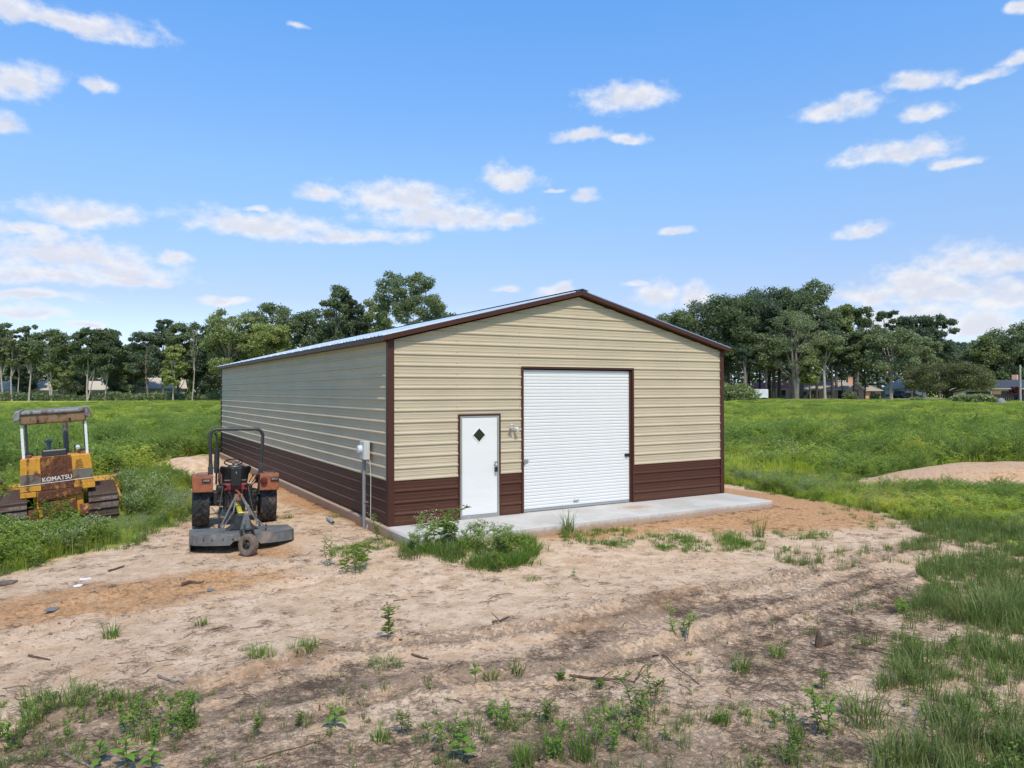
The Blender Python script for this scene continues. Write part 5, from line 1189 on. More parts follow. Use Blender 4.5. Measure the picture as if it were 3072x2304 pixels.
# right cluster
tree(2030, 168, 928, 150, 'low rounded crown at the left end of the right hand wood', 'oak', 'bark_grey', 0.12, 'round', nl=34, group=GR)
tree(2100, 170, 900, 170, 'dense dark crown over the barn roof right end', 'deep', 'bark_grey', 0.12, 'round', nl=36, per=210, group=GR)
tree(2185, 168, 884, 180, 'big dark crown right of the barn corner', 'oak', 'bark_dark', 0.34, 'round', nl=38, per=220, group=GR)
tree(2250, 172, 884, 160, 'dark crown behind the cargo trailer', 'deep', 'bark_dark', 0.36, 'round', nl=36, per=210, group=GR)
tree(2312, 174, 862, 176, 'high dark crown left of the tallest tree on the right', 'deep', 'bark_dark', 0.36, 'round', nl=38, per=220, group=GR)
tree(2408, 170, 838, 182, 'tallest tree of the right hand wood with feathery right side', 'oak', 'bark_grey', 0.36, 'round', nl=44, per=200, lob=0.25, asym=0.1, group=GR)
tree(2388, 158, 925, 150, 'thinly leaved grey brown tree with pale forked trunk', 'olive', 'bark_grey', 0.30, 'round', nl=28, per=90, lob=0.28, size=0.45, trunk_r=0.5, lean=-0.01, group=GR, fork=-0.4, bare=16)
tree(2372, 160, 1040, 60, 'smaller forked trunk left of the grey brown tree', 'deep', 'bark_grey', 0.45, 'round', nl=12, trunk_r=0.30, group=GR)
tree(2430, 158, 1040, 62, 'light green young tree beside the grey brown tree', 'lime', 'bark_grey', 0.28, 'round', nl=18, trunk_r=0.14, group=GR)
tree(2300, 162, 1000, 110, 'mid green tree with drooping limbs above the cargo trailer', 'olive', 'bark_grey', 0.42, 'round', nl=26, per=140, trunk_r=0.22, group=GR)
tree(2234, 161, 1040, 60, 'bare forked trunk beside the trailer', 'deep', 'bark_grey', 0.45, 'round', nl=10, trunk_r=0.42, fork=0.5, group=GR)
for k, (px, D, r, lab) in enumerate(((2322, 163, 0.34, 'left of the paired dark trunks behind the trailer'), (2338, 164, 0.36, 'right of the paired dark trunks behind the trailer'), (2280, 170, 0.25, 'dark trunk rising straight behind the trailer roof'), (2450, 162, 0.30, 'straight dark trunk left of the pale fork'), (2495, 163, 0.30, 'dark leaning trunk before the long brick house'))):
    tree(px, D, 900+12*k, 70, lab, 'deep', 'bark_dark', 0.45, 'round', nl=16, trunk_r=r, group=GR)
tree(2473, 161, 985, 92, 'pale trunk forking into a V before the long brick house', 'olive', 'bark_pale', 0.5, 'round', nl=18, per=110, trunk_r=0.30, fork=0.35, group=GR, bare=8)
tree(2512, 172, 908, 100, 'upright crown right of the tallest tree', 'mid', 'bark_grey', 0.40, 'round', nl=28, group=GR)
tree(2575, 174, 911, 118, 'broad dark crown above the long brick house', 'oak', 'bark_grey', 0.40, 'round', nl=32, lob=0.27, per=170, group=GR)
tree(2560, 162, 985, 66, 'slim tree with thin dark trunk before the pink annex', 'oak', 'bark_dark', 0.4, 'round', nl=16, trunk_r=0.16, group=GR)
tree(2592, 163, 990, 70, 'slim tree leaning right over the pink annex', 'olive', 'bark_dark', 0.35, 'round', nl=18, trunk_r=0.14, lean=0.02, group=GR)
tree(2525, 164, 1010, 60, 'slim crooked tree in the middle of the brick house front', 'deep', 'bark_dark', 0.42, 'round', nl=14, trunk_r=0.14, group=GR)
tree(2672, 176, 922, 84, 'narrow upper crown above the spreading pale tree', 'oak', 'bark_grey', 0.4, 'round', nl=24, lob=0.28, group=GR)
tree(2676, 158, 980, 150, 'spreading tree with pale trunk and arching limbs left of the pole', 'olive', 'bark_pale', 0.36, 'round', nl=30, per=120, lob=0.27, trunk_r=0.36, group=GR, bare=14)
tree(2745, 172, 943, 118, 'dark crown behind the utility pole', 'deep', 'bark_grey', 0.36, 'round', nl=30, lob=0.28, group=GR)
tree(2768, 166, 1005, 90, 'lower olive crown right of the utility pole', 'olive', 'bark_grey', 0.40, 'round', nl=24, group=GR)
tree(2815, 172, 940, 92, 'tall open pine with layered branches', 'pine', 'bark_grey', 0.42, 'round', nl=17, lob=0.30, per=170, trunk_r=0.30, group=GR)
tree(2830, 180, 1045, 90, 'low tree at the foot of the open pine', 'deep', 'bark_grey', 0.1, 'round', nl=24, group=GR)
tree(2880, 196, 1048, 76, 'small distant tree in the dip right of the pine', 'oak', 'bark_grey', 0.1, 'round', nl=20, group=GR)
tree(2930, 178, 1030, 90, 'sloping green tree rising from the dip', 'oak', 'bark_grey', 0.1, 'round', nl=24, group=GR)
tree(2970, 172, 992, 110, 'leafy tree left of the last crown on the right', 'mid', 'bark_grey', 0.1, 'round', nl=30, group=GR)
tree(3040, 170, 964, 136, 'lumpy tall crown above the cream house', 'oak', 'bark_grey', 0.1, 'round', nl=36, per=200, group=GR)
tree(3110, 172, 985, 130, 'leafy tree cut by the right edge of the frame', 'oak', 'bark_grey', 0.1, 'round', nl=28, group=GR)
tree(2842, 146, 1086, 236, 'wide low umbrella shaped tree with short trunk in front of the houses', 'umber', 'bark_dark', 0.24, 'wide', nl=60, per=150, lob=0.17, size=0.42, trunk_r=0.36, group=GR, bare=10)
tree(3046, 128, 1160, 34, 'small red leaved tree beside the weathered grey pole', 'rose', 'bark_dark', 0.25, 'round', nl=16, size=0.3, group=GR)

# ------------------------------------------------------------------ bushes and the dark wood behind
def bush(px, D, top, width, label, leaf='mid', group=None, name='bush', nl=14, size=0.4, per=150):
    TREE_N[0] += 1; rng = np.random.default_rng(900+TREE_N[0]); p = at_depth(px, D); H = max(0.5, (CAM+ray(px, top)*D)[2]-p[2]); R_ = width/FPX*D/2
    pts, lobes = crown_points(rng, R_, -0.15*H, H, nl, per, 0.42, 'wide'); pts[:, 2] = np.clip(pts[:, 2], 0, H)
    v, f, rn = leaf_cards(pts, size, rng); t = thing(name, label, 'bush', p, 0, group=group)
    obj_of('foliage', mesh_np('foliage', v, f, LEAF[leaf], rn), t)
    mb = MB()
    for k in range(4):
        a = rng.random()*6.28; mb.tube([(0.1*math.cos(a), 0.1*math.sin(a), -0.1), (0.4*R_*math.cos(a), 0.4*R_*math.sin(a), H*0.6)], [0.05, 0.02], 5)
    mb.build('stem', 'bark_dark', t)
bush(2200, 140, 1150, 110, 'vine covered thicket beside the barn corner', 'mid', nl=26)
bush(2228, 150, 1172, 60, 'leafy bush at the left end of the cargo trailer', 'mid')
bush(2345, 160, 1186, 18, 'small dark shrub between trunks before the red roofed house', 'deep', nl=8)
bush(2432, 160, 1183, 16, 'little conical shrub before the long brick house', 'deep', nl=8)
bush(2551, 160, 1176, 36, 'round clipped bush before the brick gable', 'olive', nl=12)
bush(2628, 161, 1182, 28, 'round clipped bush right of the pink annex', 'olive', nl=10)
bush(2880, 132, 1190, 50, 'leafy shrub right of the umbrella shaped tree', 'mid', nl=14)
bush(2898, 120, 1186, 56, 'tall weedy shrub left of the cream house', 'mid', nl=16)
bush(2945, 118, 1182, 62, 'tall weedy shrub in front of the cream house', 'mid', nl=18)
bush(2755, 134, 1192, 34, 'low shrub at the foot of the utility pole', 'mid', nl=10)
bush(820, 150, 1150, 240, 'dark undergrowth behind the barn side wall', 'deep', nl=40)
def wood(name, px0, px1, D, base_top, amp, label, n, leaf='deep', size=1.1, seed=5, thick=10):
    rng = np.random.default_rng(seed); px = px0 + (px1-px0)*rng.random(n); dd = D + thick*rng.random(n)
    top = base_top + amp*(fbm(px*0.012, px*0+seed, seed)-0.5)*2
    u = rng.random(n)**0.8; cen = []
    for a, d_, t, q in zip(px, dd, top, u):
        P = CAM + ray(a, 1172.0)*d_; zt = (CAM+ray(a, t)*d_)[2]; cen.append((P[0], P[1], 0.5 + (zt-0.5)*q))
    v, f, rn = leaf_cards(np.array(cen), size, rng)
    tag(obj_of(name, mesh_np(name, v, f, LEAF[leaf], rn)), label, 'woodland', kind='stuff')
wood('woodland', -160, 700, 196, 1048, 34, 'dark undergrowth behind the far left tree line', 22000, 'oak', seed=5)
wood('woodland', 600, 1560, 190, 985, 40, 'dark woodland behind the trees over the barn', 15000, 'oak', seed=6)
wood('woodland', 1980, 3180, 200, 1035, 40, 'dark woodland behind the houses on the right', 26000, seed=8)
wood('undergrowth', -150, 740, 172, 1181, 16, 'brush along the foot of the left tree line', 8000, 'oak', 0.6, 9, 8)
# ------------------------------------------------------------------ plants
leafmat('grass_field', (0.370, 0.430, 0.070), (0.720, 0.730, 0.190), (0.80, 0.68, 0.26), 0.65, 0.55, 0.55, (0.270, 0.370, 0.085), 0.16)
leafmat('weed_field', (0.315, 0.385, 0.080), (0.620, 0.645, 0.190), (0.74, 0.64, 0.24), 0.6, 0.55, 0.55, (0.200, 0.310, 0.080), 0.16)
leafmat('weed_dark', (0.165, 0.245, 0.065), (0.390, 0.480, 0.150), None, 0, 0.40)
leafmat('grass_lush', (0.085, 0.150, 0.026), (0.225, 0.330, 0.065), None, 0, 0.40)
leafmat('grass_dull', (0.100, 0.135, 0.042), (0.250, 0.295, 0.100), None, 0, 0.35)
leafmat('weed_green', (0.095, 0.160, 0.030), (0.235, 0.330, 0.075), None, 0, 0.35)
leafmat('weed_dusty', (0.170, 0.245, 0.060), (0.360, 0.450, 0.140), None, 0, 0.40)
leafmat('weed_grey', (0.210, 0.280, 0.120), (0.420, 0.490, 0.260), None, 0, 0.35)
leafmat('weed_bright', (0.115, 0.215, 0.030), (0.260, 0.430, 0.065), None, 0, 0.45)
leafmat('seed_tan', (0.20, 0.17, 0.07), (0.34, 0.28, 0.13), None, 0, 0.30)
leafmat('flower_white', (0.42, 0.42, 0.34), (0.62, 0.62, 0.55), None, 0, 0.30)
leafmat('flower_gold', (0.45, 0.30, 0.02), (0.62, 0.44, 0.03), None, 0, 0.30)
simple('stem_green', (0.09, 0.12, 0.035), 0.8, var=0.2)
simple('stem_red', (0.14, 0.07, 0.045), 0.8, var=0.2)
simple('twig_brown', (0.105, 0.065, 0.042), 0.95, var=0.35, scale=12)
simple('twig_grey', (0.20, 0.16, 0.13), 0.95, var=0.35, scale=12)
simple('clod_brown', (0.36, 0.24, 0.15), 0.98, var=0.35, scale=9)

def blades(rng, n, h, spread, w, lean=0.5, segs=3, droop=0.4):
    """grass blades: strips that bend outwards and taper"""
    V = []; F = []; RN = []
    for i in range(n):
        a = rng.random()*2*math.pi; r = spread*math.sqrt(rng.random()); b0 = np.array([r*math.cos(a), r*math.sin(a), -0.01])
        hh = h*(0.45+0.6*rng.random()); da = a + rng.normal()*0.7; ln = lean*(0.3+0.9*rng.random())
        dr = np.array([math.cos(da), math.sin(da), 0]); side = np.array([-math.sin(da), math.cos(da), 0]); ww = w*(0.6+0.8*rng.random()); o = len(V)
        for k in range(segs+1):
            t = k/segs; c = b0 + np.array([0, 0, hh*(t-droop*ln*t*t)]) + dr*hh*ln*t*t; q = ww*(1-t)**0.7*0.5 + 0.0006
            V += [c-side*q, c+side*q]
        for k in range(segs): F.append((o+2*k, o+2*k+1, o+2*k+3, o+2*k+2)); RN.append(rng.random()*0.25+0.75*(i % 7)/7)
    return np.array(V), np.array(F), np.array(RN)
def leaf_tris(V, F, RN, base, direc, L, w, rng, fold=0.25, curl=0.25):
    d = direc/np.linalg.norm(direc); up = np.array([0, 0, 1.0]); s = np.cross(d, up); s = s/(np.linalg.norm(s)+1e-6); n = np.cross(s, d)
    o = len(V); m = base + d*L*0.42 + n*L*0.05
    V += [base, m + s*w*0.5 + n*w*fold, base + d*L - up*L*curl, m - s*w*0.5 + n*w*fold]
    F += [(o, o+1, o+2), (o, o+2, o+3)]; q = rng.random(); RN += [q, min(1, q+0.15)]
def leafy(rng, h, nstem, nleaf, L, w, spread=0.12, lean=0.3, droop=0.2, up=0.5, branch=0):
    V, F, RN = [], [], []; stems = MB()
    for s in range(nstem):
        a = rng.random()*6.283; hh = h*(0.6+0.45*rng.random()); b0 = np.array([spread*rng.random()*math.cos(a), spread*rng.random()*math.sin(a), -0.01]); tip = b0 + np.array([math.cos(a)*lean*hh*rng.random(), math.sin(a)*lean*hh*rng.random(), hh])
        mid = (b0+tip)/2 + rng.normal(size=3)*0.03*hh; stems.tube([b0, mid, tip], [0.0028+0.004*h, 0.002+0.003*h, 0.0015], 5)
        subs = [(b0, mid, tip, 1.0)]
        for k in range(branch):
            t = 0.3+0.55*rng.random(); q = b0*(1-t)+tip*t; ba = rng.random()*6.283; e = q + np.array([math.cos(ba)*0.28*hh, math.sin(ba)*0.28*hh, 0.22*hh]); stems.tube([q, e], [0.003, 0.0012], 4); subs.append((q, (q+e)/2, e, 0.5))
        for (p0, p1, p2, kf) in subs:
            nn = max(3, int(nleaf*kf))
            for k in range(nn):
                t = 0.12+0.88*(k+rng.random()*0.6)/nn; t = min(t, 1); p = p0*(1-t)**2 + 2*p1*t*(1-t) + p2*t*t
                la = k*2.4+rng.random()*0.8; d = np.array([math.cos(la), math.sin(la), up*(0.4+rng.random())])
                leaf_tris(V, F, RN, p, d, L*(0.6+0.6*rng.random())*(1.1-0.35*t), w*(0.7+0.5*rng.random()), rng, 0.22, droop)
    return np.array(V), np.array(F), np.array(RN), stems

SRC = {}
def source(coll, name, parts):
    """one clump as a single mesh with several materials, kept outside the scene and placed by the scatter"""
    vs, fs, rn, mi, mats = [], [], [], [], []
    o = 0
    for (v, f, r, mat) in parts:
        f = np.asarray(f)
        if f.shape[1] == 3: f = np.concatenate([f, f[:, 2:3]], 1)
        vs.append(v); fs.append(f+o); rn.append(r); mi.append(np.full(len(f), len(mats))); mats.append(MAT[mat]); o += len(v)
    V, Fq, RN, MI = np.vstack(vs), np.vstack(fs), np.concatenate(rn), np.concatenate(mi)
    me = bpy.data.meshes.new(name); polys = [tuple(q) if q[2] != q[3] else tuple(q[:3]) for q in Fq.tolist()]
    me.from_pydata(V.tolist(), [], polys); a = me.attributes.new('rnd', 'FLOAT', 'FACE'); a.data.foreach_set('value', RN.astype(np.float32))
    for m_ in mats: me.materials.append(m_)
    me.polygons.foreach_set('material_index', MI.astype(np.int32)); me.update()
    ob = bpy.data.objects.new(name, me)
    if coll not in SRC: SRC[coll] = bpy.data.collections.new(coll)
    SRC[coll].objects.link(ob)
def stem_part(mb, mat):
    # tube quads and caps: keep quads only
    f = [q for q in mb.f if len(q) == 4]; return (np.array(mb.v), np.array(f), np.full(len(f), 0.4), mat)
r_ = np.random.default_rng(77)
def card_part(cen, size, mat, rng): v, f, rn = leaf_cards(cen, size, rng, 0.9); return (v, f, rn, mat)
def top_cards(rng, n, h, spread, size, mat): return card_part(np.stack([rng.normal(size=n)*spread, rng.normal(size=n)*spread, h*(0.8+0.25*rng.random(n))], 1), size, mat, rng)
# field clumps, about a metre wide
for k in range(3): v, f, q = blades(r_, 90, 0.62, 0.42, 0.016, 0.55); source('field', 'a%d_grass' % k, [(v, f, q, 'grass_field')])
for k in range(2): v, f, q = blades(r_, 60, 0.80, 0.35, 0.014, 0.35); source('field', 'b%d_tall' % k, [(v, f, q, 'grass_field'), top_cards(r_, 18, 0.78, 0.25, 0.045, 'seed_tan')])
for k in range(3):
    v, f, q, st = leafy(r_, 0.75, 9, 15, 0.12, 0.042, 0.32, 0.35, 0.25, 0.4, 2); source('field', 'c%d_weed' % k, [(v, f, q, 'weed_field' if k < 2 else 'weed_dark'), stem_part(st, 'stem_green')])
v, f, q, st = leafy(r_, 0.85, 10, 16, 0.09, 0.025, 0.30, 0.3, 0.1, 0.8, 3); source('field', 'd0_white', [(v, f, q, 'weed_grey'), stem_part(st, 'stem_green'), top_cards(r_, 30, 0.82, 0.28, 0.030, 'flower_white')])
v, f, q, st = leafy(r_, 0.75, 6, 14, 0.08, 0.022, 0.25, 0.3, 0.1, 0.8, 1); source('field', 'e0_gold', [(v, f, q, 'weed_green'), top_cards(r_, 34, 0.70, 0.22, 0.045, 'flower_gold')])
v, f, q, st = leafy(r_, 1.25, 8, 30, 0.13, 0.016, 0.30, 0.22, 0.1, 0.9, 6); source('field', 'f0_fennel', [(v, f, q, 'weed_dark'), stem_part(st, 'stem_green')])
v, f, q, st = leafy(r_, 1.05, 6, 22, 0.14, 0.024, 0.30, 0.30, 0.2, 0.7, 4); source('field', 'f1_tall', [(v, f, q, 'weed_field'), stem_part(st, 'stem_green')])
# turf: short clumps a hand wide
for k in range(3): v, f, q = blades(r_, 26, 0.15, 0.085, 0.0062, 0.8, 3, 0.5); source('turf', 'a%d' % k, [(v, f, q, 'grass_lush')])
for k in range(3): v, f, q = blades(r_, 18, 0.22, 0.07, 0.0065, 0.55); source('turf', 'b%d' % k, [(v, f, q, 'grass_dull')])
v, f, q, st = leafy(r_, 0.16, 3, 8, 0.05, 0.022, 0.05, 0.4, 0.2, 0.5); source('turf', 'c0', [(v, f, q, 'weed_green'), stem_part(st, 'stem_green')])
v, f, q = blades(r_, 14, 0.12, 0.06, 0.005, 1.0, 3, 0.5); source('turf', 'c1', [(v, f, q, 'seed_tan')])
for k in range(2): v, f, q, st = leafy(r_, 0.10, 5, 7, 0.045, 0.020, 0.06, 0.9, 0.2, 0.35); source('turf', 'd%d' % k, [(v, f, q, 'weed_green' if k else 'weed_bright'), stem_part(st, 'stem_red')])
# litter: bent straws, twigs, crumbs of soil
for k in range(6):
    mb = MB(); n = 4; a = 0.0; P = [np.zeros(3)]; L = (0.04, 0.07, 0.10, 0.15, 0.08, 0.22)[k]
    for i in range(n): a += r_.normal()*0.45; P.append(P[-1]+np.array([math.cos(a), math.sin(a), r_.normal()*0.05])*L/n)
    P = [p+np.array([0, 0, 0.004]) for p in P]; mb.tube(P, [0.0014+L*0.010]*n+[0.0009], 4); source('litter', 'a%d' % k, [stem_part(mb, 'twig_brown' if k % 3 else 'twig_grey')])
simple('thatch_brown', (0.125, 0.085, 0.055), 0.95, var=0.4, scale=20)
for k in range(3):                                   # small mats of crossing dead straws
    mb = MB()
    for q in range(16):
        a = r_.normal()*0.9; c = r_.normal(size=2)*0.07; L = 0.04+0.10*r_.random(); z = 0.004+0.012*r_.random()
        mb.tube([(c[0]-math.cos(a)*L/2, c[1]-math.sin(a)*L/2, z), (c[0]+0.01*r_.normal(), c[1]+0.01*r_.normal(), z+0.006), (c[0]+math.cos(a)*L/2, c[1]+math.sin(a)*L/2, z)], [0.0012, 0.0018, 0.0010], 3)
    source('litter', 'b%d' % k, [stem_part(mb, 'thatch_brown')])
for k in range(3):
    mb = MB(); mb.lathe([(0.001, 0.014), (0.012, 0.012), (0.02, 0.004), (0.018, -0.01)], (0, 0, 0), 'Z', 6); v = np.array(mb.v)*(1+0.35*r_.normal(size=(len(mb.v), 1))); source('clods', 'a%d' % k, [(v, np.array(mb.f), np.full(len(mb.f), .5), 'clod_brown')])

def scatter(name, coll, x, y, rot, scl, idx, label, cat, dz=0.0):
    z = ground(x, y) + dz; v = np.stack([x, y, z], 1)
    me = bpy.data.meshes.new(name); me.vertices.add(len(v)); me.vertices.foreach_set('co', v.astype(np.float32).ravel())
    for nm, typ, dat in (('rz', 'FLOAT_VECTOR', np.stack([rot*0, rot*0, rot], 1)), ('sc', 'FLOAT_VECTOR', scl), ('ix', 'INT', idx)):
        a = me.attributes.new(nm, typ, 'POINT'); a.data.foreach_set('vector' if typ == 'FLOAT_VECTOR' else 'value', np.ascontiguousarray(dat.astype(np.int32 if typ == 'INT' else np.float32)).ravel())
    o = obj_of(name, me); tag(o, label, cat, kind='stuff')
    g = bpy.data.node_groups.new(name, 'GeometryNodeTree'); g.interface.new_socket('Geometry', in_out='INPUT', socket_type='NodeSocketGeometry'); g.interface.new_socket('Geometry', in_out='OUTPUT', socket_type='NodeSocketGeometry')
    gi, go = g.nodes.new('NodeGroupInput'), g.nodes.new('NodeGroupOutput'); ip = g.nodes.new('GeometryNodeInstanceOnPoints'); ci = g.nodes.new('GeometryNodeCollectionInfo')
    ci.inputs['Collection'].default_value = SRC[coll]; ci.inputs['Separate Children'].default_value = True; ci.inputs['Reset Children'].default_value = True
    def attr(nm, typ): n = g.nodes.new('GeometryNodeInputNamedAttribute'); n.data_type = typ; n.inputs['Name'].default_value = nm; return n.outputs['Attribute']
    g.links.new(gi.outputs[0], ip.inputs['Points']); g.links.new(ci.outputs[0], ip.inputs['Instance']); ip.inputs['Pick Instance'].default_value = True
    g.links.new(attr('ix', 'INT'), ip.inputs['Instance Index']); g.links.new(attr('rz', 'FLOAT_VECTOR'), ip.inputs['Rotation']); g.links.new(attr('sc', 'FLOAT_VECTOR'), ip.inputs['Scale'])
    g.links.new(ip.outputs[0], go.inputs[0]); md = o.modifiers.new('scatter', 'NODES'); md.node_group = g
    return o
def sector(rng, n, r0, r1, half=42.0, power=1.0):
    a = YAW + np.radians((rng.random(n)*2-1)*half); u = rng.random(n); r = np.sqrt(r0*r0+(r1*r1-r0*r0)*u) if power == 1.0 else r0*(r1/r0)**u
    return CAM[0]+np.sin(a)*r, CAM[1]+np.cos(a)*r, r
def off_barn(x, y, m=0.25): return ~((x > SLAB[0]-m) & (x < SLAB[1]+m) & (y > SLAB[2]-m) & (y < SLAB[3]+m))
def off_things(x, y):
    k = np.ones(x.shape, dtype=bool)
    for (cx, cy, rx, ry, az) in ((-2.36, 3.6, 0.55, 2.4, 0.1), (-2.5, 1.3, 1.0, 0.9, 0.1), (-5.66, 6.7, 1.35, 1.35, 0.0)):
        u = (x-cx)*math.cos(az)-(y-cy)*math.sin(az); v = (x-cx)*math.sin(az)+(y-cy)*math.cos(az); k &= ~((np.abs(u) < rx) & (np.abs(v) < ry))
    return k
def field():
    rng = np.random.default_rng(21); X, Y, S, I = [], [], [], []
    for (n, r0, r1, s) in ((30000, 9, 26, 0.62), (26000, 24, 60, 0.95), (30000, 55, 163, 1.25)):
        x, y, r = sector(rng, n, r0, r1, 43, 1.0 if r0 > 20 else 1.0)
        d = dirt_mask(x, y); k = (d < 0.35*rng.random(n)) & off_barn(x, y, 0.5) & off_things(x, y)
        # the right foreground carries short turf instead of the tall stand
        k &= ~((r < 19) & (inpoly(RIGHT_TURF, x, y)))
        pn = fbm(x*0.09, y*0.09, 81); pn2 = fbm(x*0.22, y*0.22, 83)
        k &= rng.random(n) < 0.55+0.9*pn2
        x, y, r, pn, pn2 = x[k], y[k], r[k], pn[k], pn2[k]; m = len(x); q = rng.random(m)
        i = np.where(q < 0.48, rng.integers(0, 3, m), np.where(q < 0.72, 3+rng.integers(0, 2, m), np.where(q < 0.972, 5+rng.integers(0, 3, m), np.where(q < 0.992, 8, 9))))
        lush = pn2 > 0.56; i = np.where(lush & (rng.random(m) < 0.35), 5+rng.integers(0, 3, m), i); dk = (fbm(x*0.16, y*0.16, 88) > 0.625) & (r > 27); i = np.where(dk & (rng.random(m) < 0.75), 7, i)
        tl = fbm(x*0.28, y*0.28, 98); i = np.where((r > 22) & (rng.random(m) < np.clip((tl-0.46)*1.6, 0.012, 0.4)), 10+rng.integers(0, 2, m), i)
        white = (np.hypot(x+3.9, y-6.0) < 2.6) | (np.hypot(x-12.5, y-1.5) < 2.0); i = np.where(white & (rng.random(m) < 0.32), 8, i)
        i = np.where((i == 8) & (r > 32) & (rng.random(m) < 0.8), 5, i); big = (dk & (i == 7)) | ((pn2 > 0.64) & (i >= 5) & (i < 8))
        pn3 = fbm(x*0.5, y*0.5, 87); sc = s*(0.42+0.5*pn2+0.5*(pn-0.5)+1.1*np.clip(pn3-0.38, 0, 1)*1.6)*(0.7+0.6*rng.random(m))
        sc = np.where(inpoly(NEAR_RIGHT, x, y), sc*0.68, sc); sc = np.where((np.hypot(x-MOUND_R[0], y-MOUND_R[1]) < 8.5) & (r < np.hypot(MOUND_R[0]-CAM[0], MOUND_R[1]-CAM[1])-1.0), np.minimum(sc, 0.42), sc)
        sc = np.where(big, sc*1.3, sc); sc = np.where((x > -5.2) & (x < -2.0) & (y > 4.0) & (y < 13.0), np.minimum(sc, 0.5), sc); sc = np.where((np.abs(x+5.5) < 1.7) & (y > 2.5) & (y < 5.5), sc*0.45, sc)
        X.append(x); Y.append(y); S.append(np.stack([sc*(1+0.2*(r > 55)), sc*(1+0.2*(r > 55)), np.minimum(sc, np.where(r > 110, 0.38, np.where(r > 55, 0.8, 1.5)))*(0.85+0.2*rng.random(m))], 1)); I.append(i)
    x, y = np.concatenate(X), np.concatenate(Y)
    scatter('tall_grass', 'field', x, y, rng.random(len(x))*6.283, np.vstack(S), np.concatenate(I), 'tall green grass and weeds covering the open field', 'grass')
NEAR_RIGHT = poly([(1560,1075),(1700,1072),(1900,1100),(2010,1150),(2500,1200),(2700,1060),(2212,1045),(1880,1040),(1560,1035)])
RIGHT_TURF = poly([(1930,1128),(2020,1155),(1950,1185),(2000,1270),(1940,1370),(1890,1500),(1870,1800),(3200,1900),(3000,1250),(2212,1125)])
def turf():
    rng = np.random.default_rng(31); X, Y, S, I = [], [], [], []
    zones = [(poly(q), dens, sc, kinds) for q, dens, sc, kinds in (
        ([(-60,1505),(150,1478),(300,1500),(440,1478),(460,1550),(330,1605),(120,1640),(-60,1680)], 120, 0.8, (3, 4, 5, 0, 6, 8, 9)),
        ([(860,1186),(1130,1176),(1165,1200),(1100,1232),(880,1210)], 170, 1.5, (0, 1, 2, 0, 1)),
        ([(690,1196),(840,1172),(850,1200),(720,1212)], 60, 0.8, (0, 1, 2)),
        ([(1210,1162),(1380,1153),(1540,1172),(1520,1194),(1380,1190),(1230,1184)], 110, 0.9, (0, 1, 2)),
        ([(1540,1152),(1640,1158),(1660,1184),(1560,1190)], 130, 1.0, (0, 1, 2)),
        ([(1680,1150),(1770,1150),(1770,1166),(1690,1166)], 90, 0.8, (0, 1, 2)),
        ([(1800,1090),(1920,1105),(1990,1140),(1880,1150),(1760,1110)], 14, 0.8, (0, 1, 3)),
        ([(1700,1190),(1830,1180),(1990,1170),(2010,1200),(1900,1230),(1760,1240),(1690,1215)], 26, 0.8, (3, 4, 0, 5)),
        ([(1830,1280),(1960,1240),(2010,1262),(1965,1335),(1900,1420),(1850,1380)], 22, 0.8, (3, 4, 5, 0)),
        ([(500,1395),(560,1385),(600,1400),(590,1420),(530,1425)], 60, 0.7, (0, 1)), ([(620,1395),(690,1390),(705,1408),(640,1415)], 60, 0.7, (0, 1)),
        ([(800,1425),(860,1422),(870,1442),(810,1446)], 60, 0.6, (3, 4)),
        ([(400,1480),(1000,1440),(1500,1400),(1900,1300),(1900,1760),(300,1760)], 26.0, 0.55, (3, 4, 5, 6, 7, 9, 7, 4)),
        ([(880,1560),(1480,1520),(1760,1560),(1840,1660),(1840,1760),(800,1760)], 40.0, 0.8, (3, 4, 5, 6, 7, 9, 5, 4)))]
    for P, dens, sc, kinds in zones:
        x0, y0 = P.min(0); x1, y1 = P.max(0); n = int((x1-x0)*(y1-y0)*dens); x = x0+(x1-x0)*rng.random(n); y = y0+(y1-y0)*rng.random(n)
        w = soft(P, x, y, 0.25, 0.12, 5); c = fbm(x*1.6, y*1.6, 90); k = (rng.random(n) < w*np.clip((c-0.28)*3.2, 0, 1.0)) & off_barn(x, y, 0.03)
        x, y = x[k], y[k]; m = len(x); s = sc*(0.5+0.8*rng.random(m)); X.append(x); Y.append(y); S.append(np.stack([s, s, s*(0.8+0.5*rng.random(m))], 1)); I.append(np.array(kinds)[rng.integers(0, len(kinds), m)])
    # right hand turf, thinning out towards the bare soil, and edges of the tall stand
    n = 42000; x, y, r = sector(rng, n, 3.5, 19, 44); k = inpoly(RIGHT_TURF, x+0.5*(fbm(x, y, 91)-0.5), y) ; c = fbm(x*0.8, y*0.8, 92)
    ax = ((x-CAM[0])*RT[0]+(y-CAM[1])*RT[1])/r; k &= rng.random(n) < np.clip((c-0.42)*4.0+(ax-0.36)*3.0+(r-10)*0.06, 0.03, 1)
    x, y, c = x[k], y[k], c[k]; m = len(x); s = (0.5+0.8*rng.random(m))*(0.55+0.9*c); X.append(x); Y.append(y); S.append(np.stack([s, s, s*1.15], 1)); I.append(np.array((3, 4, 5, 0, 1, 7, 3, 6))[rng.integers(0, 8, m)])
    n = 26000; x, y, r = sector(rng, n, 8, 30, 44); d = dirt_mask(x, y); k = (d > 0.02) & (d < 0.75) & off_barn(x, y) & off_things(x, y) & (rng.random(n) < 0.8)
    x, y = x[k], y[k]; m = len(x); s = 0.6+0.9*rng.random(m); X.append(x); Y.append(y); S.append(np.stack([s, s, s], 1)); I.append(rng.integers(0, 7, m))
    x, y = np.concatenate(X), np.concatenate(Y)
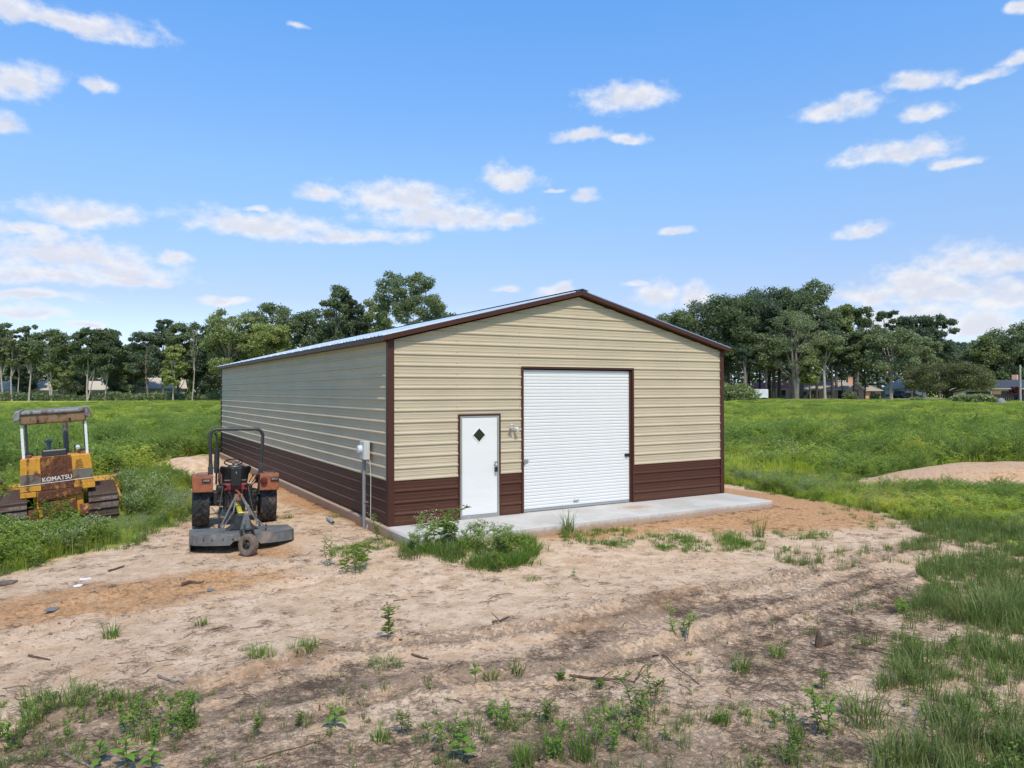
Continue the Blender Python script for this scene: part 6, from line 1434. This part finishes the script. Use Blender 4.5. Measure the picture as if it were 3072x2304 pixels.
    scatter('short_grass', 'turf', x, y, rng.random(len(x))*6.283, np.vstack(S), np.concatenate(I), 'short patchy grass creeping over the bare soil', 'grass')
def litter():
    rng = np.random.default_rng(41); n = 60000; x, y, r = sector(rng, n, 3.6, 19, 43); d = dirt_mask(x, y)
    h = np.zeros(n)
    for P in DARK: h = np.maximum(h, soft(P, x, y, 0.5, 0.3, 2))
    h = np.maximum(h, 0.8*(1-sstep(r, 6, 10)))
    c = fbm(x*1.1, y*1.1, 95); k = (d > 0.5) & off_barn(x, y, 0.02) & (rng.random(n) < (0.16+0.75*h)*np.clip((c-0.2)*2.2, 0, 1))
    x, y, h = x[k], y[k], h[k]; m = len(x); s = 0.4+0.9*rng.random(m)**2
    # straws lie mostly along the tracks left by the grader
    scatter('twig_litter', 'litter', x, y, 0.15+rng.normal(size=m)*1.1, np.stack([s, s, s], 1), np.where(rng.random(m) < 0.35+0.3*h, 6+rng.integers(0, 3, m), rng.integers(0, 6, m)), 'dry straws and twigs strewn over the soil', 'twigs')
    n = 70000; x, y, r = sector(rng, n, 3.6, 17, 43); w = np.zeros(n)
    for P in RUTS: w = np.maximum(w, np.exp(-((seg_dist(P, x, y)-0.15)/0.28)**2))
    k = (rng.random(n) < 0.10+0.5*w) & off_barn(x, y, 0.02) & (dirt_mask(x, y) > 0.6); x, y = x[k], y[k]; m = len(x); s = 0.15+0.85*rng.random(m)**3
    scatter('soil_clods', 'clods', x, y, rng.random(m)*6.283, np.stack([s, s, s*0.8], 1), rng.integers(0, 3, m), 'crumbs of loose soil along the wheel tracks', 'soil')
field(); turf(); litter()

# ------------------------------------------------------------------ single plants that stand out
def plant(dx, dy, kind, h, label, group=None, seed=0):
    P = on_ground(dx*DS, dy*DS); z = gz(P[0], P[1]); rng = np.random.default_rng(500+seed+int(dx*7+dy))
    nm = {'grass': 'grass_clump', 'coarse': 'grass_clump', 'mat': 'grass_tuft', 'willow': 'leafy_weed', 'ragweed': 'leafy_weed', 'seedling': 'seedling', 'white': 'flowering_weed', 'broad': 'leafy_weed'}[kind]
    t = thing(nm, label, 'weed' if 'grass' not in nm else 'grass', (P[0], P[1], z), rng.random()*6.28, group)
    if kind in ('grass', 'coarse', 'mat'):
        n, sp, w, ln = {'grass': (46, 0.10, 0.010, 0.55), 'coarse': (110, 0.24, 0.011, 0.75), 'mat': (90, 0.20, 0.007, 1.0)}[kind]
        v, f, q = blades(rng, n, h, sp*(0.6+h), w, ln, 4); obj_of('blades', mesh_np('blades', v, f, MAT['grass_lush' if kind != 'coarse' else 'grass_dull'], q), t)
        v, f, q = blades(rng, 10, h*0.7, sp, w*0.8, 0.9, 3); tag(obj_of('dry_blades', mesh_np('dry_blades', v, f, MAT['seed_tan'], q), t), kind='stuff')
        return
    par = {'willow': (7, 11, 0.13, 0.018, 0.20, 0.6, 0.40, 0.5, 3), 'ragweed': (2, 13, 0.080, 0.022, 0.05, 0.25, 0.15, 0.45, 5), 'seedling': (1, 9, 0.085, 0.045, 0.01, 0.1, 0.15, 0.45, 0),
           'white': (8, 22, 0.085, 0.020, 0.2, 0.45, 0.1, 0.8, 4), 'broad': (5, 10, 0.075, 0.034, 0.14, 0.6, 0.2, 0.4, 2)}[kind]
    ns, nl, L, w, sp, ln, dr, up, br = par; k = max(0.6, min(1.3, h/0.45))
    if kind == 'seedling':                              # few large leaves: each is a piece of its own
        mb = MB(); mb.tube([(0, 0, -0.01), (0.01, 0, h*0.5), (0, 0.01, h)], [0.005, 0.004, 0.002], 6); mb.build('stem', 'stem_green', t)
        V, F = [], []; Lf, wf = h*0.55, h*0.27
        for u_, q in ((0.0, 0.06), (0.18, 0.62), (0.38, 1.0), (0.58, 0.95), (0.78, 0.6), (0.92, 0.25), (1.0, 0.03)):
            zz = Lf*(0.42*u_-0.50*u_*u_); V += [(u_*Lf, -wf*q/2, zz+0.10*wf*q), (u_*Lf, 0, zz), (u_*Lf, wf*q/2, zz+0.10*wf*q)]
        for k in range(6): F += [(3*k, 3*k+1, 3*k+4, 3*k+3), (3*k+1, 3*k+2, 3*k+5, 3*k+4)]
        me = mesh_np('leaf', np.array(V), np.array(F), MAT['weed_bright'], rng.random(12)*0.3+0.3, True)
        for i in range(9):
            o = obj_of('leaf', me, t); o.location = (0, 0, h*(0.3+0.7*i/8)); o.rotation_euler = (0, R(rng.normal()*12-6), i*2.4+rng.random()*0.5); sc_ = 1.15-0.55*i/8; o.scale = (sc_,)*3
        return
    v, f, q, st = leafy(rng, h, ns, nl, L*k, w*k, sp, ln, dr, up, br)
    obj_of('leaves', mesh_np('leaves', v, f, MAT[{'willow': 'weed_dusty', 'ragweed': 'weed_green', 'white': 'weed_grey', 'broad': 'weed_bright'}[kind]], q), t)
    st.build('stem', 'stem_green' if kind != 'ragweed' else 'stem_red', t)
    if kind in ('white', 'willow'):
        n = 70 if kind == 'white' else 26; cc = np.stack([rng.normal(size=n)*0.5*h*0.5, rng.normal(size=n)*0.5*h*0.5, h*(0.78+0.3*rng.random(n))], 1); v, f, q = leaf_cards(cc, 0.022, rng, 0.9)
        obj_of('flower_head', mesh_np('flower_head', v, f, MAT['flower_white' if kind == 'white' else 'seed_tan'], q), t)
GS = 'weeds by the slab'; GB = 'weeds growing on the bare soil'; GF = 'weeds in the foreground'
for a in (
    (945, 1188, 'willow', 0.72, 'tallest drooping weed in front of the walk door', GS), (905, 1192, 'white', 0.42, 'pale seeding weed at the left of the green clump', GS), (1010, 1196, 'broad', 0.45, 'leafy weed in the middle of the green clump by the door', GS),
    (1060, 1206, 'white', 0.55, 'pale flowering weed right of the walk door', GS), (1105, 1200, 'willow', 0.42, 'drooping weed at the right end of the green clump', GS), (1078, 1240, 'ragweed', 0.50, 'thin forked weed leaning out of the green clump', GS),
    (975, 1205, 'coarse', 0.38, 'thick grass clump beneath the drooping weed', GS), (1040, 1222, 'coarse', 0.30, 'low grass clump at the front of the green clump', GS), (885, 1205, 'coarse', 0.24, 'low grass clump at the left of the green clump', GS),
    (930, 1178, 'white', 0.62, 'pale seeding weed reaching up before the brown wall', GS), (985, 1182, 'ragweed', 0.62, 'dark upright weed touching the walk door', GS), (1025, 1185, 'white', 0.50, 'feathery weed before the slab edge by the roller door', GS), (1085, 1190, 'white', 0.48, 'loose seeding weed at the right of the green clump', GS),
    (818, 1168, 'ragweed', 0.52, 'upright weed at the left corner of the slab', GS), (770, 1238, 'willow', 0.48, 'willow leaved weed standing alone left of the slab corner', GS), (714, 1222, 'ragweed', 0.48, 'thin weed left of the willow leaved weed', GS),
    (755, 1200, 'mat', 0.20, 'low grass tuft below the slab corner', GS), (620, 1120, 'mat', 0.16, 'small grass tuft right of the mower', GB), (722, 1118, 'mat', 0.14, 'flat grass tuft beside the grey pipe', GB),
    (1226, 1150, 'grass', 0.62, 'spiky grass clump at the slab edge before the roller door', GS), (1640, 1160, 'grass', 0.62, 'tall grass clump at the right end of the slab', GS), (1268, 1172, 'mat', 0.20, 'tuft of grass below the roller door', GS), (1340, 1160, 'broad', 0.24, 'small weed on the slab edge right of the roller door', GS),
    (240, 1378, 'grass', 0.26, 'broad bladed grass sprout alone on the left soil', GB), (838, 1382, 'ragweed', 0.50, 'slender upright weed alone in the middle of the soil', GB), (436, 1352, 'grass', 0.12, 'tiny grass sprout below the mower', GB), (565, 1418, 'mat', 0.18, 'dark grass tuft on the soil edge', GB), (662, 1408, 'mat', 0.16, 'bright low grass tuft right of the dark one', GB),
    (830, 1440, 'mat', 0.14, 'dull grass patch below the slender weed', GB), (1150, 1252, 'mat', 0.10, 'tiny tuft in front of the green clump', GB), (1240, 1245, 'seedling', 0.12, 'tiny seedling right of the green clump', GB), (1700, 1215, 'mat', 0.14, 'small tuft right of the tall grass clump', GB), (1690, 1190, 'broad', 0.12, 'little dark sprout by the track', GB),
    (1027, 1474, 'seedling', 0.17, 'bright green seedling in the centre foreground', GF), (725, 1572, 'seedling', 0.20, 'bright seedling at the left of the centre foreground', GF), (300, 1580, 'broad', 0.34, 'dense leafy weed in the lower left', GF), (390, 1570, 'broad', 0.36, 'second dense leafy weed in the lower left', GF), (355, 1600, 'broad', 0.26, 'low leafy weed under the two dense ones', GF),
    (640, 1570, 'ragweed', 0.18, 'ragged weed right of the dense leafy pair', GF), (560, 1590, 'ragweed', 0.16, 'small ragged weed beside the leafy pair', GF), (215, 1655, 'seedling', 0.20, 'pale green seedling at the bottom left', GF), (270, 1662, 'seedling', 0.23, 'larger pale green seedling at the bottom left', GF), (330, 1668, 'seedling', 0.19, 'third pale seedling cut by the bottom edge', GF),
    (20, 1600, 'broad', 0.30, 'leafy weed cut by the left edge', GF), (75, 1560, 'grass', 0.30, 'grass clump at the lower left edge', GF), (150, 1520, 'coarse', 0.26, 'loose grass clump at the lower left', GF), (960, 1605, 'broad', 0.30, 'leafy weed in the bottom centre', GF), (880, 1592, 'ragweed', 0.22, 'ragged weed left of the bottom centre', GF),
    (820, 1600, 'grass', 0.16, 'short sprout at the bottom left of centre', GF), (1075, 1560, 'broad', 0.26, 'broad leaved weed right of the bright seedling', GF), (1000, 1648, 'seedling', 0.24, 'wide leaved seedling near the bottom edge', GF), (1130, 1650, 'grass', 0.26, 'grass clump at the bottom centre', GF), (1190, 1565, 'ragweed', 0.26, 'ragged weed in the bottom centre', GF),
    (1260, 1640, 'grass', 0.42, 'tall thin grass clump in the bottom centre', GF), (1320, 1620, 'broad', 0.30, 'leafy weed right of the tall thin grass', GF), (1185, 1640, 'broad', 0.28, 'pale leafy weed left of the tall thin grass', GF), (1370, 1560, 'ragweed', 0.42, 'tall ragged weed right of the bottom centre', GF), (1410, 1530, 'ragweed', 0.38, 'second tall ragged weed right of the bottom centre', GF), (1350, 1590, 'broad', 0.28, 'dark leafy weed below the tall ragged pair', GF),
    (1465, 1378, 'broad', 0.36, 'pale leafy weed standing alone right of centre', GB), (1060, 1470, 'grass', 0.16, 'grass sprout right of the bright seedling', GF), (1215, 1475, 'ragweed', 0.14, 'small sprout among the twigs', GF), (1120, 1455, 'grass', 0.14, 'thin sprout by the dark twig', GF), (1300, 1490, 'ragweed', 0.18, 'small weed left of the long branch', GF), (1560, 1565, 'grass', 0.16, 'stubby sprout in the lower right', GF), (1600, 1452, 'grass', 0.28, 'fan of coarse grass in the right foreground', GF),
    (1680, 1420, 'grass', 0.24, 'fan of grass on the rut edge', GF), (1800, 1590, 'broad', 0.42, 'drooping broad leaved weed in the lower right', GF), (1780, 1490, 'ragweed', 0.22, 'weed above the drooping broad leaved one', GF), (1870, 1560, 'coarse', 0.34, 'grass clump left of the thick right turf', GF), (2115, 1345, 'coarse', 0.62, 'big lush grass clump at the right', GF), (2170, 1330, 'coarse', 0.52, 'grass clump right of the big lush one', GF), (1980, 1480, 'coarse', 0.36, 'loose grass clump in the right turf', GF),
    (2060, 1600, 'coarse', 0.40, 'tall grass clump near the bottom right', GF), (1940, 1640, 'coarse', 0.36, 'grass clump at the bottom right', GF), (1960, 1330, 'broad', 0.22, 'leafy weed left of the big lush clump', GF), (1690, 1560, 'broad', 0.20, 'little leafy sprout above the pale patch', GF), (1720, 1590, 'grass', 0.14, 'dark spiky rosette in the lower right', GF),
    (120, 1150, 'willow', 0.70, 'dark leafy weed growing up the back of the bulldozer', None), (150, 1140, 'broad', 0.60, 'green weed before the right track of the bulldozer', None), (200, 1180, 'white', 0.55, 'grey green weed in front of the bulldozer track', None), (165, 1195, 'white', 0.45, 'feathery weed at the edge of the soil by the bulldozer', None), (70, 1165, 'broad', 0.55, 'leafy weed between the bulldozer tracks', None),
    (290, 1120, 'white', 0.95, 'tall grey green weed between bulldozer and tractor', None), (330, 1105, 'white', 0.90, 'pale flowering weed left of the tractor', None), (350, 1125, 'willow', 0.70, 'leafy weed beside the left tractor wheel', None), (265, 1090, 'white', 1.0, 'tallest pale weed behind the bulldozer track', None), (298, 1170, 'mat', 0.22, 'low grass tuft on the soil left of the mower', None), (40, 1200, 'coarse', 0.40, 'grass clump at the left edge below the bulldozer', None), (20, 1225, 'coarse', 0.30, 'low grass clump at the left edge of the soil', None)):
    plant(*a)

# ------------------------------------------------------------------ sticks and scraps on the soil
def stick(ax, ay, bx, by, r, label, mat='twig_brown', forks=0, name='fallen_twig'):
    A, B = on_ground(ax*DS, ay*DS), on_ground(bx*DS, by*DS); rng = np.random.default_rng(int(ax+by)); n = 6; P = []
    side = np.array([-(B-A)[1], (B-A)[0], 0]); side = side/np.linalg.norm(side)
    for k in range(n+1):
        t = k/n; p = A*(1-t)+B*t + side*rng.normal()*0.02*np.linalg.norm(B-A)*(0 < k < n); p[2] = gz(p[0], p[1]) + r*0.8 + 0.02*math.sin(t*3.1)*(forks > 0); P.append(p)
    C = (A+B)/2; C[2] = gz(C[0], C[1]); t_ = thing(name, label, 'twig', C)
    mb = MB(); mb.tube([p-C for p in P], [r*(1.0-0.5*k/n) for k in range(n+1)], 7); mb.build('stick', mat, t_, True)
    for k in range(forks):
        q = P[2+k % 4]-C; d = (P[3+k % 3]-P[2+k % 3])*(0.8+rng.random()) + side*(0.12 if k % 2 else -0.12)*(0.6+rng.random()) + np.array([0, 0, 0.05+0.06*rng.random()])
        mb = MB(); mb.tube([q, q+d*0.5, q+d], [r*0.5, r*0.35, r*0.2], 5); mb.build('side_twig', mat, t_, True)
stick(235, 1236, 268, 1226, 0.022, 'flat dark bark strip lying below the bulldozer'); stick(392, 1268, 440, 1262, 0.030, 'thick short log piece in the middle of the left soil')
stick(342, 1462, 396, 1479, 0.016, 'straight brown stick on the left soil edge', 'twig_grey'); stick(62, 1420, 108, 1428, 0.014, 'short brown stick at the left')
stick(890, 1417, 925, 1426, 0.016, 'dark stick below the slender weed'); stick(1065, 1348, 1100, 1336, 0.018, 'dark forked twig on the central rut', forks=2)
stick(1230, 1462, 1370, 1476, 0.014, 'long dark branch with side twigs right of centre', forks=4); stick(1370, 1478, 1395, 1440, 0.010, 'upright crooked twig at the end of the long branch', forks=1)
stick(1410, 1420, 1510, 1480, 0.010, 'thin branch right of the long dark branch', forks=3); stick(140, 1632, 210, 1666, 0.014, 'bent grey branch at the bottom left', 'twig_grey'); stick(530, 1650, 700, 1600, 0.007, 'thin long stem lying at the bottom left of centre')
stick(1840, 1400, 1960, 1428, 0.010, 'thin branch in the right foreground', forks=2); stick(1900, 1440, 1990, 1475, 0.008, 'thin twig below the right branch', forks=1); stick(690, 1540, 690, 1530, 0.012, 'short stub of wood in the left foreground')
stick(850, 1210+90, 880, 1296, 0.008, 'small twig in front of the green clump'); stick(150, 1660, 60, 1652, 0.008, 'faint twig at the bottom left edge')
P = on_ground(1768*DS, 1400*DS); t_ = thing('tree_stump', 'small splintered stump among branches in the right foreground', 'stump', (P[0], P[1], gz(P[0], P[1])))
mb = MB(); mb.tube([(0, 0, -0.02), (0.01, 0, 0.10), (0.02, 0.01, 0.19)], [0.045, 0.038, 0.012], 8); mb.build('stub', 'twig_brown', t_, True)
mb = MB(); mb.tube([(0, 0, 0.02), (0.12, -0.03, 0.06), (0.22, -0.04, 0.03)], [0.035, 0.028, 0.012], 7); mb.build('root', 'twig_brown', t_, True)
simple('paper_white', (0.72, 0.72, 0.72), 0.7, var=0.05); simple('shard_grey', (0.20, 0.195, 0.18), 0.5, metal=0.2, var=0.1); simple('pipe_grey', (0.30, 0.31, 0.31), 0.5, var=0.1)
def scrap(dx, dy, pts, mat, label, name, h=0.012, tilt=0.0):
    P = on_ground(dx*DS, dy*DS); mb = MB(); mb.prism(pts, 0, h); o = mb.build(name, mat, None, bevel=0.003); o.location = (P[0], P[1], gz(P[0], P[1])+0.008); o.rotation_euler = (tilt, tilt*0.6, 0.4); tag(o, label, 'litter')
scrap(183, 1254, [(-0.09, -0.02), (0.0, -0.03), (0.10, -0.01), (0.09, 0.04), (0.02, 0.03), (-0.05, 0.05)], 'paper_white', 'white torn paper scrap on the left soil', 'paper_scrap', 0.02, 0.12)
scrap(168, 1268, [(-0.07, -0.03), (0.03, -0.05), (0.08, 0.0), (0.02, 0.05), (-0.06, 0.03)], 'paper_white', 'small white oval scrap below the torn paper', 'paper_scrap', 0.02)
scrap(110, 1319, [(-0.10, -0.03), (0.03, -0.05), (0.12, 0.04), (0.0, 0.06)], 'shard_grey', 'grey metal shard stuck in the orange soil', 'metal_shard', 0.015, 0.25)
scrap(455, 1278, [(-0.06, -0.04), (0.08, -0.02), (0.05, 0.05), (-0.04, 0.04)], 'shard_grey', 'grey metal shard in the centre of the left soil', 'metal_shard', 0.015, 0.3)
scrap(15, 1262, [(-0.13, -0.07), (0.04, -0.11), (0.15, 0.0), (0.07, 0.08), (-0.10, 0.07)], 'mud_tan', 'flat pale stone at the left edge of the soil', 'flat_stone', 0.03, 0.05)
scrap(1745, 1213, [(-0.05, -0.03), (0.05, -0.02), (0.04, 0.03), (-0.04, 0.02)], 'paper_white', 'small white scrap right of the track', 'paper_scrap', 0.015, 0.1)
A, B = on_ground(700*DS, 1118*DS), on_ground(728*DS, 1142*DS); C = (A+B)/2; C[2] = gz(C[0], C[1])+0.045
t_ = thing('conduit_offcut', 'grey plastic pipe offcut lying near the meter conduit', 'pipe', C); d = (B-A); d[2] = 0
mb = MB(); mb.lathe([(0.036, -0.32), (0.036, 0.32), (0.029, 0.32), (0.029, -0.32), (0.036, -0.32)], (0, 0, 0), 'Y', 14); o = mb.build('pipe', 'pipe_grey', t_, True); o.rotation_euler = (0, 0, math.atan2(-d[0], d[1]))
